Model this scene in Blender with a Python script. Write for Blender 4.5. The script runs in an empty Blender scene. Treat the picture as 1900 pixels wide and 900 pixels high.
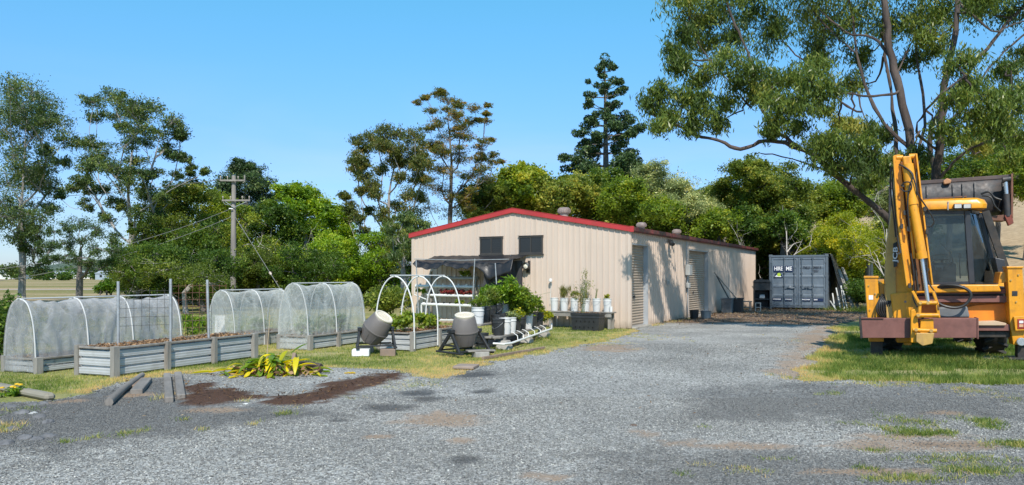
import bpy, math, random
import numpy as np
from mathutils import Vector, Matrix
R = math.radians
rng = np.random.default_rng(7)
random.seed(7)
S = bpy.context.scene
COL = S.collection
# ---------------------------------------------------------------- camera
F = 1430.0; EYE = 1.6; HOR = 512.0
cd = bpy.data.cameras.new('camera'); cam = bpy.data.objects.new('camera', cd); COL.objects.link(cam)
cd.sensor_width = 36; cd.lens = 36 * F / 1900.0; cd.shift_y = (HOR - 450) / 1900.0
cd.clip_start = 0.05; cd.clip_end = 6000
cam.location = (0, 0, EYE); cam.rotation_euler = (R(90), 0, 0)
S.camera = cam
# ---------------------------------------------------------------- light
SUN_EL = R(47); SUN_AZ = math.atan2(0.05, -1.0)      # direction to the sun: x = sin, y = cos
sdir = Vector((math.sin(SUN_AZ) * math.cos(SUN_EL), math.cos(SUN_AZ) * math.cos(SUN_EL), math.sin(SUN_EL)))
sl = bpy.data.lights.new('sun', 'SUN'); sl.energy = 4.6; sl.angle = R(0.53); sl.color = (1.0, 0.93, 0.83)
so = bpy.data.objects.new('sun', sl); COL.objects.link(so)
so.rotation_euler = sdir.to_track_quat('Z', 'Y').to_euler()
W = bpy.data.worlds.new('World'); S.world = W; W.use_nodes = True
wt = W.node_tree; wt.nodes.clear()
wo = wt.nodes.new('ShaderNodeOutputWorld'); bg = wt.nodes.new('ShaderNodeBackground')
sky = wt.nodes.new('ShaderNodeTexSky'); sky.sky_type = 'NISHITA'; sky.sun_disc = False
sky.sun_elevation = SUN_EL; sky.sun_rotation = SUN_AZ
sky.altitude = 0; sky.air_density = 1.0; sky.dust_density = 0.25; sky.ozone_density = 1.6
wtc = wt.nodes.new('ShaderNodeTexCoord'); wmp = wt.nodes.new('ShaderNodeMapping')
wmp.inputs['Scale'].default_value = (1.0, 1.0, 5.0)
wno = wt.nodes.new('ShaderNodeTexNoise'); wno.inputs['Scale'].default_value = 2.2; wno.inputs['Detail'].default_value = 8
wno.inputs['Distortion'].default_value = 0.6
wrp = wt.nodes.new('ShaderNodeValToRGB'); wrp.color_ramp.elements[0].position = 0.48; wrp.color_ramp.elements[1].position = 0.85
wrp.color_ramp.elements[0].color = (0, 0, 0, 1); wrp.color_ramp.elements[1].color = (0.8, 0.8, 0.8, 1)
wmx = wt.nodes.new('ShaderNodeMix'); wmx.data_type = 'RGBA'
hsv = wt.nodes.new('ShaderNodeHueSaturation'); hsv.inputs['Hue'].default_value = 0.487; hsv.inputs['Saturation'].default_value = 1.0; hsv.inputs['Value'].default_value = 1.5
wsp = wt.nodes.new('ShaderNodeSeparateXYZ'); wmr = wt.nodes.new('ShaderNodeMapRange')
wmr.inputs['From Min'].default_value = 0.0; wmr.inputs['From Max'].default_value = 0.26; wmr.inputs['To Min'].default_value = 1.0; wmr.inputs['To Max'].default_value = 0.0
wml = wt.nodes.new('ShaderNodeMath'); wml.operation = 'MULTIPLY'
L_ = wt.links.new
L_(wtc.outputs['Generated'], wmp.inputs['Vector']); L_(wmp.outputs[0], wno.inputs['Vector']); L_(wno.outputs['Fac'], wrp.inputs['Fac'])
L_(wtc.outputs['Generated'], wsp.inputs[0]); L_(wsp.outputs['Z'], wmr.inputs['Value'])
L_(wrp.outputs['Color'], wml.inputs[0]); L_(wmr.outputs[0], wml.inputs[1])
L_(wml.outputs[0], wmx.inputs['Factor']); L_(sky.outputs[0], hsv.inputs['Color']); wtn = wt.nodes.new('ShaderNodeMix'); wtn.data_type = 'RGBA'; wtn.blend_type = 'MULTIPLY'; wtn.inputs['Factor'].default_value = 1.0; wtr = wt.nodes.new('ShaderNodeValToRGB'); wte = wtr.color_ramp.elements; wte.new(.16)
for i_, (p_, c_) in enumerate(((.04, (.50, .64, .92)), (.16, (.60, .79, 1.12)), (.36, (.57, 1.17, 1.32)))): wte[i_].position = p_; wte[i_].color = (*c_, 1)
wsz = wt.nodes.new('ShaderNodeSeparateXYZ'); wt.links.new(wtc.outputs['Generated'], wsz.inputs[0]); wt.links.new(wsz.outputs['Z'], wtr.inputs[0]); wt.links.new(wtr.outputs[0], wtn.inputs['B'])
L_(hsv.outputs[0], wtn.inputs['A']); L_(wtn.outputs['Result'], wmx.inputs['A'])
wmx.inputs['B'].default_value = (6.0, 7.7, 10.0, 1)
L_(wmx.outputs['Result'], bg.inputs['Color']); bg.inputs['Strength'].default_value = 0.085
L_(bg.outputs[0], wo.inputs['Surface'])
S.view_settings.view_transform = 'Standard'; S.view_settings.look = 'None'
S.view_settings.exposure = 0.3; S.view_settings.gamma = 1.0; S.view_settings.use_curve_mapping = False
S.render.engine = 'CYCLES'
S.cycles.max_bounces = 7; S.cycles.transparent_max_bounces = 24; S.cycles.diffuse_bounces = 3
S.cycles.use_denoising = True
# ---------------------------------------------------------------- helpers
def at(px, py, Y): return Vector(((px - 950) / F * Y, Y, EYE - (py - HOR) / F * Y))
def gnd(px, py):
    Y = EYE * F / (py - HOR); return Vector(((px - 950) / F * Y, Y, 0))
def hash2(ix, iy, s):
    h = (ix.astype(np.int64) * 374761393 + iy.astype(np.int64) * 668265263 + s * 974711) & 0x7fffffff
    h = ((h ^ (h >> 13)) * 1274126177) & 0x7fffffff
    return ((h ^ (h >> 16)) & 0xffff) / 65535.0
def vnoise(x, y, s=0):
    x = np.asarray(x, float); y = np.asarray(y, float)
    ix = np.floor(x); iy = np.floor(y); fx = x - ix; fy = y - iy
    fx = fx * fx * (3 - 2 * fx); fy = fy * fy * (3 - 2 * fy)
    a = hash2(ix, iy, s); b = hash2(ix + 1, iy, s); c = hash2(ix, iy + 1, s); d = hash2(ix + 1, iy + 1, s)
    return (a + (b - a) * fx) * (1 - fy) + (c + (d - c) * fx) * fy
def fbm(x, y, s=0, o=4):
    t = 0; a = 0.5
    for k in range(o): t = t + a * vnoise(np.asarray(x) * 2 ** k, np.asarray(y) * 2 ** k, s + k); a *= 0.5
    return t
def sstep(a, b, x):
    t = np.clip((x - a) / (b - a), 0, 1); return t * t * (3 - 2 * t)
def inpoly(x, y, P):
    c = np.zeros(np.shape(x), bool); n = len(P)
    for i in range(n):
        x1, y1 = P[i]; x2, y2 = P[(i + 1) % n]
        if y1 == y2: continue
        k = ((y1 > y) != (y2 > y)) & (x < (x2 - x1) * (y - y1) / (y2 - y1) + x1); c ^= k
    return c
def dpoly(x, y, P):
    d = np.full(np.shape(x), 1e9); n = len(P)
    for i in range(n):
        x1, y1 = P[i]; x2, y2 = P[(i + 1) % n]; dx, dy = x2 - x1, y2 - y1; l = dx * dx + dy * dy + 1e-12
        t = np.clip(((x - x1) * dx + (y - y1) * dy) / l, 0, 1)
        d = np.minimum(d, np.hypot(x - x1 - t * dx, y - y1 - t * dy))
    return np.where(inpoly(x, y, P), d, -d)
def gpoly(pts): return [(gnd(a, b).x, gnd(a, b).y) for a, b in pts]

class MB:
    def __init__(s): s.v = []; s.f = []; s.m = []; s.k = 0
    def add(s, vs, fs):
        o = len(s.v); s.v += [tuple(v) for v in vs]; s.f += [tuple(i + o for i in f) for f in fs]; s.m += [s.k] * len(fs); return s
    def box(s, c, d, M=None):
        x, y, z = d[0] / 2, d[1] / 2, d[2] / 2; c = Vector(c)
        vs = [Vector(p) for p in ((-x,-y,-z),(x,-y,-z),(x,y,-z),(-x,y,-z),(-x,-y,z),(x,-y,z),(x,y,z),(-x,y,z))]
        if M is not None: vs = [M @ v for v in vs]
        return s.add([v + c for v in vs], [(0,3,2,1),(4,5,6,7),(0,1,5,4),(1,2,6,5),(2,3,7,6),(3,0,4,7)])
    def bx(s, x0, x1, y0, y1, z0, z1): return s.box(((x0+x1)/2,(y0+y1)/2,(z0+z1)/2), (abs(x1-x0),abs(y1-y0),abs(z1-z0)))
    def bar(s, a, b, w, h, up=(0,0,1)):
        a = Vector(a); b = Vector(b); d = (b - a); L = d.length; d.normalize(); up = Vector(up)
        sx = d.cross(up)
        if sx.length < 1e-4: sx = d.cross(Vector((0,1,0)))
        sx.normalize(); u = sx.cross(d)
        M = Matrix((sx, d, u)).transposed()
        return s.box((a + b) / 2, (w, L, h), M)
    def tube(s, pts, r, n=8, cap=True):
        pts = [Vector(p) for p in pts]
        if not hasattr(r, '__len__'): r = [r] * len(pts)
        N = len(pts); t0 = (pts[1] - pts[0]).normalized()
        u = t0.orthogonal().normalized(); vs = []
        for i, p in enumerate(pts):
            t = (pts[min(i+1, N-1)] - pts[max(i-1, 0)])
            t = t.normalized() if t.length > 1e-9 else t0
            u = (u - t * u.dot(t)); u = u.normalized() if u.length > 1e-6 else t.orthogonal().normalized()
            w = t.cross(u)
            for k in range(n):
                a = 2 * math.pi * k / n; vs.append(p + (u * math.cos(a) + w * math.sin(a)) * r[i])
        fs = [(i*n+k, i*n+(k+1)%n, (i+1)*n+(k+1)%n, (i+1)*n+k) for i in range(N-1) for k in range(n)]
        if cap: fs += [tuple(range(n-1, -1, -1)), tuple((N-1)*n+k for k in range(n))]
        return s.add(vs, fs)
    def lathe(s, prof, c=(0,0,0), n=24, M=None, cap=False):
        vs = []; c = Vector(c)
        for r, z in prof:
            for k in range(n):
                a = 2*math.pi*k/n; v = Vector((r*math.cos(a), r*math.sin(a), z)); vs.append((M @ v if M is not None else v) + c)
        N = len(prof)
        fs = [(i*n+k, i*n+(k+1)%n, (i+1)*n+(k+1)%n, (i+1)*n+k) for i in range(N-1) for k in range(n)]
        if cap: fs += [tuple(range(n-1, -1, -1)), tuple((N-1)*n+k for k in range(n))]
        return s.add(vs, fs)
    def prism(s, poly, fn, a, b):           # poly of (u,v), fn(u,v,w)->point, thickness a..b
        n = len(poly)
        vs = [fn(u, v, a) for u, v in poly] + [fn(u, v, b) for u, v in poly]
        fs = [tuple(range(n-1, -1, -1)), tuple(range(n, 2*n))] + [(i, (i+1)%n, n+(i+1)%n, n+i) for i in range(n)]
        return s.add(vs, fs)
    def grid(s, fn, nu, nv):
        vs = [fn(i/nu, j/nv) for j in range(nv+1) for i in range(nu+1)]
        fs = [(j*(nu+1)+i, j*(nu+1)+i+1, (j+1)*(nu+1)+i+1, (j+1)*(nu+1)+i) for j in range(nv) for i in range(nu)]
        return s.add(vs, fs)
    def build(s, name, mats, parent=None, smooth=False, bevel=0, label=None, off=None, solid=0, seg=1):
        me = bpy.data.meshes.new(name)
        v = s.v if off is None else [(a[0]-off[0], a[1]-off[1], a[2]-off[2]) for a in s.v]
        me.from_pydata(v, [], s.f)
        for m in (mats if isinstance(mats, (list, tuple)) else [mats]): me.materials.append(m)
        if s.k or any(s.m): me.polygons.foreach_set('material_index', s.m)
        if smooth:
            me.polygons.foreach_set('use_smooth', [True] * len(me.polygons))
            if smooth != 'all':
                try: me.set_sharp_from_angle(angle=R(38))
                except Exception: pass
        me.update()
        o = bpy.data.objects.new(name, me); COL.objects.link(o)
        if parent is not None: o.parent = parent
        if solid:
            q = o.modifiers.new('solid', 'SOLIDIFY'); q.thickness = solid; q.offset = 0
        if bevel:
            q = o.modifiers.new('bevel', 'BEVEL'); q.width = bevel; q.segments = seg; q.limit_method = 'ANGLE'; q.angle_limit = R(40)
        if label: o['label'] = label
        return o
def npmesh(name, V, Fc, mat, parent=None, tint=None, loc=None, smooth=False):
    me = bpy.data.meshes.new(name); V = np.ascontiguousarray(V, dtype=np.float32); Fc = np.ascontiguousarray(Fc, dtype=np.int32)
    n, k = Fc.shape
    me.vertices.add(len(V)); me.vertices.foreach_set('co', V.ravel())
    me.loops.add(n * k); me.loops.foreach_set('vertex_index', Fc.ravel())
    me.polygons.add(n); me.polygons.foreach_set('loop_start', np.arange(0, n*k, k, dtype=np.int32))
    me.polygons.foreach_set('loop_total', np.full(n, k, dtype=np.int32))
    if smooth: me.polygons.foreach_set('use_smooth', np.ones(n, bool))
    if tint is not None:
        for nm, arr in (tint.items() if isinstance(tint, dict) else [('tint', tint)]):
            a = me.attributes.new(nm, 'FLOAT', 'POINT'); a.data.foreach_set('value', np.ascontiguousarray(arr, dtype=np.float32))
    me.materials.append(mat); me.update(calc_edges=True)
    o = bpy.data.objects.new(name, me); COL.objects.link(o)
    if parent is not None: o.parent = parent
    if loc is not None: o.location = loc
    return o
def thing(name, label, cat, loc=(0,0,0), rotz=0, group=None):
    o = bpy.data.objects.new(name, None); COL.objects.link(o); o.empty_display_size = 0.2
    o.location = loc; o.rotation_euler = (0, 0, rotz); o['label'] = label; o['category'] = cat
    if group: o['group'] = group
    return o
def tag(o, label, cat, group=None):
    o['label'] = label; o['category'] = cat
    if group: o['group'] = group
    return o
def kind(o, k): o['kind'] = k; return o
def copy_tree(o, parent=None):
    c = o.copy(); COL.objects.link(c)
    if parent is not None: c.parent = parent
    for ch in [x for x in bpy.data.objects if x.parent == o]: copy_tree(ch, c)
    return c
# ---------------------------------------------------------------- materials
MATS = {}
def nodes(name):
    m = bpy.data.materials.new(name); m.use_nodes = True; nt = m.node_tree
    return m, nt, nt.nodes['Principled BSDF'], nt.nodes['Material Output']
def N(nt, t, **kw):
    n = nt.nodes.new(t)
    for k, v in kw.items():
        if k in n.inputs.keys(): n.inputs[k].default_value = v
        else: setattr(n, k, v)
    return n
def ramp(nt, src, stops):
    r = nt.nodes.new('ShaderNodeValToRGB'); e = r.color_ramp.elements
    while len(e) < len(stops): e.new(0.5)
    for i, (p, c) in enumerate(stops):
        e[i].position = p; e[i].color = (c[0], c[1], c[2], 1) if hasattr(c, '__len__') else (c, c, c, 1)
    nt.links.new(src, r.inputs[0]); return r.outputs[0]
def mixc(nt, f, a, b, bt='MIX'):
    m = nt.nodes.new('ShaderNodeMix'); m.data_type = 'RGBA'; m.blend_type = bt
    for s, v in (('Factor', f), ('A', a), ('B', b)):
        if hasattr(v, 'is_linked') or hasattr(v, 'links'): nt.links.new(v, m.inputs[s])
        elif hasattr(v, '__len__'): m.inputs[s].default_value = (v[0], v[1], v[2], 1)
        else: m.inputs[s].default_value = v
    return m.outputs['Result']
def coord(nt, scale=(1,1,1)):
    t = nt.nodes.new('ShaderNodeTexCoord'); mp = nt.nodes.new('ShaderNodeMapping'); mp.inputs['Scale'].default_value = scale
    nt.links.new(t.outputs['Object'], mp.inputs[0]); return mp.outputs[0]
def noise(nt, vec, sc, det=4, rough=0.6, dist=0):
    n = nt.nodes.new('ShaderNodeTexNoise'); n.inputs['Scale'].default_value = sc; n.inputs['Detail'].default_value = det
    n.inputs['Roughness'].default_value = rough; n.inputs['Distortion'].default_value = dist
    nt.links.new(vec, n.inputs['Vector']); return n.outputs['Fac']
def bump(nt, h, bs, strength=0.3, dist=0.01):
    b = nt.nodes.new('ShaderNodeBump'); b.inputs['Strength'].default_value = strength; b.inputs['Distance'].default_value = dist
    nt.links.new(h, b.inputs['Height']); nt.links.new(b.outputs[0], bs.inputs['Normal']); return b
def mul(c, k): return tuple(min(1, x * k) for x in c)
def mat(name, col, rough=0.6, metal=0.0, var=0.25, sc=3.0, dirt=None, dirt_amt=0.4, dsc=2.0, stretch=(1,1,1), bmp=0.15, bsc=60, bd=0.003, spec=0.5, coat=0, splash=None, chips=None):
    if name in MATS: return MATS[name]
    m, nt, b, o = nodes(name); v = coord(nt, stretch)
    n1 = noise(nt, v, sc, 6)
    c = ramp(nt, n1, [(0.3, mul(col, 1 - var)), (0.7, mul(col, 1 + var))])
    if dirt is not None:
        n2 = noise(nt, v, dsc, 8, 0.7, 0.4)
        f = ramp(nt, n2, [(0.62 - dirt_amt * 0.4, 0), (0.78 - dirt_amt * 0.25, min(1, dirt_amt * 1.6))])
        c = mixc(nt, f, c, dirt)
    nt.links.new(c, b.inputs['Base Color'])
    rr = ramp(nt, noise(nt, v, sc * 2.3, 4), [(0.3, max(0, rough - 0.12)), (0.7, min(1, rough + 0.12))])
    nt.links.new(rr, b.inputs['Roughness']); b.inputs['Metallic'].default_value = metal
    b.inputs['Specular IOR Level'].default_value = spec
    if coat: b.inputs['Coat Weight'].default_value = coat; b.inputs['Coat Roughness'].default_value = 0.25
    if bmp: bump(nt, noise(nt, v, bsc, 4), b, bmp, bd)
    if chips:       # chipped and greasy paint
        f = ramp(nt, noise(nt, v, 17, 7, .75, .3), [(.60, 0), (.66, .9)]); f_b = ramp(nt, noise(nt, v, 1.7, 3), [(.42, 0), (.62, 1)]); f = mixc(nt, 1.0, f, f_b, 'MULTIPLY')
        c3 = mixc(nt, f, c, chips); f3 = ramp(nt, noise(nt, coord(nt, (9, 9, .5)), 1.0, 5, .6), [(.52, 0), (.78, .55)]); c3 = mixc(nt, f3, c3, mul(chips, 2.2)); nt.links.new(c3, b.inputs['Base Color'])
    if splash:      # mud splashed up the foot of the wall and faint water streaks
        tc = nt.nodes.new('ShaderNodeTexCoord'); sp = nt.nodes.new('ShaderNodeSeparateXYZ'); nt.links.new(tc.outputs['Object'], sp.inputs[0])
        zz = mixc(nt, 0.35, sp.outputs['Z'], noise(nt, coord(nt, (1, 1, .6)), 7, 6, .8)); f = ramp(nt, zz, [(.16, .75), (.34, .0)])
        c2 = mixc(nt, f, c, splash); f2 = ramp(nt, noise(nt, coord(nt, (7, 7, .22)), 1.0, 5, .6), [(.55, 0), (.75, .28)]); c2 = mixc(nt, f2, c2, splash); nt.links.new(c2, b.inputs['Base Color'])
    MATS[name] = m; return m
def leafmat(name, stops, trans=0.35, rough=0.45):
    m, nt, b, o = nodes(name)
    a = N(nt, 'ShaderNodeAttribute', attribute_name='tint')
    c = ramp(nt, a.outputs['Fac'], [(p_, tuple(min(.9, x * k_) for x, k_ in zip(c_, (1.95, 1.85, 1.2)))) for p_, c_ in stops]); nt.links.new(c, b.inputs['Base Color'])
    b.inputs['Roughness'].default_value = rough; b.inputs['Specular IOR Level'].default_value = 0.35
    t = N(nt, 'ShaderNodeBsdfTranslucent'); hs = N(nt, 'ShaderNodeHueSaturation', Hue=0.485, Saturation=1.1, Value=1.5)
    nt.links.new(c, hs.inputs['Color']); nt.links.new(hs.outputs[0], t.inputs['Color'])
    mx = N(nt, 'ShaderNodeMixShader', Fac=trans); nt.links.new(b.outputs[0], mx.inputs[1]); nt.links.new(t.outputs[0], mx.inputs[2])
    nt.links.new(mx.outputs[0], o.inputs['Surface']); MATS[name] = m; return m
M_timber = mat('weathered_timber', (0.25, 0.235, 0.21), 0.85, var=0.3, sc=5, stretch=(1,1,0.25), dirt=(0.12,0.09,0.07), dirt_amt=0.35, bmp=0.5, bsc=40, bd=0.004)
M_timber_h = mat('grey_board', (0.23, 0.21, 0.185), 0.85, var=0.35, sc=6, dirt=(0.12,0.09,0.07), dirt_amt=0.3, bmp=0.5, bsc=40, bd=0.004)
M_zinc = mat('zincalume', (0.46, 0.47, 0.475), 0.5, 0.15, var=0.12, sc=2.2, dirt=(0.30,0.28,0.25), dirt_amt=0.22, bmp=0.05)
M_galv = mat('galvanised_steel', (0.45, 0.46, 0.47), 0.42, 0.6, var=0.2, sc=12, bmp=0.05)
M_pvc = mat('white_pvc', (0.66, 0.66, 0.64), 0.4, var=0.08, sc=5, dirt=(0.5,0.47,0.4), dirt_amt=0.2, bmp=0)
M_concrete = mat('concrete', (0.34, 0.32, 0.29), 0.9, var=0.25, sc=6, dirt=(0.16,0.15,0.12), dirt_amt=0.35, bmp=0.5, bsc=50)
M_cream = mat('cream_cladding', (0.56, 0.455, 0.375), 0.5, var=0.05, sc=1.2, dirt=(0.42,0.35,0.28), dirt_amt=0.12, dsc=1.2, stretch=(1,1,0.3), bmp=0.02, spec=0.35, splash=(.24,.19,.14))
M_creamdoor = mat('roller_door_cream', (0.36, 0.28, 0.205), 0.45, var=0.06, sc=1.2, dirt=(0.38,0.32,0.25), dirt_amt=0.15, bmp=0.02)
M_red = mat('red_trim', (0.42, 0.035, 0.035), 0.4, var=0.12, sc=1.5, dirt=(0.14,0.05,0.035), dirt_amt=0.2, dsc=1.3, bmp=0.02)
M_gutter = mat('weathered_red_gutter', (0.25, 0.045, 0.04), 0.55, var=0.2, sc=2, dirt=(0.055,0.035,0.028), dirt_amt=0.62, dsc=2.4, bmp=0.1)
M_roof = mat('roof_sheet', (0.45, 0.38, 0.32), 0.5, var=0.1, sc=1.5, dirt=(0.2,0.17,0.14), dirt_amt=0.3, bmp=0)
M_black = mat('black_plastic', (0.022, 0.023, 0.025), 0.45, var=0.3, sc=8, dirt=(0.10,0.09,0.08), dirt_amt=0.2, bmp=0.1)
M_darkframe = mat('dark_bronze_frame', (0.045, 0.04, 0.035), 0.45, var=0.2, sc=8, bmp=0)
M_rust = mat('rusty_steel', (0.16, 0.075, 0.05), 0.8, 0.1, var=0.35, sc=9, dirt=(0.28,0.10,0.05), dirt_amt=0.3, bmp=0.4)
M_soil = mat('mulch_soil', (0.26, 0.155, 0.085), 0.95, var=0.5, sc=22, dirt=(0.48,0.34,0.2), dirt_amt=0.35, dsc=30, bmp=1.0, bsc=40, bd=0.02)
M_bark = mat('grey_bark', (0.155, 0.135, 0.12), 0.9, var=0.45, sc=2.2, stretch=(1,1,0.35), dirt=(0.06,0.05,0.045), dirt_amt=0.4, bmp=0.8, bsc=18, bd=0.02)
M_barkpale = mat('pale_bark', (0.30, 0.28, 0.26), 0.85, var=0.35, sc=2.0, stretch=(1,1,0.4), dirt=(0.12,0.10,0.09), dirt_amt=0.35, bmp=0.5, bsc=14, bd=0.02)
M_barkred = mat('rough_red_bark', (0.066, 0.048, 0.041), 0.9, var=0.5, sc=3.0, stretch=(1,1,0.3), dirt=(0.135,0.105,0.088), dirt_amt=0.35, bmp=1.0, bsc=16, bd=0.03)
M_glassdark, nt, b, o = nodes('dark_window_glass'); b.inputs['Base Color'].default_value = (0.02,0.022,0.024,1); b.inputs['Roughness'].default_value = 0.08; b.inputs['Specular IOR Level'].default_value = 0.45
nt.links.new(ramp(nt, noise(nt, coord(nt), 3.0, 6), [(0.3,0.04),(0.7,0.16)]), b.inputs['Roughness'])
# ================================================================= SETTING
# --- shed frame used by the driveway outline
SC = Vector((3.58, 23.3, 0)); SROT = -R(27.75)
SMx = Matrix.Translation(SC) @ Matrix.Rotation(SROT, 4, 'Z')
def sw(x, y, z=0): return SMx @ Vector((x, y, z))
SHW, SHL, EAVE, RIDGE = 8.0, 20.4, 3.02, 3.74
def hill(x, y):
    s = 0.8 * x + 0.6 * y - 46
    h = np.where(s > 0, 0.24 * s * s / (s + 9), 0)
    h = h * sstep(2, 22, x) * (1 - 0.5 * sstep(60, 160, s))
    return h + 0.9 * sstep(3, 30, h) * (fbm(x / 12, y / 12, 5) - 0.5) * 3
def ground_mesh():
    xs = np.unique(np.concatenate([-np.geomspace(60, 2600, 30), np.arange(-60, 120, 2.0), np.geomspace(120, 2600, 30)]))
    ys = np.unique(np.concatenate([np.arange(-40, 130, 2.0), np.geomspace(130, 3800, 36)]))
    X, Y = np.meshgrid(xs, ys); Z = hill(X, Y) - 0.006
    V = np.stack([X, Y, Z], -1).reshape(-1, 3); nx, ny = len(xs), len(ys)
    I = (np.arange(ny-1)[:, None] * nx + np.arange(nx-1)[None]).ravel()
    return V, np.stack([I, I+1, I+1+nx, I+nx], -1)
m, nt, b, o = nodes('grass_ground'); MATS['ground'] = m
v = coord(nt)
n1 = noise(nt, v, 0.55, 8, 0.65); n2 = noise(nt, v, 6, 6, 0.7); n3 = noise(nt, v, 38, 4, 0.8)
green = ramp(nt, n3, [(0.25, (0.10,0.125,0.03)), (0.5, (0.21,0.235,0.07)), (0.75, (0.36,0.34,0.14))])
dry = ramp(nt, n3, [(0.25, (0.24,0.18,0.08)), (0.5, (0.43,0.36,0.18)), (0.75, (0.58,0.50,0.30))])
lawn = mixc(nt, ramp(nt, mixc(nt, 0.45, n1, n2), [(0.44, 0.1), (0.58, 0.85)]), green, dry)
# the far field and the hill: dry pasture with green bands
v2 = coord(nt, (0.15, 1, 1)); n4 = noise(nt, v2, 0.07, 5, 0.6)
hay = ramp(nt, noise(nt, v, 2.2, 10, 0.75), [(0.3, (0.25,0.175,0.105)), (0.55, (0.42,0.31,0.19)), (0.8, (0.55,0.43,0.29))])
past = ramp(nt, noise(nt, v, 2.2, 10, 0.75), [(0.3, (0.10,0.105,0.03)), (0.55, (0.22,0.20,0.07)), (0.8, (0.36,0.30,0.13))])
field = mixc(nt, ramp(nt, n4, [(0.46, 0), (0.56, 0.9)]), past, hay)
tc = N(nt, 'ShaderNodeTexCoord'); sp = N(nt, 'ShaderNodeSeparateXYZ'); nt.links.new(tc.outputs['Object'], sp.inputs[0])
fy = N(nt, 'ShaderNodeMapRange'); nt.links.new(sp.outputs['Y'], fy.inputs[0])
fy.inputs['From Min'].default_value = 27; fy.inputs['From Max'].default_value = 40
fz = N(nt, 'ShaderNodeMapRange'); nt.links.new(sp.outputs['Z'], fz.inputs[0]); fz.inputs['From Min'].default_value = 0.1; fz.inputs['From Max'].default_value = 0.9
c = mixc(nt, fy.outputs[0], lawn, field); c = mixc(nt, fz.outputs[0], c, hay)
nt.links.new(c, b.inputs['Base Color']); b.inputs['Roughness'].default_value = 0.95; b.inputs['Specular IOR Level'].default_value = 0.15
bump(nt, n3, b, 0.8, 0.03)
V, Fc = ground_mesh(); kind(npmesh('ground', V, Fc, m), 'structure')
# --- gravel driveway
DW = gpoly([(-330,745),(-100,735),(0,746),(100,744),(135,735),(200,714),(240,703),(350,692),(450,683),(480,679),(600,681),(700,684),(745,690),(770,699),(825,702),(862,690),(905,672),(950,667),(1015,651),(1075,640),(1125,632),(1185,613)])
DW += [tuple(sw(0.02, y).xy) for y in (0.2, 6, 12, 20)]
DW += [tuple(sw(2.2, 24).xy), (16.4, 36.6), (17.5, 33)]
DW += gpoly([(1640,590),(1600,592),(1562,604),(1545,625),(1535,645),(1500,665),(1478,688),(1495,707),(1560,705),(1700,708),(1800,711),(1960,715)]) + [(15,8.5),(15,1),(-14,1)]
def drive_d(x, y):
    return dpoly(x, y, DW) + (fbm(x * 0.9, y * 0.9, 33) - 0.47) * 0.9 * sstep(4.0, 5.5, x) + (fbm(x * 2.3, y * 2.3, 3) - 0.47) * 0.5 + (fbm(x * 9, y * 9, 13) - 0.47) * 0.15
def pm(x, y, pts, soft=0.12, amp=0.35, s=21):
    return sstep(-soft, soft, dpoly(x, y, gpoly(pts)) + (fbm(x * 1.8, y * 1.8, s + 2) - 0.47) * amp * 1.6 + (fbm(x * 7, y * 7, s) - 0.47) * amp)
def el(x, y, px, py, rx, ry, soft=0.5, s=31):
    c = gnd(px, py); a = rx / F * c.y * .95; bb = c.y * c.y / (EYE * F) * ry * .9
    d = np.hypot((x - c.x) / a, (y - c.y) / bb) + (fbm(x * 6, y * 6, s) - 0.47) * 1.7
    return 1 - sstep(1 - soft, 1 + soft, d)
def drive_masks(x, y):
    mulch = np.maximum(pm(x, y, [(335,724),(380,717),(462,738),(455,754),(400,757),(345,745)], .28, .6), pm(x, y, [(470,752),(560,736),(620,712),(690,700),(745,692),(758,702),(740,716),(680,724),(600,747),(520,757)], .28, .6))
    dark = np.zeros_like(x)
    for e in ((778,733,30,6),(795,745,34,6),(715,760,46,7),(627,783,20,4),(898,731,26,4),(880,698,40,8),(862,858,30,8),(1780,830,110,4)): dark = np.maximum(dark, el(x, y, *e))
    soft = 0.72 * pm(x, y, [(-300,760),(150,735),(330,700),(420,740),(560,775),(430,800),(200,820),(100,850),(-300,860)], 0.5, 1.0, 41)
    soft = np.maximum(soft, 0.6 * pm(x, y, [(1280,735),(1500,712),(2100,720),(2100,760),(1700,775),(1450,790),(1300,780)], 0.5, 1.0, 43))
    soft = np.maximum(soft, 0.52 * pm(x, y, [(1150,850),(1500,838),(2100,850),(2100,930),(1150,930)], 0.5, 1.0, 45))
    dirt = np.zeros_like(x)
    for e in ((820,782,85,17),(850,821,30,6),(1130,648,60,8),(700,815,30,4),(1010,890,60,8),(400,765,60,6),(245,737,45,6),(120,748,40,5),(1760,770,60,6),(1700,812,110,7),(1620,880,120,10)): dirt = np.maximum(dirt, 0.8 * el(x, y, *e))
    dirt = np.maximum(dirt, 0.75 * pm(x, y, [(1140,795),(1190,795),(1230,820),(1400,828),(1600,822),(1850,826),(1850,838),(1600,838),(1350,842),(1220,835),(1150,808)], 0.12, 0.4, 51))
    dirt = np.maximum(dirt, 0.7 * pm(x, y, [(1500,665),(1535,640),(1550,605),(1500,600),(1480,640),(1430,680),(1440,706),(1495,707)], 0.3, 0.7, 53))
    litter = sstep(24.0, 26.5, y + (fbm(x * 0.8, y * 0.8, 8) - 0.5) * 4 + 0.12 * (x - 8))
    return mulch, np.maximum(dark, soft), dirt, litter
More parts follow.
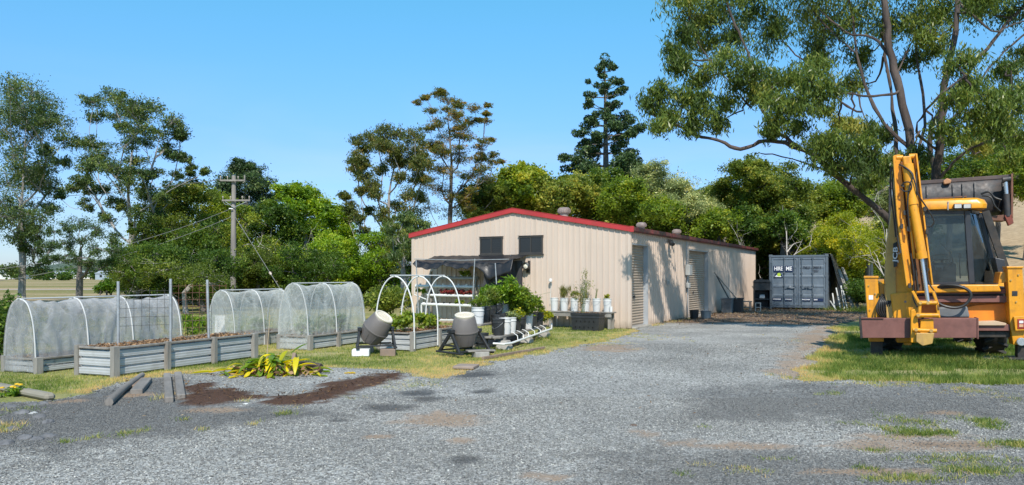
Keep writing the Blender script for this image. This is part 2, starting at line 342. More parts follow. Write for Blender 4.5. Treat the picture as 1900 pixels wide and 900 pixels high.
def driveway():
    h = 0.11; xs = np.arange(-15.5, 19, h); ys = np.arange(1.0, 41.5, h)
    X, Y = np.meshgrid(xs, ys); D = drive_d(X, Y); nx = len(xs)
    keep = (D > 0); ck = keep[:-1,:-1] & keep[1:,:-1] & keep[:-1,1:] & keep[1:,1:]
    mu, dk, di, li = drive_masks(X, Y)
    Z = 0.004 + 0.028 * fbm(X * 0.6, Y * 0.6, 9) * sstep(0, 0.5, D) + 0.014 * fbm(X * 4, Y * 4, 19) * sstep(0, 0.3, D) + 0.03 * mu
    Z = Z * (1 - 0.8 * sstep(0.3, 0, D))
    V = np.stack([X, Y, Z], -1).reshape(-1, 3)
    jj, ii = np.nonzero(ck); I = jj * nx + ii
    Fc = np.stack([I, I+1, I+1+nx, I+nx], -1); used = np.unique(Fc); mp = -np.ones(len(V), int); mp[used] = np.arange(len(used))
    t = {k: a.ravel()[used] for k, a in (('mulch', mu), ('dark', dk), ('dirt', di), ('litter', li))}
    return V[used], mp[Fc], t
m, nt, b, o = nodes('gravel'); v = coord(nt)
def vor(sc, feat='F1'):
    n = N(nt, 'ShaderNodeTexVoronoi', Scale=sc); n.feature = feat; nt.links.new(v, n.inputs['Vector']); return n
va = vor(48); vb = vor(85)
def bw(c_):
    r_ = N(nt, 'ShaderNodeSeparateColor'); nt.links.new(c_, r_.inputs[0]); return r_.outputs[0]
stone = [(0.0, (0.07,0.07,0.07)), (0.45, (0.245,0.240,0.223)), (0.8, (0.42,0.41,0.38)), (1.0, (0.62,0.60,0.57))]
ca = ramp(nt, bw(va.outputs['Color']), stone); cb = ramp(nt, bw(vb.outputs['Color']), stone)
c = mixc(nt, 0.4, ca, cb)
tone = ramp(nt, noise(nt, v, 0.45, 7, 0.6), [(0.35, 0.74), (0.62, 1.2)])
c = mixc(nt, 1.0, c, tone, 'MULTIPLY')
def attr(n_):
    a = N(nt, 'ShaderNodeAttribute', attribute_name=n_); return a.outputs['Fac']
nf = noise(nt, v, 40, 5, 0.8)
def msk(n_, lo=0.35, hi=0.65):
    m_ = mixc(nt, 0.35, attr(n_), nf); return ramp(nt, m_, [(lo, 0), (hi, 1)])
chips = ramp(nt, noise(nt, v, 60, 5, 0.8), [(0.3, (0.030,0.015,0.009)), (0.55, (0.095,0.046,0.026)), (0.8, (0.24,0.14,0.08))])
soil = ramp(nt, noise(nt, v, 30, 6, 0.8), [(0.3, (0.19,0.12,0.072)), (0.6, (0.37,0.255,0.165)), (0.8, (0.55,0.42,0.30))])
leaves = ramp(nt, noise(nt, coord(nt, (1.5, 1, 1)), 26, 6, 0.85), [(0.3, (0.07,0.045,0.032)), (0.52, (0.19,0.135,0.10)), (0.78, (0.42,0.33,0.26))])
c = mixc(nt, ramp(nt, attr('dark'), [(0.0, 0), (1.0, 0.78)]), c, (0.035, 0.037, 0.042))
c = mixc(nt, msk('dirt', 0.3, 0.8), c, soil)
c = mixc(nt, msk('litter', 0.35, 0.75), c, leaves)
c = mixc(nt, msk('mulch'), c, chips)
nt.links.new(c, b.inputs['Base Color']); b.inputs['Roughness'].default_value = 0.85; b.inputs['Specular IOR Level'].default_value = 0.3
hh = mixc(nt, 0.5, va.outputs['Distance'], nf); bump(nt, hh, b, 1.0, 0.02)
MATS['gravel'] = m
V, Fc, t = driveway(); kind(npmesh('gravel_driveway', V, Fc, m, tint=t, smooth=True), 'structure')
# --- real stones over the nearer gravel
def stones(n, y0, y1, size, seed):
    g = np.random.default_rng(seed); y = np.sqrt(g.uniform(y0**2, y1**2, n)); x = g.uniform(-0.72, 0.72, n) * y
    d = drive_d(x, y); mu, dk_, di_, li_ = drive_masks(x, y); k = (d > -0.03) & (mu * 1.6 < g.uniform(.3, 1.2, len(x))) & (di_ * 1.15 < g.uniform(.1, 1.1, len(x))) & (li_ < g.uniform(.1, 1, len(x))) & ((dk_ + .62 * fbm(x * .35, y * .35, 71) + .3 * fbm(x * 1.5, y * 1.5, 73)) > g.uniform(.1, .62, len(x))); x, y = x[k], y[k]; n = len(x)
    base = np.array([(1,0,0),(-1,0,0),(0,1,0),(0,-1,0),(0,0,1),(0,0,-1)], float)
    sc = (size * g.uniform(0.45, 1.25, (n, 1, 1))) * g.uniform(0.55, 1.2, (n, 1, 3)) * np.array([1, 1, 0.6]) * 0.5
    P = base[None] * sc + g.normal(0, 0.12, (n, 6, 3)) * sc
    a = g.uniform(0, 6.28, n); t_ = g.normal(0, 0.35, n); ca_, sa_ = np.cos(a), np.sin(a); ct, st = np.cos(t_), np.sin(t_)
    x1 = P[..., 0] * ct[:, None] + P[..., 2] * st[:, None]; z1 = -P[..., 0] * st[:, None] + P[..., 2] * ct[:, None]
    X = x1 * ca_[:, None] - P[..., 1] * sa_[:, None] + x[:, None]; Yy = x1 * sa_[:, None] + P[..., 1] * ca_[:, None] + y[:, None]
    zg = 0.004 + 0.028 * fbm(x * 0.6, y * 0.6, 9) * sstep(0, 0.5, d[k]) + 0.014 * fbm(x * 4, y * 4, 19) * sstep(0, .3, d[k]) + size * 0.12
    V = np.stack([X, Yy, z1 + zg[:, None]], -1).reshape(-1, 3)
    T = np.array([(0,2,4),(2,1,4),(1,3,4),(3,0,4),(2,0,5),(1,2,5),(3,1,5),(0,3,5)])
    Fc = (np.arange(n)[:, None, None] * 6 + T[None]).reshape(-1, 3)
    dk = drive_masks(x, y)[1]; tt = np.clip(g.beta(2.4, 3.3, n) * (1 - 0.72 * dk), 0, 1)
    return V, Fc, np.repeat(tt, 6)
m, nt, b, o = nodes('stone_chips'); a = N(nt, 'ShaderNodeAttribute', attribute_name='tint')
nt.links.new(ramp(nt, a.outputs['Fac'], [(0.0, (0.055,0.055,0.056)), (0.45, (0.235,0.232,0.218)), (0.75, (0.45,0.44,0.40)), (1.0, (0.74,0.71,0.66))]), b.inputs['Base Color']); b.inputs['Roughness'].default_value = 0.8
MATS['stone'] = m
parts = [stones(150000, 4.5, 10, 0.021, 1), stones(70000, 10, 18, 0.026, 2)]
V = np.concatenate([p[0] for p in parts]); o0 = len(parts[0][0]); Fc = np.concatenate([parts[0][1], parts[1][1] + o0]); T = np.concatenate([p[2] for p in parts])
kind(npmesh('gravel_stones', V, Fc, m, tint=T), 'stuff')
# --- grass blades
def blades(x, y, z, hgt, wid, g, lean=0.5):
    n = len(x); a = g.uniform(0, 6.28, n); l = np.abs(g.normal(0, lean, n)) * hgt; w = wid
    b0 = np.stack([x - np.cos(a) * w, y - np.sin(a) * w, z - 0.01 + 0 * x], -1); b1 = np.stack([x + np.cos(a) * w, y + np.sin(a) * w, z - 0.01 + 0 * x], -1)
    a2 = g.uniform(0, 6.28, n); tp = np.stack([x + np.cos(a2) * l, y + np.sin(a2) * l, z + hgt], -1)
    V = np.stack([b0, b1, tp], 1).reshape(-1, 3); return V, np.arange(3 * n).reshape(-1, 3)
M_grass = leafmat('grass_blades', [(0.0, (0.025,0.05,0.012)), (0.35, (0.07,0.115,0.028)), (0.6, (0.175,0.195,0.075)), (0.8, (0.30,0.265,0.15)), (1.0, (0.34,0.25,0.16))], 0.4, 0.6)
def lawn_blades(name, n, x0, x1, y0, y1, h0, wid, seed, dryness=0.0, dfun=None, thresh=0.05, bald=0):
    g = np.random.default_rng(seed); y = 1 / g.uniform(1/y1, 1/y0, n); x = g.uniform(x0, x1, n)
    k = np.abs(x) < 1.0 * y + 1; x, y = x[k], y[k]
    d = drive_d(x, y); k = (d < thresh) & ~inpoly(x, y, [tuple(sw(a, b_).xy) for a, b_ in ((0.05,-.05),(0.05,20.5),(-8.05,20.5),(-8.05,-.05))])
    x, y, d = x[k], y[k], d[k]
    dr = fbm(x * 0.7, y * 0.7, 61) * 0.6 + fbm(x * 5, y * 5, 67) * 0.4
    if bald:
        k = g.uniform(0, 1, len(x)) > sstep(.50, .62, fbm(x * 1.1, y * 1.1, 63)) * bald; x, y, d, dr = x[k], y[k], d[k], dr[k]
    edge = sstep(-0.6, 0.05, d)
    tn = np.clip(0.30 + (dr - 0.45) * 1.9 + 0.42 * edge + dryness + g.normal(0, 0.13, len(x)), 0, 1)
    hg = h0 * g.uniform(0.4, 1.3, len(x)) * (0.55 + 0.9 * (1 - dr))
    V, Fc = blades(x, y, 0 * x, hg, wid * (0.6 + y / 25), g, 0.6)
    return kind(npmesh(name, V, Fc, M_grass, tint=np.repeat(tn, 3)), 'stuff')
lawn_blades('lawn_grass', 480000, -19, 5.5, 10.5, 30, 0.034, 0.004, 5, 0.12, bald=.75)
lawn_blades('rough_grass', 190000, 5.0, 14, 11, 24, 0.075, 0.005, 6, 0.04, bald=.9)
def tufts(name, pats, seed, mt=None):
    g = np.random.default_rng(seed); xs, ys, hs, ts = [], [], [], []
    for (px, py, rx, ry, n, h, tn) in pats:
        n = int(n * .85); h = h * .8; c = gnd(px, py); a = rx / F * c.y; bb = c.y * c.y / (EYE * F) * ry
        k = max(2, n // 14); cx = c.x + g.normal(0, 0.5, k) * a; cy = c.y + g.normal(0, 0.5, k) * bb
        i = g.integers(0, k, n); rr = 0.018 + 0.02 * c.y / 8
        xs.append(cx[i] + g.normal(0, rr, n)); ys.append(cy[i] + g.normal(0, rr, n)); hs.append(h * g.uniform(0.3, 1.2, n)); ts.append(np.clip(tn + g.normal(0, .22, k)[i] + g.normal(.04, 0.12, n), 0, 1))
    x, y, h, t_ = map(np.concatenate, (xs, ys, hs, ts)); V, Fc = blades(x, y, 0.015 + 0 * x, h, 0.0035 + 0.0002 * y, g, 1.1)
    return kind(npmesh(name, V, Fc, mt or M_grass, tint=np.repeat(t_, 3)), 'stuff')
pats = [(1690,785,45,12,900,.05,.35),(1705,808,60,6,1300,.06,.3),(1660,800,40,6,500,.05,.45),(1755,806,22,5,300,.05,.35),(1825,785,30,9,700,.06,.32),(1838,796,22,5,400,.05,.3),
 (1880,830,50,8,1300,.06,.4),(1790,858,110,9,1500,.05,.42),(1830,880,90,10,1600,.055,.38),(1690,893,90,8,1200,.05,.5),(1545,733,25,4,200,.05,.35),(1800,730,60,10,900,.05,.6),(1640,715,90,6,900,.05,.65),
 (1880,745,30,12,400,.05,.5),(1595,791,18,3,150,.05,.35),(1560,790,14,3,90,.05,.4),(1605,875,18,5,260,.05,.3),(1264,887,10,4,120,.05,.28),(1310,795,12,3,60,.04,.5),(1380,880,50,8,380,.05,.7),
 (1305,868,12,5,120,.05,.68),(1418,858,8,3,60,.05,.3),(1460,858,8,3,60,.05,.3),(1625,842,20,3,200,.05,.4),(528,773,14,6,260,.07,.35),(470,790,10,5,90,.06,.6),(336,782,8,4,90,.05,.35),
 (230,810,14,6,160,.06,.5),(265,804,10,3,120,.05,.4),(120,826,10,4,120,.06,.4),(168,818,8,5,80,.06,.6),(12,805,22,10,300,.09,.7),(5,798,18,8,200,.09,.8),(375,800,6,5,60,.06,.7),(550,757,10,3,70,.05,.7),
 (700,712,40,7,600,.05,.5),(740,720,50,6,500,.05,.6),(790,715,60,8,600,.05,.55),(640,742,60,5,300,.05,.6),(455,748,12,6,90,.07,.65),(300,742,14,8,120,.09,.9),(528,758,20,4,90,.05,.6),
 (40,765,50,9,300,.07,.35),(1200,626,60,7,900,.05,.7),(1120,640,60,8,900,.05,.75),(1000,655,60,7,700,.05,.7),(1440,700,40,6,200,.05,.7),(1500,640,20,15,300,.05,.7),(1250,598,20,3,300,.08,.7),(1225,604,20,3,200,.08,.75)]
tufts('grass_tufts', pats, 77)
tufts('long_grass', [(1700,672,110,6,2600,.17,.22),(1800,676,110,6,2200,.15,.2),(1640,680,60,5,900,.12,.25),(875,655,35,4,900,.12,.15),(905,650,25,4,300,.10,.25),(1000,628,40,5,500,.12,.45),(690,652,30,3,300,.08,.3),(1590,578,60,3,1500,.3,.2),(1650,575,80,3,2000,.35,.18),(1330,575,20,2,150,.2,.35)], 78)

def chips_mesh():
    g = np.random.default_rng(91); n = 260000; y = g.uniform(8.5, 37, n); x = g.uniform(-7, 15, n); k = np.abs(x) < .72 * y; x, y = x[k], y[k]
    mu, dk, di, li = drive_masks(x, y); d = drive_d(x, y); k = (d > -.1) & ((g.uniform(0, 1, len(x)) < mu * .95) | (g.uniform(0, 1, len(x)) < li * .35) | (g.uniform(0, 1, len(x)) < .012)); x, y = x[k], y[k]; n = len(x)
    P = np.stack([x, y, 0.045 + 0.02 * g.uniform(0, 1, n) + .035 * mu[k]], -1); dd = g.normal(size=(n, 3)); dd[:, 2] *= .25; dd /= np.linalg.norm(dd, axis=1, keepdims=True)
    s_ = np.cross(dd, [0, 0, 1.0]) + g.normal(0, .25, (n, 3)); s_ /= np.linalg.norm(s_, axis=1, keepdims=True); l = (g.uniform(.02, .075, n) * (.6 + y / 30))[:, None]; w = l * g.uniform(.15, .4, (n, 1))
    V = np.stack([P - dd * l * .5, P + s_ * w * .5, P + dd * l * .5, P - s_ * w * .5], 1).reshape(-1, 3)
    t = np.where(mu[k] > .4, g.beta(1.5, 4, n), g.uniform(0.1, 1, n)); return V, np.arange(4 * n).reshape(-1, 4), np.repeat(t, 4)
V, Fc, T = chips_mesh()
kind(npmesh('bark_and_leaf_litter', V, Fc, leafmat('bark_chips', [(0, (.01,.006,.005)), (.35, (.048,.024,.014)), (.65, (.115,.07,.045)), (1, (.24,.19,.17))], .05, .85), tint=T), 'stuff')
# --- far hills behind the plain
m_h, nt, b, o = nodes('wooded_hill'); v = coord(nt)
nt.links.new(ramp(nt, noise(nt, v, 0.03, 8, 0.7), [(0.35, (0.05,0.075,0.055)), (0.65, (0.12,0.155,0.09))]), b.inputs['Base Color']); b.inputs['Roughness'].default_value = 1
def ridge(name, y0, xa, xb, hmax, seed, n=160):
    xs = np.linspace(xa, xb, n); ts = np.linspace(0, 1, 14); X, T = np.meshgrid(xs, ts)
    H = hmax * (0.35 + fbm(xs / (0.12 * y0), 0 * xs, seed) * 1.0) ; Z = H[None] * np.sin(T * math.pi / 2) * sstep(0, 0.12, (X - xa) / (xb - xa)) * sstep(0, 0.12, (xb - X) / (xb - xa)) - 1 + 2.2 * fbm(X / 9, T * 30, seed + 3) * (y0 / 900)
    Y = y0 + T * y0 * 0.25
    V = np.stack([X, Y, Z], -1).reshape(-1, 3); I = (np.arange(13)[:, None] * n + np.arange(n-1)[None]).ravel()
    return kind(npmesh(name, V, np.stack([I, I+1, I+1+n, I+n], -1), m_h, smooth=True), 'structure')
ridge('hills', 1500, -1900, 300, 24, 4)
ridge('hills', 900, -640, -560, 24, 9, 40)
# ================================================================= SHED
shed = thing('farm_shed', 'long cream corrugated metal shed with low red-trimmed gable roof beside the gravel drive', 'shed', SC, SROT)
def ribs(mb, along, x0, x1, z0, ztop, y, sgn, pitch=0.19, skip=()):
    n = int((x1 - x0) / pitch)
    for i in range(n + 1):
        c = x0 + 0.07 + i * pitch
        if c > x1 - 0.03 or any(a < c < b_ for a, b_ in skip): continue
        zt = ztop(c) if callable(ztop) else ztop
        w0, w1, h = 0.022, 0.012, 0.022 * sgn
        pr = [(-w0, 0), (-w1, h), (w1, h), (w0, 0)]
        if along == 'x': vs = [(c + a, y + d, z) for z in (z0, zt) for a, d in pr]
        else: vs = [(y + d, c + a, z) for z in (z0, zt) for a, d in pr]
        mb.add(vs, [(0,1,5,4),(1,2,6,5),(2,3,7,6),(0,3,2,1),(4,5,6,7)])
top = lambda x: EAVE + (RIDGE - EAVE) * (1 - abs(x + SHW/2) / (SHW/2)) - 0.01
g = MB()
g.prism([(-SHW, 0), (0, 0), (0, top(0)), (-SHW/2, top(-SHW/2)), (-SHW, top(-SHW))], lambda u, w, t: Vector((u, t, w)), 0.001, 0.06)
ribs(g, 'x', -SHW + 0.02, -0.05, 0.03, lambda c: top(c) - 0.02, 0.0, -1)
g.bx(-0.09, 0.012, -0.026, -0.002, 0.02, top(-.05)); g.bx(-SHW-.01, -SHW+.08, -0.026, -0.002, 0.02, top(-SHW))
for z in (0.9, 1.75, 2.5):
    for i in range(41): 
        c = -SHW + 0.09 + i * .19 + 0.095 - 0.02
        if z < top(c) - .1: g.box((c, -0.004, z), (0.012, 0.01, 0.012))
g.build('gable_wall', M_cream, shed)
g = MB(); D1, D2 = (0.12, 1.75, 2.6), (6.75, 9.8, 2.62)
ys = [(0.062, D1[0], 0, EAVE), (D1[0], D1[1], D1[2], EAVE), (D1[1], D2[0], 0, EAVE), (D2[0], D2[1], D2[2], EAVE), (D2[1], SHL, 0, EAVE)]
for a, b_, z0, z1 in ys: g.bx(-0.05, 0.0, a, b_, z0, z1)
for a, b_, z0, z1 in ys:
    if b_ - a > .2: ribs(g, 'y', a, b_ - (0 if b_ < SHL else .05), z0 + 0.02, z1 - 0.05, 0.0, 1)
g.bx(0.001, 0.024, 0.0, 0.09, 0.02, EAVE - .03)
g.build('side_wall', M_cream, shed)
g = MB(); g.bx(-SHW, -0.05, SHL-.05, SHL, 0, EAVE); g.bx(-SHW, -SHW+.05, 0.062, SHL-.05, 0, EAVE); g.build('rear_walls', M_cream, shed)
for (a, b_, zt) in (D1, D2):
    g = MB(); zz = np.arange(0.02, zt, 0.038)
    pr = []
    for k, z in enumerate(zz): pr += [(-0.15 + 0.010 * math.sin(k * math.pi), z)]
    def fn(u, w, a=a, b_=b_, zt=zt):
        z = 0.02 + w * (zt - 0.02); return (-0.155 + 0.011 * math.sin(z * 2 * math.pi / 0.085), a + 0.03 + u * (b_ - a - 0.06), z)
    g.grid(fn, 1, int(zt / 0.0106))
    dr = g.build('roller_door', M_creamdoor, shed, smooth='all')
    h = MB(); yc = (a + b_) / 2 - .3 * (b_ - a) * .4
    h.box((-0.135, yc, 0.95), (0.03, 0.16, 0.05)); h.box((-0.115, yc, 0.95), (0.012, 0.03, 0.09)); h.build('lock_handle', M_black, dr, bevel=0.004)
    h = MB(); h.bx(-0.17, -0.12, a + 0.03, b_ - .03, 0.0, 0.05); h.build('bottom_rail', M_galv, dr, bevel=.004)
    h = MB(); h.bx(-0.19, -0.003, a - 0.0, a + 0.035, 0, zt); h.bx(-0.19, -0.003, b_ - 0.035, b_, 0, zt); h.bx(-0.19, -0.003, a, b_, zt - 0.04, zt + .001)
    h.build('door_frame', mat('galv_jamb', (0.42,0.45,0.48), 0.45, 0.3, var=.1), shed)
    h = MB(); h.bx(-0.2, 0.14, a - 0.02, b_ + 0.05, -0.05, 0.035); h.build('concrete_threshold', M_concrete, shed, bevel=.01)
# roof
g = MB(); oy0, oy1 = -0.07, SHL + 0.1
for sgn in (-1, 1):
    xe = -SHW/2 + sgn * (SHW/2 + 0.05)
    def fn(u, w, sgn=sgn, xe=xe):
        x = -SHW/2 + (xe + SHW/2) * u; z = RIDGE + 0.03 - (RIDGE - EAVE) * abs(x + SHW/2) / (SHW/2)
        yy = oy0 + w * (oy1 - oy0); return (x, yy, z + 0.018 * max(0, math.cos(yy * 2 * math.pi / 0.19)) ** 2)
    g.grid(fn, 1, 760)
g.build('roof', M_roof, shed)
g = MB(); sl_ = (RIDGE - EAVE) / (SHW/2)
for sgn in (-1, 1):
    x0, x1 = -SHW/2, -SHW/2 + sgn * (SHW/2 + 0.09)
    z0, z1 = RIDGE + 0.075, RIDGE + 0.075 - sl_ * (SHW/2 + 0.09)
    g.prism([(x0, z0), (x1, z1), (x1, z1 - 0.155), (x0, z0 - 0.155)] if sgn > 0 else [(x1, z1), (x0, z0), (x0, z0 - .155), (x1, z1 - .155)], lambda u, w, t: Vector((u, t, w)), -0.085, -0.055)
    g.prism([(x0, z0+.006), (x1, z1+.006), (x1, z1 - 0.01), (x0, z0 - 0.01)] if sgn > 0 else [(x1, z1+.006), (x0, z0+.006), (x0, z0 - .01), (x1, z1 - .01)], lambda u, w, t: Vector((u, t, w)), -0.095, 0.06)
g.build('barge_trim', M_red, shed, bevel=0.006)
for x in (0.0, -SHW):
    s_ = 1 if x == 0 else -1; g = MB(); pr = [(0.004, 2.93), (0.10, 2.93), (0.125, 2.97), (0.125, 3.085), (0.11, 3.085), (0.105, 2.985), (0.09, 2.95), (0.02, 2.95), (0.02, 3.06), (0.004, 3.06)]
    g.prism([(x + s_ * a, z) for a, z in pr][::s_], lambda u, w, t: Vector((u, t, w)), -0.05, SHL + 0.1)
    g.build('gutter', M_gutter, shed)
g = MB(); g.bx(0.003, 0.126, -0.09, -0.052, 2.925, 3.1); g.build('gutter_end', M_red, shed, bevel=.004)
M_vent = mat('weathered_vent', (0.33, 0.27, 0.25), 0.55, 0.2, var=.25, sc=8, dirt=(.13,.09,.08), dirt_amt=.4)
for yv in (4.1, 13.2, 19.3):
    g = MB(); c = (-SHW/2, yv, RIDGE); g.lathe([(0.15, -.05), (0.15, 0.16), (0.17, .17), (.17, .19)], c, 20)
    vt = g.build('roof_vent', M_vent, shed, smooth=True)
    g = MB(); g.lathe([(0.14, .17), (.215, .21), (.235, .27), (.225, .34), (.15, .405), (.02, .425)], c, 40, cap=True)
    for k in range(20):
        a = k * math.pi / 10; pts = [(c[0] + r * math.cos(a), c[1] + r * math.sin(a), c[2] + z) for r, z in ((.15,.18),(.225,.215),(.247,.27),(.236,.34),(.155,.412))]
        g.tube(pts, 0.009, 4)
    g.build('turbine_head', M_vent, vt, smooth=True)
for (x0, x1) in ((-5.23, -4.37), (-3.77, -2.91)):
    z0, z1 = 2.31, 2.885; g = MB(); f_ = 0.05
    g.bx(x0, x1, -0.06, -0.027, z1 - f_, z1); g.bx(x0, x1, -0.06, -0.027, z0, z0 + f_); g.bx(x0, x0 + f_, -0.06, -0.027, z0 + f_, z1 - f_); g.bx(x1 - f_, x1, -0.06, -0.027, z0 + f_, z1 - f_)
    xm = (x0 + x1) / 2; g.bx(xm - .018, xm + .018, -0.057, -0.027, z0 + f_, z1 - f_)
    g.bx(x0 - .03, x1 + .03, -0.085, -0.027, z0 - .04, z0 - .001); g.bx(x0 - .03, x1 + .03, -0.075, -0.027, z1 + .001, z1 + .02)
    w_ = g.build('window', M_darkframe, shed, bevel=.003)
    for xa, xb in ((x0 + f_, xm - .018), (xm + .018, x1 - f_)):
        h = MB(); h.bx(xa, xb, -0.040, -0.034, z0 + f_, z1 - f_); h.build('pane', M_glassdark, w_)
    h = MB()
    for k in range(7): h.bx(xm + .02, x1 - f_, -0.044, -0.041, z0 + .1 + k * .06, z0 + .103 + k * .06)
    h.build('security_mesh', M_darkframe, w_)
g = MB(); c = Vector((-3.45, -0.14, 1.92)); Mx = Matrix.Rotation(R(90), 3, 'X')
g.lathe([(0.085, -.01), (.12, -.01), (.12, .07), (.10, .085), (.085, .06)], c, 28, Mx); wl = g.build('wall_lamp', M_black, shed, smooth=True)
g = MB(); g.lathe([(0.0001, .05), (.05, .047), (.088, .03)], c, 28, Mx); g.build('lamp_glass', mat('lamp_face', (.75,.72,.62), .25, var=.3, sc=30, bmp=0), wl, smooth=True)
g = MB(); g.bx(-3.39, -3.36, -.16, -.02, 1.84, 2.09); g.bx(-3.5, -3.36, -.05, -.02, 1.7, 1.82); g.build('lamp_bracket', M_black, wl, bevel=.004)
g = MB(); c = Vector((-2.6, -0.13, 1.47)); g.lathe([(.0001,.05),(.045,.045),(.055,.0),(.05,-.05),(.02,-.06)], c, 16); g.tube([c + Vector((0,.12,.0)), c + Vector((0,0,.0))], .015); sn = g.build('outdoor_sensor', M_pvc, shed, smooth=True)
g = MB(); g.tube([(-2.61,-.045,1.42),(-2.63,-.04,1.1),(-2.66,-.04,.7)], .01); g.build('conduit', M_pvc, sn)
g = MB(); c = Vector((0.11, 3.93, 2.80)); g.tube([(0, 3.93, 2.87), c], .02); g.box(c, (.12, .16, .12)); g.tube([c + Vector((0,.02,-.03)), c + Vector((.1, -.05, -.12))], [.045, .07], 14); g.tube([c + Vector((0,-.1,-.03)), c + Vector((.08, -.22, -.1))], [.045, .07], 14)
g.build('floodlight', M_black, shed, smooth=True, bevel=.004)
M_box = mat('grey_meter_box', (0.36, 0.37, 0.36), 0.5, var=.15, dirt=(.2,.19,.17), dirt_amt=.3)
g = MB(); g.bx(0.026, 0.2, 6.1, 6.5, 1.62, 2.02); g.bx(0.026, .15, 6.2, 6.42, 1.15, 1.34); mb_ = g.build('meter_box', M_box, shed, bevel=.012)
g = MB(); g.tube([(.06, 6.3, 1.62), (.06, 6.3, 1.34)], .02); g.tube([(.05, 6.35, 1.15), (.05, 6.35, .05)], .018); g.tube([(.05, 6.25, 2.02), (.05, 6.25, 2.88)], .018); g.build('conduit', M_galv, mb_)
g = MB(); g.bx(0.026, .09, 3.68, 3.8, 1.3, 1.47); g.bx(.09, .11, 3.71, 3.77, 1.34, 1.42); g.build('power_outlet', M_box, shed, bevel=.006)
# ================================================================= TREES
def tangent_frames(d):
    d = d / np.linalg.norm(d, axis=1, keepdims=True)
    r = np.random.default_rng(3).normal(size=d.shape); s = np.cross(d, r); s /= np.linalg.norm(s, axis=1, keepdims=True) + 1e-9
    return d, s
def leaves(P, L, Wd, g, droop=0.0, up=0.0, fold=0.25):
    """one folded diamond-shaped leaf (two triangles as a quad) at every point"""
    n = len(P); d = g.normal(size=(n, 3)); d /= np.linalg.norm(d, axis=1, keepdims=True); d[:, 2] = d[:, 2] * (1 - abs(up)) - droop * 1.6
    d /= np.linalg.norm(d, axis=1, keepdims=True) + 1e-9
    r = g.normal(size=(n, 3)); s = np.cross(d, r); s /= np.linalg.norm(s, axis=1, keepdims=True) + 1e-9
    if up:   # lay the blade flatter so that it catches the light from above
        z = np.zeros((n, 3)); z[:, 2] = 1; s2 = np.cross(d, z + 0.6 * r); s2 /= np.linalg.norm(s2, axis=1, keepdims=True) + 1e-9; s = s2
    nn = np.cross(d, s); l = (L * g.uniform(0.6, 1.3, n))[:, None]; w = (Wd * g.uniform(0.6, 1.3, n))[:, None]
    a = P - d * l * 0.5; c = P + d * l * 0.5; mid = P + nn * w * fold
    V = np.stack([a, mid + s * w * 0.5, c, mid - s * w * 0.5], 1).reshape(-1, 3)
    return V, np.arange(4 * n).reshape(-1, 4)
def unit(g, n):
    d = g.normal(size=(n, 3)); return d / np.linalg.norm(d, axis=1, keepdims=True)
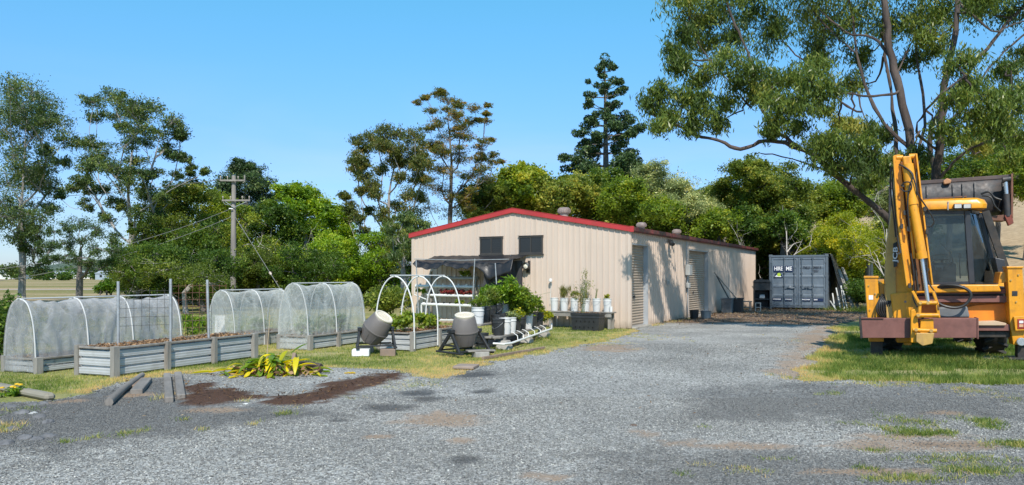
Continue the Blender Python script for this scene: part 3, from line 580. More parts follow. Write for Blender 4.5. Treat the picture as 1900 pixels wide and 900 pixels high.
def tree(name, label, cat, trunk, clumps, bark, leaf, L=.2, Wd=.08, nleaf=500, puffs=7, puff_r=.42, droop=0.3, up=0.0, r0=0.2, rtip=0.018, seed=1, group=None, flat=0.75, tone=0.5, twigs=True, nside=8, spread=.14, wob=0.07, steep=False, arch_=-.10):
    g = np.random.default_rng(seed); trunk = [Vector(p) for p in trunk]; base = trunk[0].copy(); 
    t = thing(name, label, cat, base, 0, group)
    nodesL = []; par = []; cnt = []; chains = []
    prev = -1; ch = []
    for i in range(len(trunk) - 1):          # resample
        k = max(2, int((trunk[i+1] - trunk[i]).length / 0.6))
        for j in range(k):
            p = trunk[i].lerp(trunk[i+1], j / k); nodesL.append(p + Vector(g.normal(0, .012 * r0 / .2, 3))); par.append(prev); prev = len(nodesL) - 1; ch.append(prev)
    nodesL.append(trunk[-1]); par.append(prev); ch.append(len(nodesL) - 1); chains.append(ch)
    H = max(0.5, trunk[-1].z - base.z)
    cl = [(Vector(c[0]), c[1]) for c in clumps]
    order = sorted(range(len(cl)), key=lambda i: min((cl[i][0] - p).length for p in nodesL))
    ends = []
    for i in order:
        c, r = cl[i]; best = None; bj = 0
        arr = np.array([tuple(p) for p in nodesL]); dv = np.array(c)[None] - arr; dd = np.linalg.norm(dv, axis=1)
        hz = np.hypot(dv[:, 0], dv[:, 1]); cost = dd + np.maximum(0, 1.15 * hz - dv[:, 2]) * (1.5 if steep else .5) + np.where(np.arange(len(arr)) < len(ch) * 0.28, 3.0, 0)
        bj = int(np.argmin(cost)); a = nodesL[bj]; D = (c - a).length
        if D < 0.15: ends.append(bj); continue
        k = max(2, int(D / 0.55)); prev = bj; chn = [bj]
        side = Vector(g.normal(0, 1, 3)); side = side - (c - a).normalized() * side.dot((c - a).normalized())
        side = side.normalized() * D * wob * g.uniform(.4, 1.3); arch = Vector((0, 0, D * arch_))
        for j in range(1, k + 1):
            s = j / k; p = a.lerp(c, s) + side * math.sin(s * math.pi) + arch * math.sin(s * math.pi) + Vector(g.normal(0, .03, 3)) * min(1, D)
            nodesL.append(p); par.append(prev); prev = len(nodesL) - 1; chn.append(prev)
        chains.append(chn); ends.append(prev)
    cnt = np.zeros(len(nodesL)); 
    for e in ends:
        j = e
        while j >= 0: cnt[j] += 1; j = par[j]
    tot = max(1, cnt.max()); rad = rtip * np.maximum(1, cnt) ** 0.5
    sc_ = r0 / max(rad[0], 1e-6); ex = min(max(math.log(max(r0 / rtip, 1.01)) / math.log(max(tot, 2)), .3), 1.1)
    rad = rtip * np.maximum(1, cnt) ** ex
    mb = MB()
    n0 = len(chains[0])
    for q, chn in enumerate(chains):
        rr = [rad[j] for j in chn]
        if q == 0:
            rr = [max(rad[j], r0 * (1 - i / n0) * .55) for i, j in enumerate(chn)]; rr[0] = r0 * 1.35
            if len(rr) > 1: rr[1] = max(rr[1], r0 * 1.05)
        else: rr[0] = min(rr[0], rr[1] * 1.25)
        mb.tube([nodesL[j] for j in chn], rr, nside if q == 0 else max(4, nside - 2))
    Ps, Ts = [], []
    for (c, r) in cl:
        r = r * 1.28; c_ = np.array(c); npf = max(3, int(puffs * 1.5 * g.uniform(.7, 1.3)))
        u = unit(g, npf) * (g.uniform(.35, 1.0, (npf, 1))); pc = c_ + u * r * np.array([1, 1, flat])
        for q in pc:
            if twigs:
                a = c; b_ = Vector(q); md = a.lerp(b_, .5) + Vector(g.normal(0, .06, 3)) * r
                mb.tube([a, md, b_], [rtip * .8, rtip * .6, rtip * .3], 4, cap=False)
            n = max(4, int(nleaf * 2.7 / npf * g.uniform(.4, 1.6)))
            e = unit(g, n) * (g.uniform(0.15, 1, (n, 1)) ** 0.6) * np.where(g.uniform(0, 1, (n, 1)) < .2, 1.8, 1) * r * puff_r * g.uniform(.7, 1.25); e[:, 2] *= flat
            Ps.append(q + e); Ts.append(np.clip(g.normal(tone + g.normal(0, spread), .13, n), 0, 1))
    P = np.concatenate(Ps); T = np.concatenate(Ts)
    V, Fc = leaves(P, L * .62, Wd * .66, g, droop, up)
    mb.build('trunk', bark, t, smooth=True, off=base)
    npmesh('crown', V - np.array(base), Fc, leaf, t, tint=np.repeat(T, 4))
    return t
def clp(lst, Y, seed=0, dy=1.0, rs=1.0, fill=0):
    g = np.random.default_rng(seed + 100); out = []; lst = list(lst); n0 = len(lst)
    for k in range(int(fill * n0)):
        a = lst[int(g.integers(0, n0))]; near = sorted(lst[:n0], key=lambda c: (c[0]-a[0])**2 + (c[1]-a[1])**2)[1:9]; b_ = near[int(g.integers(0, len(near)))]; u = g.uniform(.3, .7); lst.append((a[0]+(b_[0]-a[0])*u + g.normal(0, 4), a[1]+(b_[1]-a[1])*u + g.normal(0, 4), (a[2]+b_[2])*.5*g.uniform(.6, 1.0)))
    for c in lst:
        px, py, r = c[:3]; yy = Y + (c[3] if len(c) > 3 else g.normal(0, dy)); out.append((at(px, py, yy), r / F * yy * rs))
    return out
def tp(lst, Y): return [at(a, b_, Y) if b_ is not None else Vector(((a - 950) / F * Y, Y, 0)) for a, b_ in lst]
LM = dict(
 gum = leafmat('gum_leaves', [(0, (.014,.030,.014)), (.45, (.036,.064,.028)), (.75, (.066,.102,.036)), (1, (.14,.155,.05))], .3),
 gumhi = leafmat('near_gum_leaves', [(0, (.018,.034,.014)), (.4, (.046,.074,.024)), (.72, (.095,.135,.038)), (1, (.21,.205,.07))], .4, .36),
 dark = leafmat('dark_leaves', [(0, (.016,.036,.010)), (.5, (.040,.078,.018)), (.8, (.09,.14,.03)), (1, (.17,.20,.05))], .42),
 mid = leafmat('mid_green_leaves', [(0, (.03,.058,.012)), (.5, (.082,.13,.022)), (.8, (.15,.20,.033)), (1, (.27,.27,.06))], .45),
 bright = leafmat('bright_green_leaves', [(0, (.032,.072,.010)), (.5, (.085,.155,.017)), (.8, (.16,.24,.028)), (1, (.27,.31,.055))], .42),
 yellow = leafmat('yellow_green_leaves', [(0, (.06,.09,.012)), (.5, (.145,.18,.02)), (.8, (.25,.26,.032)), (1, (.38,.33,.045))], .45),
 bronze = leafmat('bronze_leaves', [(0, (.022,.038,.016)), (.45, (.058,.08,.03)), (.75, (.10,.105,.032)), (1, (.22,.14,.04))], .45),
 pine = leafmat('dark_pine_needles', [(0, (.010,.022,.014)), (.5, (.022,.045,.022)), (.8, (.045,.078,.03)), (1, (.09,.12,.045))], .1),
 olive = leafmat('olive_leaves', [(0, (.026,.046,.013)), (.5, (.072,.104,.026)), (.8, (.13,.165,.04)), (1, (.25,.25,.08))], .45),
 grey = leafmat('grey_green_leaves', [(0, (.06,.085,.05)), (.5, (.13,.165,.095)), (.8, (.22,.25,.14)), (1, (.42,.42,.28))], .3),
)
# tall gum at the left edge
c1 = [(20,165,30),(60,170,32),(85,195,26),(35,210,34),(10,240,36),(100,225,28),(118,262,24),(60,255,26),(25,290,30),(85,300,22),(60,330,28),(15,340,34),(95,345,22),(40,385,26),(75,405,24),(8,400,30),(30,440,22),(60,465,18),(-20,200,40),(-30,280,45),(-40,360,40),(115,300,18),(20,500,14),(70,500,16),(90,385,18)]
tree('gum_tree', 'tall open-crowned gum at the left edge of the photo, pale trunk behind the netted tunnel', 'tree', tp([(40,None),(42,480),(38,400),(44,320),(48,240),(52,185)], 45), clp(c1, 45, 1, 1.5, .92, .7), M_barkpale, LM['gum'], L=.24, Wd=.085, nleaf=400, puffs=14, puff_r=.40, steep=True, arch_=-.07, r0=.19, rtip=.016, flat=.8, seed=11, droop=.3, tone=.5, spread=.2)
c2 = [(175,190,20),(205,182,22),(245,195,24),(285,205,22),(320,225,20),(335,250,14),(215,215,18),(180,215,16),(265,235,24),(300,250,18),(150,262,18),(180,270,20),(230,270,20),(320,285,18),(165,300,18),(205,310,22),(255,300,18),(290,320,16),(150,335,16),(135,350,14),(190,350,16),(235,345,22),(270,345,18),(215,375,16),(300,365,14),(355,310,11),(380,318,9),(330,325,11),(160,380,14),(110,365,9),(250,395,18),(200,405,16),(290,400,18)]
tree('gum_tree', 'spreading gum with flat-topped open crown and many thin limbs, second tree from the left', 'tree', tp([(248,None),(248,500),(243,430),(238,360),(244,290),(250,220)], 42), clp(c2, 42, 2, 1.6, .95, .8), M_barkpale, LM['gum'], L=.22, Wd=.085, nleaf=300, puffs=14, puff_r=.40, steep=True, arch_=-.07, r0=.20, rtip=.015, seed=12, droop=.25, tone=.52, spread=.2, flat=.72)
c3 = [(100,430,14),(125,425,16),(150,415,18),(180,425,18),(205,440,16),(215,465,14),(120,450,18),(150,450,20),(180,460,18),(95,460,14),(110,480,14),(140,480,16),(170,488,16),(200,490,14),(85,480,10),(75,455,10)]
tree('small_tree', 'small dark wispy tree between the two tall gums behind the netted tunnel', 'tree', tp([(146,None),(147,530),(148,500),(150,460)], 33), clp(c3, 33, 3, .8), M_bark, LM['gum'], L=.14, Wd=.05, nleaf=330, puffs=8, r0=.14, rtip=.014, seed=13, droop=.3, tone=.38)
def mass(pts, Y, seed, n_in=0, dy=1.4): return clp(pts, Y, seed, dy)
BG = 'trees of the dense grove behind the power pole'
tree('bushy_tree', 'dark green leafy tree filling the left end of the grove, right of the flat-topped gum', 'tree', tp([(330,None),(325,520),(322,450),(318,400)], 44),
     mass([(285,385,24),(310,365,26),(345,355,26),(375,360,24),(295,415,28),(330,400,30),(365,395,30),(280,450,26),(315,440,30),(350,435,32),(385,430,30),(290,485,28),(325,475,30),(360,475,30),(395,470,26),(275,510,20),(310,515,24),(350,512,24),(390,508,24)], 44, 4), M_bark, LM['olive'], L=.26, Wd=.14, nleaf=850, puffs=12, r0=.22, seed=14, droop=.05, up=.3, tone=.58, group=BG, spread=.2)
tree('hoop_pine', 'very dark domed pine rising highest behind the power pole', 'tree', tp([(455,None),(455,420),(454,330)], 52),
     mass([(452,305,16),(440,320,18),(470,318,18),(425,340,22),(455,338,26),(485,340,20),(415,365,26),(450,368,28),(490,365,24),(430,395,26),(470,395,26),(500,390,20),(455,425,24)], 52, 5), M_bark, LM['pine'], L=.3, Wd=.09, nleaf=900, puffs=14, r0=.3, seed=15, droop=0, tone=.5, group=BG, flat=.6)
tree('bushy_tree', 'mid green broad tree with yellowish leaves directly behind the power pole', 'tree', tp([(420,None),(418,500),(415,430),(415,390)], 47),
     mass([(395,365,20),(415,380,24),(400,405,26),(440,400,26),(415,435,28),(450,440,28),(425,475,28),(465,480,26),(440,510,24),(480,510,22),(405,510,22)], 47, 6), M_bark, LM['mid'], L=.26, Wd=.15, nleaf=800, puffs=12, r0=.2, seed=16, droop=.1, up=.3, tone=.62, group=BG, spread=.2)
tree('bushy_tree', 'dark green vine-covered tree between the power pole and the bright green trees', 'tree', tp([(500,None),(500,480),(505,400)], 45),
     mass([(500,385,20),(520,400,22),(490,415,24),(515,435,26),(545,440,22),(490,455,26),(525,470,26),(495,495,26),(540,500,24),(570,490,22),(515,515,20),(560,520,20),(470,470,18)], 45, 7), M_barkpale, LM['dark'], L=.26, Wd=.15, nleaf=800, puffs=12, r0=.2, seed=17, droop=.1, up=.3, tone=.45, group=BG, spread=.2)
tree('leafy_tree', 'bright lime green rounded tree at the top right of the grove', 'tree', tp([(575,None),(570,480),(565,400)], 46),
     mass([(525,360,18),(545,355,18),(570,365,20),(535,385,24),(570,390,26),(600,385,22),(620,400,20),(550,415,26),(590,420,28),(625,425,22),(640,440,16),(570,450,24),(610,455,26),(645,465,20),(590,480,22)], 46, 8), M_barkpale, LM['bright'], L=.28, Wd=.16, nleaf=850, puffs=12, r0=.2, seed=18, droop=.05, up=.35, tone=.45, group=BG, spread=.22)
tree('leafy_tree', 'lower bright green tree at the right end of the grove above the third tunnel', 'tree', tp([(640,None),(640,510),(635,470)], 41),
     mass([(625,470,18),(650,475,18),(610,490,20),(640,495,22),(668,490,16),(625,515,20),(655,515,20),(680,510,14),(600,515,16),(670,525,14)], 41, 9), M_barkpale, LM['bright'], L=.25, Wd=.15, nleaf=800, puffs=11, r0=.15, seed=19, droop=.1, up=.35, tone=.38, group=BG, spread=.22)
UG = 'small trees under the grove'
for i, px in enumerate(range(268, 720, 34)):
    Y = 39.8 + (i * 7 % 5) * 1.1; b0 = Vector(((px - 950) / F * Y, Y, 0)); g = np.random.default_rng(400 + i); h = (2.9, 3.6, 2.5)[i % 3] + (1.3 if px < 400 and i % 2 else 0)
    cl = [(b0 + Vector((g.normal(0, .75), g.normal(0, .6), g.uniform(.16, 1) * h)), g.uniform(.45, .75)) for k in range(13)]
    tree('understorey_tree', 'low leafy tree in the row closing the foot of the grove behind the tunnels', 'tree', [b0, b0 + Vector((g.normal(0, .2), 0, h * .4)), b0 + Vector((g.normal(0, .4), 0, h * .8))], cl, M_bark, LM[('dark', 'olive', 'mid', 'dark')[i % 4] if px < 540 else ('mid', 'bright', 'dark')[i % 3]], L=.2, Wd=.11, nleaf=420, puffs=9, r0=.09, seed=430 + i, tone=(.62, .45, .7, .55)[i % 4], droop=.1, up=.25, wob=.2, group='low trees closing the foot of the grove')
for i, (px, Y, h, lab) in enumerate([(300, 34, 2.6, 'shrubby dark tree behind the far end of the left tunnel'), (345, 32, 2.2, 'twiggy tree with bare brown stems right of the steel posts'), (378, 35, 2.3, 'shrubby tree behind the left end of the middle tunnel'), (476, 39.5, 2.8, 'shrubby dark tree behind the middle tunnel'), (560, 37, 2.6, 'shrubby tree behind the third tunnel'), (255, 38, 2.6, 'shrubby olive tree at the foot of the flat-topped gum')]):
    b0 = Vector(((px - 950) / F * Y, Y, 0)); g = np.random.default_rng(200 + i)
    cl = [(b0 + Vector((g.normal(0, .7), g.normal(0, .6), g.uniform(.45, 1) * h)), g.uniform(.4, .7)) for k in range(11)]
    tree('small_tree', lab, 'tree', [b0, b0 + Vector((g.normal(0, .2), 0, h * .4)), b0 + Vector((g.normal(0, .4), 0, h * .8))], cl, M_barkpale if i == 1 else M_bark, LM['olive' if i % 2 else 'dark'], L=.16, Wd=.09, nleaf=260 if i == 1 else 600, puffs=8, r0=.1, seed=300 + i, tone=.42, droop=.1, up=.2, wob=.2, group=UG)
# centre: gum with hanging bronze clumps, tall sparse tree, weeping one
c4 = [(665,262,13),(690,255,14),(715,245,16),(740,250,16),(770,255,18),(755,275,18),(725,275,16),(665,290,14),(660,315,12),(675,330,14),(690,345,14),(700,360,12),(780,280,16),(765,300,14),(655,300,10),(735,300,14),(745,325,13),(775,330,14),(790,305,13),(640,365,9),(650,385,12),(665,405,12),(675,430,10),(645,405,10),(710,395,14),(735,385,16),(755,360,16),(750,420,18),(730,440,18),(765,395,18),(740,470,18),(760,450,18),(720,480,16),(690,480,10),(780,365,14)]
tree('gum_tree', 'gum with drooping bronze-grey leaf clusters left of the shed roof', 'tree', tp([(735,None),(730,520),(720,440),(722,360),(735,290)], 43), clp(c4, 43, 10, 1.4, .98, .6), M_barkpale, LM['bronze'], L=.24, Wd=.08, nleaf=310, puffs=13, puff_r=.50, steep=True, r0=.13, rtip=.02, seed=20, droop=.7, tone=.52, spread=.16)
c5 = [(790,180,8),(815,168,9),(830,185,11),(855,195,11),(880,200,12),(800,205,10),(775,190,7),(905,195,7),(845,220,14),(815,225,14),(875,225,12),(900,225,9),(795,240,12),(830,255,16),(865,255,14),(895,262,12),(790,270,12),(815,285,16),(850,285,17),(885,295,14),(915,300,11),(805,315,18),(840,320,20),(875,325,16),(905,335,12),(930,300,6),(790,345,18),(825,355,20),(860,360,18),(795,385,20),(835,392,20),(870,385,12)]
tree('sparse_tree', 'tall thin-leaved tree of layered twiggy branches with rusty leaves behind the shed', 'tree', tp([(835,None),(835,400),(838,300),(832,225),(828,180)], 47), clp(c5, 47, 11, 1.3, 1.1, 1.3), M_bark, LM['bronze'], L=.24, Wd=.075, nleaf=170, puffs=18, puff_r=.38, steep=True, r0=.15, rtip=.012, seed=21, droop=-.05, up=.5, tone=.62, flat=.5, spread=.25)
tree('weeping_tree', 'grey weeping tree behind the left corner of the shed', 'tree', tp([(750,None),(748,500),(750,430)], 38),
     mass([(725,420,14),(750,405,16),(775,410,16),(735,445,18),(765,440,20),(790,430,18),(730,470,16),(755,470,18),(780,465,18),(740,500,14),(765,500,16)], 38, 12), M_barkpale, LM['gum'], L=.24, Wd=.07, nleaf=480, puffs=8, r0=.16, seed=22, droop=.8, tone=.6)
# hoop pine: whorls of drooping-tipped branches, tufted
def conifer(name, label, px, top, base_y, Y, wmax, seed, tiers=14):
    g = np.random.default_rng(seed); b0 = Vector(((px - 950) / F * Y, Y, 0)); tz = at(px, top, Y).z; bz = at(px, base_y, Y).z
    t = thing(name, label, 'tree', b0); mb = MB(); mb.tube([b0, Vector((b0.x + .1, Y, tz * .5)), Vector((b0.x, Y, tz))], [.38, .24, .03], 10); Ps = []
    for i in range(tiers):
        s = (i + .3 * g.uniform()) / tiers; z = tz - .3 - (tz - bz) * s ** 1.05; R_ = wmax * (0.10 + 0.95 * s ** .85) * g.uniform(.8, 1.1)
        nb = 3 + int(s * 4)
        for k in range(nb):
            a = k * 2 * math.pi / nb + g.uniform(0, .8) + i; rr = R_ * g.uniform(.55, 1.1); d = Vector((math.cos(a), math.sin(a), 0))
            p0 = Vector((b0.x, Y, z)); p1 = p0 + d * rr * .5 + Vector((0, 0, rr * .05)); p2 = p0 + d * rr + Vector((0, 0, rr * (.30 if s < .4 else .14)))
            mb.tube([p0, p1, p2], [.045 + .03 * s, .03, .015], 5)
            m_ = max(1, int(rr / .75) + 1)
            for q in range(m_):
                u = 1 - q * .50 / m_ * g.uniform(.7, 1.2)
                c = np.array(p0.lerp(p2, u)) + g.normal(0, .2, 3) * (1, 1, .5) ; rs = g.uniform(.26, .48) * (0.8 + .45 * s)
                n = int(150 * rs / .35); e = unit(g, n) * (g.uniform(.2, 1, (n, 1)) ** .5) * rs * np.array([1, 1, .75]); Ps.append(c + e)
    n = 90; Ps.append(np.array([b0.x, Y, tz]) + unit(g, n) * .35)
    P = np.concatenate(Ps); V, Fc = leaves(P, .22, .085, g, -.15); T = np.repeat(np.clip(g.normal(.5, .2, len(P)), 0, 1), 4)
    mb.build('trunk', M_bark, t, smooth=True, off=b0); npmesh('crown', V - np.array(b0), Fc, LM['pine'], t, tint=T); return t
conifer('hoop_pine', 'tall conical pine with tufted whorled branches standing above the trees behind the shed', 1122, 108, 350, 56, 3.6, 31)
# grove behind the shed
GB = 'trees in the belt behind the shed'
def blob(px, py, rx, ry, n, Y, seed, r=(16, 26)):
    g = np.random.default_rng(seed); out = []
    for k in range(n):
        a = g.uniform(0, 2 * math.pi); q = math.sqrt(g.uniform(0.02, 1)); out.append((px + rx * q * math.cos(a), py + ry * q * math.sin(a), g.uniform(*r)))
    return clp(out, Y, seed, 1.6)
def belt(px, top, bot, w, Y, lm, label, seed, tone=.42, n=20, L=.27, Wd=.15, nleaf=650, bark=None, name='bushy_tree', droop=.1, up=.3, tr=None):
    cy = (top + bot) / 2; b0 = Vector(((px - 950) / F * Y, Y, float(hill((px - 950) / F * Y, Y)))); 
    return tree(name, label, 'tree', [b0, at(px + 4, (cy + bot) / 2, Y), at(px, cy, Y)], blob(px, cy, w, (bot - top) / 2 - 12, n, Y, seed), bark or M_bark, LM[lm], L=L, Wd=Wd, nleaf=nleaf, puffs=11, r0=.2, seed=seed, droop=droop, up=up, tone=min(.8, tone + .07), group=GB, spread=.22)
belt(905, 335, 430, 45, 50, 'olive', 'dull green tree just above the left slope of the shed roof', 41, .35)
belt(975, 310, 410, 50, 51, 'mid', 'leafy mid green tree above the roof ridge of the shed', 42, .55, n=24, Wd=.2, L=.36)
belt(1050, 315, 410, 48, 49, 'olive', 'yellow-tinged tree behind the first roof vent', 43, .62, n=22, Wd=.18, L=.34)
belt(1015, 330, 420, 40, 54, 'bright', 'bright green tree filling the gap left of the tall pine', 54, .40, n=16)
belt(1125, 315, 430, 50, 52, 'dark', 'dark green tree at the foot of the tall conical pine', 44, .5, n=24)
belt(1165, 330, 430, 36, 47, 'mid', 'green tree right of the tall pine behind the second roof vent', 45, .45)
belt(1225, 300, 420, 44, 50, 'grey', 'grey-green tree with pale blossom right of the tall pine', 46, .45, n=22, L=.24, Wd=.09, nleaf=700)
belt(1215, 375, 450, 40, 46, 'mid', 'low green tree just above the side gutter of the shed', 47, .45, n=16)
belt(1285, 360, 440, 45, 49, 'grey', 'pale flowering tree above the far end of the shed roof', 48, .55, n=20, L=.22, Wd=.09)
belt(1330, 395, 455, 42, 45, 'mid', 'green tree low behind the far end of the shed', 49, .4, n=14)
belt(1310, 345, 400, 30, 60, 'olive', 'distant small tree on the skyline left of the big gum limb', 55, .5, n=10)
belt(1385, 290, 400, 46, 50, 'olive', 'olive round-topped tree under the low limb of the big gum', 50, .52, n=24)
belt(1375, 380, 480, 34, 47, 'dark', 'dark shadowy tree between the shed and the container', 51, .35, n=16)
belt(1455, 310, 450, 55, 49, 'olive', 'olive tree rising behind the grey container', 52, .42, n=28)
belt(1450, 400, 490, 40, 43, 'dark', 'dull dark tree directly behind the container roof', 53, .45, n=14, nleaf=500)
belt(1560, 330, 450, 50, 52, 'mid', 'green tree behind the yellow-green tree', 56, .45, n=22)
belt(1550, 400, 505, 50, 41, 'yellow', 'yellow-green feathery tree between the container and the digger', 57, .42, n=26, L=.2, Wd=.09, nleaf=620, bark=M_barkpale)
belt(1610, 410, 500, 30, 40, 'yellow', 'small yellow-green sapling just left of the digger arm', 58, .35, n=14, L=.2, Wd=.09, nleaf=450, bark=M_barkpale)
belt(1650, 280, 430, 60, 60, 'grey', 'grey-green scrub tree on the slope behind the big gum trunks', 59, .3, n=22)
belt(1760, 250, 400, 60, 58, 'dark', 'dark tree on the slope between the digger and the big gum', 60, .45, n=24)
belt(1850, 215, 350, 60, 62, 'dark', 'dense dark green tree on the hill crest at the right edge', 61, .5, n=26)
belt(1905, 270, 375, 50, 56, 'mid', 'green tree at the right edge above the dry slope', 62, .4, n=18)
belt(1690, 380, 480, 40, 46, 'olive', 'scrubby tree behind the digger arm', 63, .3, n=14, nleaf=400)
belt(1412, 395, 505, 26, 47, 'olive', 'olive tree showing in the gap between the end of the shed and the container', 64, .45, n=14)
# bare pale tree
def bare_tree(name, label, px, Y, top, seed, r0=.09, spread=1.2, group=None, n=26):
    g = np.random.default_rng(seed); x = (px - 950) / F * Y; b0 = Vector((x, Y, float(hill(x, Y)))); tz = at(px, top, Y).z
    t = thing(name, label, 'tree', b0, 0, group); mb = MB()
    def br(p, d, L, r, k):
        pts = [p]; q = p.copy(); dd = d.copy()
        for i in range(5): dd = (dd + Vector(g.normal(0, .16, 3))).normalized(); q = q + dd * L / 5; pts.append(q.copy())
        mb.tube(pts, [r * (1 - .75 * i / 5) for i in range(6)], 5)
        if k > 0:
            for j in range(3 + (k == 3)):
                i = int(g.integers(2, 6)); e = unit(g, 1)[0]; d2 = (dd * .6 + Vector(e) * .8 * spread + Vector((0, 0, .15))).normalized(); br(pts[i], d2, L * g.uniform(.45, .75), r * .45, k - 1)
    br(b0, Vector((0, 0, 1)), (tz - b0.z) * .62, r0, 3); mb.build('trunk', mat('dead_pale_wood', (.42,.38,.34), .9, var=.2), t, smooth=True, off=b0); return t
bare_tree('dead_tree', 'bare pale dead tree above the container roof', 1462, 40, 405, 71)
bare_tree('dead_tree', 'bare pale stem and forked branches between the grove and the steel posts', 318, 36, 400, 72, .07)
bare_tree('dead_tree', 'bare whitish branches showing in the vines right of the power pole', 520, 40.5, 410, 73, .07)
bare_tree('dead_tree', 'grey bare branches on the slope behind the big gum trunk', 1640, 36, 330, 74, .07)
bare_tree('dead_tree', 'thin straight dead trunk left of the round-topped tree', 1385, 42, 420, 75, .05, .8)
for i, px in enumerate(range(1392, 1660, 30)):
    Y = 45 + (i * 5 % 4) * 1.5; z0 = float(hill((px - 950) / F * Y, Y)); b0 = Vector(((px - 950) / F * Y, Y, z0)); g = np.random.default_rng(480 + i); h = (3.4, 2.6, 3.8)[i % 3]
    cl = [(b0 + Vector((g.normal(0, .8), g.normal(0, .6), g.uniform(.2, 1) * h)), g.uniform(.45, .75)) for k in range(12)]
    tree('understorey_tree', 'low leafy tree in the row behind the container at the foot of the slope', 'tree', [b0, b0 + Vector((0, 0, h * .4)), b0 + Vector((g.normal(0, .4), 0, h * .8))], cl, M_bark, LM[('dark', 'olive', 'mid')[i % 3]], L=.2, Wd=.11, nleaf=420, puffs=7, r0=.09, seed=490 + i, tone=.4, droop=.1, up=.25, wob=.2, group='low trees behind the container')
# --- the big near gum
YB = 22.0
big_tr = [(1715,None),(1712,560),(1705,430),(1700,340),(1690,270),(1668,170),(1650,80),(1640,0),(1632,-80)]
cb_ = [(1290,35,34,1),(1330,20,30,1),(1265,60,26,0),(1310,75,30,2),(1360,60,30,1),(1400,20,34,2),(1250,95,20,0),(1345,110,34,-1),(1390,125,34,-1),(1430,60,40,2),(1300,145,26,0),(1270,180,28,-1),(1230,165,26,-1),(1210,190,24,-1),(1240,215,28,-1),(1290,205,30,-1),(1340,190,26,0),(1330,225,20,0),(1280,235,20,-1),(1220,230,18,-2),(1430,150,30,0),(1450,190,34,-2),(1500,150,36,-2),(1520,120,30,-1),(1470,140,30,-1),(1530,165,26,-2),(1440,225,26,-2),(1490,195,30,-2),
 (1480,20,44,3),(1540,40,46,3),(1520,90,34,3),(1590,20,44,2),(1600,100,26,3),(1650,40,40,2),(1580,150,24,3),(1700,30,44,1),(1740,90,24,2),(1690,110,24,2),(1750,20,40,1),(1820,10,36,2),(1880,20,30,2),
 (1780,110,34,-2),(1800,150,36,-2),(1840,180,38,-2.5),(1775,180,26,-2.5),(1870,130,28,-1),(1880,190,34,-2),(1800,220,32,-2),(1850,235,32,-2),(1890,250,28,-1),(1750,235,26,-2),(1820,270,22,0),(1870,290,20,1),(1900,100,26,2),
 (1510,265,26,-2),(1540,255,26,-2),(1570,275,28,-2),(1530,290,26,-2),(1600,265,24,-2),(1590,300,26,-2),(1620,290,26,-2),(1560,310,22,-1),(1620,330,22,-1),(1640,300,18,-1),(1480,235,20,-1),(1430,245,16,-1),(1590,345,16,0),(1560,225,20,2),(1530,205,20,2),(1640,250,22,1),(1655,300,22,-1.2),(1700,285,20,-1.2),(1610,240,24,-.5),(1400,170,26,0),(1370,150,26,0),(1260,120,22,0),
 (1430,-40,60,2),(1350,-60,60,2),(1520,-60,70,2),(1620,-60,70,2),(1720,-60,70,1),(1820,-60,70,1),(1900,-40,60,1),(1280,-40,50,1),(1400,-130,70,3),(1500,-140,80,3),(1620,-150,80,2),(1740,-150,80,2),(1560,-220,80,3),(1680,-230,80,2),(1980,40,60,1),(1980,140,50,1),(1960,-60,70,1),(1450,-200,70,4),(1330,-140,60,4),(1600,-290,70,3),(1480,-280,70,4),(1980,240,40,0)]
big = thing('gum_tree', 'huge rough-barked gum with several leaning trunks overhanging the digger on the right', 'tree', (at(1715, 626, YB).x, YB, 0))
bigb = big.location.copy()
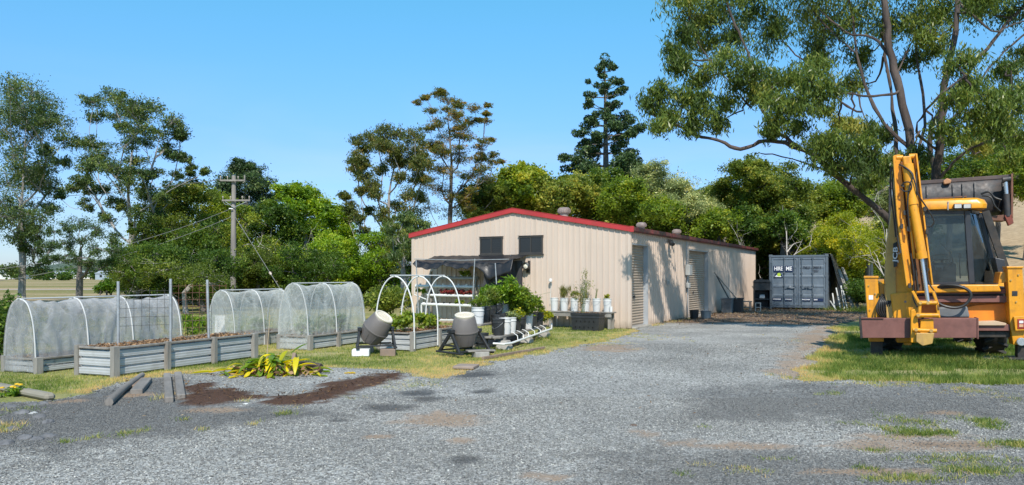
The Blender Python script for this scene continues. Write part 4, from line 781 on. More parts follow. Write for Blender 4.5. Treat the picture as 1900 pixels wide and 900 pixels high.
def big_tree():
    g = np.random.default_rng(500); mb = MB()
    def P3(l): return [at(a, b_, YB + d) for a, b_, d in l]
    base = [Vector((bigb.x, YB, -.1)), at(1714, 560, YB), at(1712, 480, YB)]
    limbs = [
     (P3([(1712,560,0),(1708,430,0),(1700,340,0),(1690,265,.1),(1670,170,.3),(1652,90,.5),(1642,10,.6),(1630,-90,.8),(1615,-220,1)]), .30, .07),
     (P3([(1712,480,0),(1728,380,0),(1738,310,0),(1748,240,-.2),(1752,160,-.3),(1772,60,-.2),(1778,-20,0),(1790,-150,.3)]), .27, .06),
     (P3([(1716,470,0),(1734,330,.5),(1725,280,.6),(1732,230,.8),(1760,180,1),(1830,90,1.2),(1880,30,1.4),(1960,-40,1.5)]), .17, .04),
     (P3([(1690,500,-.1),(1665,430,-.3),(1625,385,-.5),(1580,350,-.7),(1545,320,-.8),(1520,295,-.9),(1470,270,-1),(1420,262,-.9),(1375,275,-.9),(1335,262,-.8),(1290,248,-.8),(1250,230,-.9),(1215,215,-.9)]), .20, .03),
     (P3([(1530,300,-.9),(1480,270,-.6),(1440,240,-.4),(1415,205,-.2),(1395,160,0),(1398,120,.1),(1375,70,.5),(1355,20,.8),(1340,-60,1)]), .10, .03),
     (P3([(1600,210,.6),(1560,190,1),(1540,150,1.4),(1500,120,1.8),(1455,80,2),(1440,30,2)]), .07, .02),
     (P3([(1690,280,.1),(1640,230,.6),(1610,170,1),(1590,100,1.5),(1580,20,2),(1560,-60,2.2)]), .11, .03),
     (P3([(1655,110,.5),(1620,70,1.0),(1570,60,1.6),(1520,20,2)]), .09, .02),
     (P3([(1690,400,0),(1672,330,.3),(1662,250,.6),(1650,150,1.2),(1640,60,1.6),(1648,-40,1.8)]), .13, .03),
     (P3([(1745,330,-.2),(1780,290,-.6),(1830,262,-1),(1870,240,-1.4),(1880,190,-1.8),(1872,130,-1.9)]), .09, .02),
     (P3([(1740,280,0),(1700,240,-1),(1730,190,-2),(1790,140,-2.4)]), .08, .02),
     (P3([(1575,345,-.7),(1590,300,-1.3),(1610,280,-1.8)]), .05, .015),
     (P3([(1690,300,0),(1600,330,-.6),(1540,300,-1.4)]), .05, .015),
     (P3([(1670,170,.3),(1620,180,-.8),(1540,170,-1.8),(1470,180,-2)]), .07, .02),
     (P3([(1778,0,0),(1840,60,0),(1900,40,.4),(1990,90,.6)]), .06, .02),
     (P3([(1540,318,-.8),(1450,290,-.4),(1400,285,-.2)]), .05, .012),
     (P3([(1700,330,.2),(1715,200,.9),(1700,100,1.6),(1712,0,2),(1705,-80,2.2)]), .08, .03),
     (P3([(1745,250,-.2),(1800,180,.3),(1850,110,.8),(1905,60,1)]), .07, .02),
     (P3([(1660,150,.5),(1690,80,1.4),(1720,20,2)]), .05, .02),
     (P3([(1590,100,1.5),(1545,60,2),(1500,10,2.4),(1470,-40,2.6)]), .05, .015),
     (P3([(1690,300,.1),(1655,290,-.4),(1610,230,-.2),(1590,170,.2)]), .045, .012),
     (P3([(1395,200,0),(1350,150,.3),(1310,100,.8),(1280,60,.8)]), .045, .012)]
    nd = []
    mb.tube(base, [.46, .32, .26], 12)
    for pts, r0_, r1_ in limbs:
        # smooth resample
        out = []
        for i in range(len(pts) - 1):
            p0 = pts[max(i-1,0)]; p1 = pts[i]; p2 = pts[i+1]; p3 = pts[min(i+2, len(pts)-1)]
            for j in range(4):
                t = j / 4; out.append(.5 * ((2*p1) + (p2-p0)*t + (2*p0-5*p1+4*p2-p3)*t*t + (3*p1-p0-3*p2+p3)*t**3))
        out.append(pts[-1]); out = [p + Vector(g.normal(0, .018, 3)) for p in out]; n = len(out)
        r0_ *= .54; mb.tube(out, [r0_ + (r1_ - r0_) * (i/(n-1)) ** .8 + g.normal(0, .005) for i in range(n)], 10 if r0_ > .1 else 7)
        nd += out
    arr = np.array([tuple(p) for p in nd]); Ps, Ts = [], []
    cl = clp(cb_, YB, 77, .8, .96, .14)
    for c, r in cl:
        c_ = np.array(c); dd = np.linalg.norm(arr - c_, axis=1); j = int(np.argmin(dd)); a = Vector(arr[j])
        if dd[j] > .2:
            L_ = dd[j]; sd = Vector(g.normal(0, .08, 3)) * L_
            pts = [a.lerp(c, s) + sd * math.sin(s * math.pi) + Vector((0,0,-.08*L_)) * math.sin(s * math.pi) + Vector(g.normal(0, .03, 3)) for s in np.linspace(0, 1, 7)]
            mb.tube(pts, list(np.linspace(.02 + .012 * L_, .012, 7)), 6)
        out_of = c.z > at(0, -45, c.y).z
        npf = 10; u = unit(g, npf) * g.uniform(.3, 1, (npf, 1)); pc = c_ + u * r * .88 * np.array([1, 1, .7]); tn = g.normal(.5, .15)
        for q in pc:
            b_ = Vector(q); md = c.lerp(b_, .5) + Vector(g.normal(0, .05, 3)); mb.tube([c, md, b_], [.012, .009, .004], 4, cap=False)
            for tw in range(4):      # hanging sprays
                n = int((21 if not out_of else 20) * (r / .5) ** 1.5 * g.uniform(.5, 1.3)) + 8; s_ = np.array(q) + g.normal(0, .12, 3) * r / .5; dr = unit(g, 1)[0] * np.array([1, 1, .3]) + np.array([0, 0, -.5])
                tt = g.uniform(0, 1, (n, 1)); e = dr[None] * tt * .42 * r / .5 + g.normal(0, .10 * r / .5, (n, 3)); Ps.append(s_ + e); Ts.append(np.clip(g.normal(tn + g.normal(0, .08), .14, n), 0, 1))
    P = np.concatenate(Ps); T = np.concatenate(Ts); V, Fc = leaves(P, .165, .038, g, .75)
    mb.build('trunk', M_barkred, big, smooth=True, off=bigb); npmesh('crown', V - np.array(bigb), Fc, LM['gumhi'], big, tint=np.repeat(T, 4))
    print('big leaves', len(P))
big_tree()
# low scrub and hedge rows on the plain
def shrub(label, x, y, rx, h, lm, seed, n=2600, L=.16, Wd=.07, grp=None, name='shrub', tone=.4):
    g = np.random.default_rng(seed); z0 = float(hill(x, y)); t = thing(name, label, 'shrub', (x, y, z0), 0, grp); mb = MB()
    k = 9; c = np.stack([g.normal(0, .45, k) * rx, g.normal(0, .3, k) * rx, g.uniform(.35, .8, k) * h], -1); Ps = []
    for q in c:
        mb.tube([(g.normal(0, .04), 0, 0), (q[0] * .4, q[1] * .4, q[2] * .55), tuple(q)], [.022, .014, .005], 5); m_ = n // k
        Ps.append(q + unit(g, m_) * g.uniform(.1, 1, (m_, 1)) ** .6 * np.array([rx * .42, rx * .4, h * .3]))
    P = np.concatenate(Ps); P[:, 2] = np.abs(P[:, 2]); V, Fc = leaves(P, L, Wd, g, .1, .2)
    mb.build('stems', M_bark, t); npmesh('foliage', V, Fc, LM[lm], t, tint=np.repeat(np.clip(g.normal(tone, .18, len(P)), 0, 1), 4)); return t
shrub('dark shrub at the far left beside the rounded end of the netted tunnel', -9.75, 14.6, .55, 1.35, 'dark', 601, 3200, .09, .05, tone=.5)
shrub('leafy green shrub seen between the third tunnel and the open hoops', -4.6, 27.5, .9, 1.3, 'olive', 602, 2600, tone=.6)
shrub('dark green bush right of the container under the yellow-green tree', 16.6, 35, 1.5, 1.5, 'dark', 603, 5000, tone=.45)
shrub('weedy green bush by the leaning boards', 18.0, 34.2, 1.0, .9, 'mid', 604, 2600, tone=.5)
shrub('green bush between the shed and the container', 12.6, 44, 1.2, 1.5, 'mid', 605, 2600, tone=.6)
shrub('small green bush behind the right outrigger of the digger', 11.2, 17.6, .5, 1.35, 'mid', 606, 1800, .08, .05, tone=.5)
HG = 'orchard shrubs in the row across the plain'
for i in range(24):
    px = 186 + i * 11.5 + random.uniform(-3, 3); Y = 64 + random.uniform(-2, 2) + i * .25
    shrub('low green orchard shrub in the row across the plain behind the gums', (px - 950) / F * Y, Y, .62 + .12 * random.random(), 1.2 + .6 * random.random(), 'bright', 620 + i, 420, .26, .16, HG, tone=.12)
g = np.random.default_rng(88); Ps = []
for k in range(900):
    x = g.uniform(-420, -60); y = g.uniform(150, 420)
    if abs(x) < .2 * y: continue
    if fbm(x / 40, y / 40, 91) < .52: continue
    hh = g.uniform(1.5, 4.5) * y / 220; Ps.append(np.array([x, y, hh * .5]) + unit(g, 90) * g.uniform(.2, 1, (90, 1)) ** .5 * np.array([hh * .7, hh * .7, hh * .55]))
P = np.concatenate(Ps); V, Fc = leaves(P, 1.3, .9, g, 0, .3); kind(npmesh('distant_wood', V, Fc, LM['dark'], tint=np.repeat(np.clip(g.normal(.35, .2, len(P)), 0, 1), 4)), 'stuff')
# ================================================================= GARDEN
UL = Vector((.397, .918, 0)).normalized(); US = Vector((-UL.y, UL.x, 0)); RB = math.atan2(UL.y, UL.x)
# local frame of a bed: x along its length, y across (away from the drive), origin at the near corner
M_black_seam = mat('shadow_gap_rubber', (.05,.05,.05), .8, var=.2, bmp=0)
def raised_bed(label, N0, L, Wd, H, posts, group='raised garden beds of ribbed steel and timber posts', seed=0, soil=True):
    t = thing('raised_bed', label, 'garden bed', (N0[0], N0[1], 0), RB, group); nb = 3 if H > .35 else 2
    def panel(a, b_):
        g = MB(); a = Vector(a); b_ = Vector(b_); d = (b_ - a).normalized(); nrm = Vector((d.y, -d.x, 0)); pr = []
        k = nb * 12
        for i in range(k + 1):
            z = .01 + (H - .05) * i / k; ph = (i / 12) % 1; off = .0 if .12 < ph < .88 else -.04
            off += .0014 * math.sin(ph * 6.28 * 3); pr.append((off, z))
        vs = [tuple(a + nrm * o_ + Vector((0, 0, z))) for o_, z in pr] + [tuple(b_ + nrm * o_ + Vector((0, 0, z))) for o_, z in pr]; n = len(pr)
        g.add(vs, [(i, n + i, n + i + 1, i + 1) for i in range(n - 1)])
        g.build('steel_panel', M_zinc, t)
    for a, b_ in (((0,0,0),(L,0,0)), ((L,0,0),(L,Wd,0)), ((L,Wd,0),(0,Wd,0)), ((0,Wd,0),(0,0,0))): panel(a, b_)
    for s in posts:
        for y in (-.035, Wd + .035):
            g = MB(); e = s if 0 < s < L else (s + (.03 if s == 0 else -.03)); g.box((e, y, (H + .0) / 2), (.12 if s in (0, L) else .085, .085, H + .03)); g.build('corner_post' if s in (0, L) else 'post', M_timber, t, bevel=.006)
    for y in (0.0, Wd): 
        g = MB(); g.box((L/2, y, H - .016), (L + .02, .07, .03)); g.build('cap_rail', M_timber_h, t, bevel=.004)
    for x in (0.0, L):
        g = MB(); g.box((x, Wd/2, H - .019), (.07, Wd - .08, .03)); g.build('cap_rail', M_timber_h, t, bevel=.004)
    g = MB(); g.grid(lambda u, w: (.02 + u * (L - .04), .03 + w * (Wd - .06), H - .07 + .09 * float(fbm(u * L * 5, w * 5, seed + 70)) - .03), int(L / .05), 14)
    g.build('soil', M_soil, t, smooth='all')
    gg = np.random.default_rng(seed + 9); n = int(500 * L); P = np.stack([gg.uniform(.03, L - .03, n), gg.uniform(.04, Wd - .04, n), gg.uniform(H - .045, H + .015, n)], -1)
    V, Fc = leaves(P, .07, .022, gg, 0, .6); npmesh('straw_mulch', V, Fc, M_straw, t, tint=np.repeat(gg.uniform(0, 1, n), 4))
    return t
M_straw = leafmat('straw_mulch', [(0, (.04,.022,.014)), (.5, (.12,.068,.05)), (1, (.26,.18,.15))], .1, .8)
BA = raised_bed('longest raised bed, in the foreground, of grey ribbed steel with weathered posts', (-6.32, 12.17), 3.2, .75, .47, [0, 1.06, 2.12, 3.2], seed=1)
raised_bed('low raised bed inside the leftmost netted tunnel', (-7.82, 12.64), 3.05, .75, .25, [0, 1.5, 3.05], seed=2)
raised_bed('raised bed inside the middle netted tunnel behind the long bed', (-6.12, 17.0), 2.0, .75, .30, [0, 1.0, 2.0], seed=3)
raised_bed('raised bed with pale steel end inside the netted tunnel nearest the shed', (-4.39, 16.58), 2.15, .75, .31, [0, 1.05, 2.15], seed=4)
raised_bed('raised bed under bare white hoops between the two compost tumblers', (-2.15, 16.34), 2.4, .78, .40, [0, 1.2, 2.4], seed=5)
# netting
def netmat(name, col, lo, hi):
    m, nt, b, o = nodes(name); v = coord(nt); b.inputs['Base Color'].default_value = (*col, 1); b.inputs['Roughness'].default_value = .7; b.inputs['Specular IOR Level'].default_value = .3
    tl = N(nt, 'ShaderNodeBsdfTranslucent'); tl.inputs['Color'].default_value = (*col, 1)
    m1 = N(nt, 'ShaderNodeMixShader', Fac=.35); nt.links.new(b.outputs[0], m1.inputs[1]); nt.links.new(tl.outputs[0], m1.inputs[2])
    tr = N(nt, 'ShaderNodeBsdfTransparent'); m2 = N(nt, 'ShaderNodeMixShader')
    lw = N(nt, 'ShaderNodeLayerWeight', Blend=.35); fac = ramp(nt, lw.outputs['Facing'], [(0.0, lo), (.8, hi)])
    streak = ramp(nt, noise(nt, coord(nt, (1.3, 1.0, .7)), 1.7, 3, .5, 1.8), [(.38, .60), (.44, .95), (.60, 1.0), (.64, 1.15)])
    fac = mixc(nt, 1.0, fac, streak, 'MULTIPLY')
    cre = ramp(nt, noise(nt, coord(nt, (1.0, 1.0, .8)), 2.1, 2, .5, 2.6), [(.46, 0), (.5, .24), (.53, 0)]); fac = mixc(nt, 1.0, fac, cre, 'ADD')
    cre2 = ramp(nt, noise(nt, coord(nt, (.5, 1.6, 1.6)), 3.3, 2, .5, 1.2), [(.47, 0), (.5, .2), (.52, 0)]); fac = mixc(nt, 1.0, fac, cre2, 'ADD')
    nt.links.new(fac, m2.inputs['Fac']); nt.links.new(tr.outputs[0], m2.inputs[1]); nt.links.new(m1.outputs[0], m2.inputs[2]); nt.links.new(m2.outputs[0], o.inputs['Surface']); return m
M_net1 = netmat('insect_netting', (.48,.48,.48), .58, .95)
M_net3 = netmat('end_insect_netting', (.46,.46,.46), .30, .7)
M_net2 = netmat('fine_insect_netting', (.62,.63,.60), .33, .75)
M_hoop = mat('netted_white_pipe', (.52,.52,.51), .5, var=.08, bmp=0)
def arch(a, W_, H): 
    c, s = math.cos(a), math.sin(a); return (W_/2 + (W_/2) * math.copysign(abs(c) ** .8, c), H * max(0, s) ** .82)
def tunnel(label, N0, L, Wd, H, hoops, net, seed, rough=1.0, flare=.12):
    t = thing('netted_tunnel', label, 'garden tunnel', (N0[0], N0[1], 0), RB, 'netted hoop tunnels over the garden beds')
    W_ = Wd + .02
    def P(a, x, inset=0.0): y, z = arch(a, W_ - 2 * inset, H - inset); return Vector((x, y + inset - .01, z))
    for s in hoops:
        g = MB(); g.tube([P(math.pi * i / 20, s) for i in range(21)], .013, 8); g.build('hoop', M_hoop, t, smooth=True)
    g = MB(); g.tube([(-.05, W_/2 - .01, H + .012), (L + .06, W_/2 - .01, H + .012)], .012, 8); g.build('ridge_pole', M_hoop, t, smooth=True)
    nu, nv = 70, int(L * 34); sd = seed
    def fn(u, w):
        x = -.02 + w * (L + .04); a = math.pi - u * math.pi   # u=0 far foot .. u=1 near foot
        y, z = arch(a, W_ + .04, H + .016); y -= .03
        near = max(0, u - .62) / .38; sag = min(abs(x - s) for s in hoops); sag = min(1, sag / .35)
        f = (float(fbm(x * 2.2 + u * 2.5, u * 3.0, sd, 3)) - .45) * .30 * rough + (abs(float(fbm(x * 4.5 - u * 4, u * 1.6, sd + 4, 2)) - .38)) * .26 * rough + .012 * math.sin((x * 30 + u * 26) + 6 * float(fbm(x * 1.5, u * 2, sd + 6))) * rough
        inn = (.25 + .75 * sag) * (.05 * math.sin(math.pi * u) + f * (.45 + near))
        cy, cz = W_/2, H * .45; dy, dz = y - cy, z - cz; l = math.hypot(dy, dz) + 1e-6
        y -= dy / l * inn; z -= dz / l * inn
        if u > .72:
            k = (u - .72) / .28; y -= flare * k ** 2 * (.6 + .8 * float(fbm(x * 3.2, 0, sd + 8))) + .02 * math.sin(x * 26 + 3 * math.sin(x * 5)) * k
            z = z - .0 + .008
        if u < .28: y += flare * .5 * ((.28 - u) / .28) ** 2
        return (x, y, max(z, .012))
    g = MB(); g.grid(fn, nu, nv); g.build('netting', net, t, smooth='all')
    for x, nm in ((-.03, 'end_netting'), (L + .03, 'end_netting')):
        g = MB()
        def fe(u, w, x=x):
            a = math.pi * u; y, z = arch(a, W_, H); y2 = W_/2 + (y - W_/2) * w; z2 = z * w + .10 * (1 - w) * 0; 
            return (x + (.10 * (float(fbm(y2 * 5, z2 * 2.5, sd + 15)) - .5)) * (1 - w ** 4) * rough, y2 - .01, max(.012, z2))
        g.grid(fe, 40, 12); g.build(nm, M_net3 if net == M_net1 else net, t, smooth='all')
    return t
tunnel('leftmost netted tunnel, longest and lowest, its grey netting bunched to the ground', (-7.82, 12.64), 3.05, .75, 1.21, [0, .97, 1.9, 3.03], M_net1, 3, 1.25)
tunnel('middle netted tunnel of sheer white netting behind the long raised bed', (-6.12, 17.0), 1.95, .75, 1.27, [0, .94, 1.9], M_net2, 8, .7, .04)
tunnel('netted tunnel nearest the shed with greenish sheer netting tied near the ground', (-4.39, 16.58), 2.15, .78, 1.43, [0, 1.02, 2.12], M_net2, 15, .9, .10)
# white sheet inside the middle tunnel
g = MB(); c = at(408, 602, 17.9); g.box((0, 0, .22), (.22, .02, .44), Matrix.Rotation(.15, 3, 'Z')); tag(g.build('foam_sheet', mat('white_foam', (.68,.68,.67), .7, var=.06), bevel=.003), 'white foam sheet standing inside the middle netted tunnel', 'foam sheet').location = (c.x, c.y, .24)
# bare hoops
t = thing('cloche_hoops', 'bare white pipe hoops with a ridge pipe over the bed between the compost tumblers', 'hoop frame', (-2.15, 16.34, 0), RB)
for s in (0.02, 1.05, 2.17):
    g = MB(); pts = [(s, -.075, .05)] + [(s, -.075 + arch(math.pi - math.pi * (1 - i / 24), .95, 1.0)[0] * 1.0, .6 + arch(math.pi * (1 - i / 24), .95, .99)[1]) for i in range(25)][::1]
    pts = [(s, -.075, .05), (s, -.075, .6)] + [(s, -.075 + .95 * (1 - math.cos(math.pi * i / 24)) / 2, .6 + .99 * math.sin(math.pi * i / 24)) for i in range(1, 24)] + [(s, .875, .6), (s, .875, .05)]
    g.tube(pts, .016, 8); g.build('hoop', M_pvc, t, smooth=True)
g = MB(); g.tube([(-.15, .4, 1.61), (2.25, .4, 1.61)], .014, 8); g.build('ridge_pipe', M_pvc, t, smooth=True)
# steel posts
def picket(label, x, y, z0, z1, lean=0):
    g = MB(); g.tube([(0, 0, z0), (lean, 0, z1)], .024, 10); o = g.build('steel_post', M_galv, smooth=True); tag(o, label, 'post', 'galvanised pipe posts at the long bed'); o.location = (x, y, 0); return o
picket('galvanised pipe post inside the near half of the long raised bed', -6.53, 12.78, .3, 1.51)
picket('tall galvanised pipe post standing on the grass against the long raised bed', -5.905, 13.33, 0, 1.55)
picket('galvanised pipe post in the far half of the long raised bed', -5.56, 14.14, .3, 1.53, -.03)
def trellis(label, a, b_, z0, z1, nx, nz, mt, r=.0032, off=0):
    a = Vector(a); b_ = Vector(b_); g = MB(); rr = random.Random(off)
    for i in range(nx + 1):
        p = a.lerp(b_, i / nx) - a; g.tube([(p.x, p.y, z0 - .04 - .12 * rr.random()), (p.x, p.y, z1 + .05)], r, 5)
    for j in range(nz + 1):
        z = z0 + (z1 - z0) * j / nz; p = b_ - a; g.tube([(-.03, 0, z), (p.x * .5, p.y * .5, z + .008), (p.x + .0, p.y, z)], r, 5)
    o = g.build('mesh_trellis', mt); tag(o, label, 'trellis'); o.location = a; return o
M_cable = mat('weathered_cable', (.16,.16,.15), .6, bmp=0)
M_wire = mat('dark_wire', (.06,.055,.05), .6, .3, var=.3, bmp=0)
trellis('dark steel mesh trellis over the long raised bed in front of the leftmost tunnel', (-6.62, 12.95, 0), (-5.93, 13.45, 0), .75, 1.34, 7, 4, M_wire)
trellis('open dark mesh trellis between two posts at the far half of the long bed', (-5.87, 13.75, 0), (-5.58, 14.3, 0), .62, 1.1, 3, 3, M_wire)
trellis('rusty reinforcing mesh standing in the weeds between the leftmost and middle tunnels', (-8.3, 18.8, 0), (-7.2, 19.4, 0), .15, 1.35, 8, 7, M_rust, .005)
# --- compost tumblers
M_drum = mat('grey_brown_plastic', (.135,.12,.112), .55, var=.1, sc=3, dirt=(.28,.25,.21), dirt_amt=.25, bmp=.04)
M_lid = mat('cream_plastic_lid', (.60,.54,.44), .5, var=.06, dirt=(.5,.42,.32), dirt_amt=.2, bmp=0)
def tumbler(label, x, y, rz, drumM, zc, zb):
    t = thing('compost_tumbler', label, 'compost tumbler', (x, y, 0), rz, 'compost tumblers')
    c = Vector((0, 0, zc)); g = MB()
    pr = [(.001,-.31),(.17,-.305),(.205,-.28),(.265,-.06),(.272,-.012),(.282,-.008),(.282,.012),(.272,.016),(.262,.06),(.215,.27),(.2,.29),(.185,.30)]
    g.lathe(pr, c, 40, drumM)
    for k in range(10):
        a = k * math.pi / 5; g.tube([c + drumM @ Vector((r * math.cos(a), r * math.sin(a), z)) for r, z in ((.21,-.27),(.268,-.05),)], .007, 5)
    d = g.build('drum', M_drum, t, smooth=True)
    g = MB(); g.lathe([(.19, .285), (.20, .30), (.20, .33), (.185, .342), (.16, .338), (.15, .325), (.001, .328)], c, 36, drumM)
    for k in range(3): g.box(c + drumM @ Vector((0, -.07 + .07 * k, .332)), (.2, .012, .012), drumM)
    g.build('lid', M_lid, d, smooth=True)
    for s in (-1, 1):
        g = MB(); ap = Vector((s * .33, 0, zc - .02)); 
        for q in (-1, 1): g.bar(ap, (s * .37, q * .36, zb + .02), .075, .045, (1, 0, 0)); 
        g.bar(ap + Vector((0, -.09, .02)), ap + Vector((0, .09, .02)), .08, .07); g.bar((s * .365, -.22, zb + .16), (s * .365, .22, zb + .16), .03, .04)
        g.bar((s * .37, -.46, zb + .018), (s * .37, .46, zb + .018), .07, .036)
        g.tube([ap, (s * .24, 0, zc - .01)], .035, 10); g.build('leg_frame', M_black, t, bevel=.008)
    for q in (-1, 1):
        g = MB(); g.bar((-.33, q * .34, zb + .05), (.33, q * .34, zb + .05), .05, .03); g.build('base_bar', M_black, t, bevel=.006)
    return t
RM = lambda ax, a: Matrix.Rotation(a, 3, ax)
tumbler('compost tumbler tilted with its cream lid facing up right, propped on blocks', -2.78, 15.75, R(12), RM('Y', R(32)) @ RM('X', R(22)), .52, .15)
tumbler('compost tumbler standing almost upright at the grass edge nearest the drive', -.95, 15.5, R(38), RM('Y', R(-8)) @ RM('X', R(10)), .50, .06)
g = MB(); g.box((0, 0, .07), (.34, .3, .14), RM('Z', .1)); o = g.build('foam_block', mat('white_foam', (.68,.68,.67), .7), bevel=.012); o.location = (-3.02, 15.42, 0); tag(o, 'white foam block propping up the left compost tumbler', 'block')
g = MB(); g.box((0, 0, .07), (.3, .26, .14), RM('Z', .1)); o = g.build('timber_block', mat('brown_timber', (.22,.16,.12), .85, var=.3, stretch=(1,.3,1)), bevel=.008); o.location = (-2.48, 15.42, 0); tag(o, 'brown timber block under the right foot of the left compost tumbler', 'block')
for (x, y, rz, lab) in ((-3.05, 16.1, .1, 'concrete block half hidden behind the white foam block'), (-.62, 15.18, .5, 'grey concrete block under the front foot of the upright compost tumbler')):
    g = MB(); g.box((0, 0, .055 if y < 16 else .07), (.3, .2, .11 if y < 16 else .14), RM('Z', rz)); o = g.build('concrete_block', M_concrete, bevel=.01); o.location = (x, y, 0); tag(o, lab, 'block')
g = MB(); g.box((0, 0, .128), (.56, .2, .03), RM('Z', .35)); o = g.build('timber_board', M_timber_h, bevel=.004); o.location = (-.62, 15.2, -.0); tag(o, 'weathered board lying on the block beside the upright compost tumbler', 'board')
# --- plants helper
def leafy(parent, name, c, rx, ry, rz_, n, L, Wd, lm, g, tone=.5, droop=0, up=.3, stems=5, sm=None):
    P = []; kb = 13
    for k in range(kb):
        q = unit(g, 1)[0] * np.array([rx, ry, rz_]) * g.uniform(.25, .98); m_ = max(3, int(n / kb * g.uniform(.5, 1.5))); e = unit(g, m_) * g.uniform(.1, 1, (m_, 1)) ** .6 * np.where(g.uniform(0, 1, (m_, 1)) < .15, 1.7, 1); P.append(np.array(c) + q + e * np.array([rx, ry, rz_]) * .38)
    P = np.concatenate(P); V, Fc = leaves(P, L, Wd, g, droop, up); o = npmesh(name, V, Fc, LM[lm], parent, tint=np.repeat(np.clip(g.normal(tone, .2, len(P)), 0, 1), 4))
    return o
def potted(name, label, cat, pos, rx, h, n, L, Wd, lm, seed, tone=.5, droop=0., up=.3, group=None):
    g = np.random.default_rng(seed); t = thing(name, label, cat, pos, 0, group); mb = MB()
    for k in range(6): mb.tube([(g.normal(0, .03), g.normal(0, .03), -.05), (g.normal(0, rx * .3), g.normal(0, rx * .3), h * .5), (g.normal(0, rx * .5), g.normal(0, rx * .5), h * .85)], [.007, .005, .003], 5)
    mb.build('stems', mat('green_stem', (.10,.14,.04), .6), t); leafy(t, 'foliage', (0, 0, h * .55), rx, rx, h * .5, n, L, Wd, lm, g, tone, droop, up); return t
bl = Matrix.Translation((-2.15, 16.34, 0)) @ Matrix.Rotation(RB, 4, 'Z')
potted('leafy_crop', 'broad-leaved green crop in the near end of the bed under the bare hoops', 'plant', bl @ Vector((.35, .38, .38)), .33, .42, 750, .10, .06, 'mid', 701, .55, .3)
potted('leafy_crop', 'lower broad-leaved crop at the far end of the bed under the bare hoops', 'plant', bl @ Vector((1.3, .38, .38)), .36, .34, 800, .10, .06, 'mid', 702, .58, .3)
bl3 = Matrix.Translation((-4.39, 16.58, 0)) @ Matrix.Rotation(RB, 4, 'Z')
for i, (x, lab) in enumerate([(.35, 'green vegetable plant at the near end inside the tunnel nearest the shed'), (1.0, 'yellowing vegetable plant in the middle of the tunnel nearest the shed'), (1.7, 'green vegetable plant at the far end inside the tunnel nearest the shed')]):
    potted('vegetable_plant', lab, 'plant', bl3 @ Vector((x, .38, .3)), .26, .42, 420, .10, .05, 'yellow' if i == 1 else 'bright', 710 + i, .35, .2)
bl2 = Matrix.Translation((-6.12, 17.0, 0)) @ Matrix.Rotation(RB, 4, 'Z')
potted('vegetable_plant', 'small green vegetable plant inside the middle netted tunnel', 'plant', bl2 @ Vector((1.2, .35, .28)), .22, .36, 300, .09, .045, 'bright', 715, .35)
# weeds between the tunnels
for i, (px, Y, lab) in enumerate([(350, 19.5, 'weeds by the rusty mesh'), (385, 20.5, 'tall weeds left of the middle tunnel')]):
    potted('weed_clump', 'green ' + lab, 'plant', ((px - 950) / F * Y, Y, .04), .4, .55, 700, .14, .03, 'bright', 720 + i, .4, -.4)
# --- hydroponic rack and awning on the gable wall
def shp(px, py, d):
    k = (px - 950) / F; x = (k * (23.3 - .885 * d) - 3.58 + .466 * d) / (.885 + .466 * k); Y = 23.3 - .466 * x - .885 * d
    return Vector((x, -d, EYE - (py - HOR) / F * Y))
rack = thing('hydroponic_rack', 'rack of four white and grey growing pipes against the gable wall under the black awning', 'pipe rack', SC, SROT)
rows = [(790,887,515,.45,1),(773,888,531,.5,.6),(795,890,548,.6,0),(786,874,565,.85,0)]
M_pgrey = mat('grey_pipe', (.28,.29,.30), .5, var=.15, bmp=0)
RP = []
for i, (a, b_, y, d, gr) in enumerate(rows):
    g = MB(); p, q = shp(a, y, d), shp(b_, y, d); q.z = p.z = (p.z + q.z) / 2; q.z -= .02; g.tube([p, q], .05, 14); g.tube([p - Vector((.03,0,0)), p + Vector((.05,0,0))], .058, 14); g.tube([q - Vector((.05,0,0)), q + Vector((.03,0,0))], .058, 14)
    o = g.build('growing_pipe', M_pgrey if gr == 1 else M_pvc, rack, smooth=True); RP.append((p, q)); h = MB(); n = 8
    for k in range(n):
        c = p.lerp(q, (k + .5) / n); h.lathe([(.032, .0), (.038, .06), (.03, .062), (.024, .03)], c + Vector((0, 0, .03)), 12)
    h.build('net_cups', M_black if gr == 0 else M_pvc, o, smooth=True)
g = MB()
for (a, d) in ((800, .55), (884, .6)): p = shp(a, 512, d); g.bar((p.x, p.y, 0), (p.x, p.y, 1.75), .05, .05); g.bar((p.x, p.y - .35, 0), (p.x, p.y, 1.6), .04, .04)
g.build('rack_frame', M_timber_h, rack)
g = MB(); a, b_ = RP[1][0], RP[3][0]; g.tube([a - Vector((.02,0,0)), a + Vector((-.06, 0, -.05)), a + Vector((-.07, -.02, -.3)), Vector((b_.x - .06, a.y-.1, a.z - .45)) ], .02, 8); g.build('overflow_pipe', M_pvc, rack, smooth=True); g = MB(); g.tube([b_, b_ + Vector((-.08,0,0)), b_ + Vector((-.09, 0, -.05)), b_ + Vector((-.09, 0, -.55))], .028, 8); p = shp(815, 594, .9); q = shp(845, 594, .9); g.build('feed_pipe', M_pvc, rack, smooth=True); g = MB(); g.tube([p, q], .025, 8); g.build('drain_pipe', M_pvc, rack, smooth=True)
gg = np.random.default_rng(44)
LM['red'] = leafmat('red_lettuce_leaves', [(0, (.06,.01,.02)), (.5, (.15,.025,.04)), (.8, (.22,.06,.05)), (1, (.2,.16,.06))], .25)
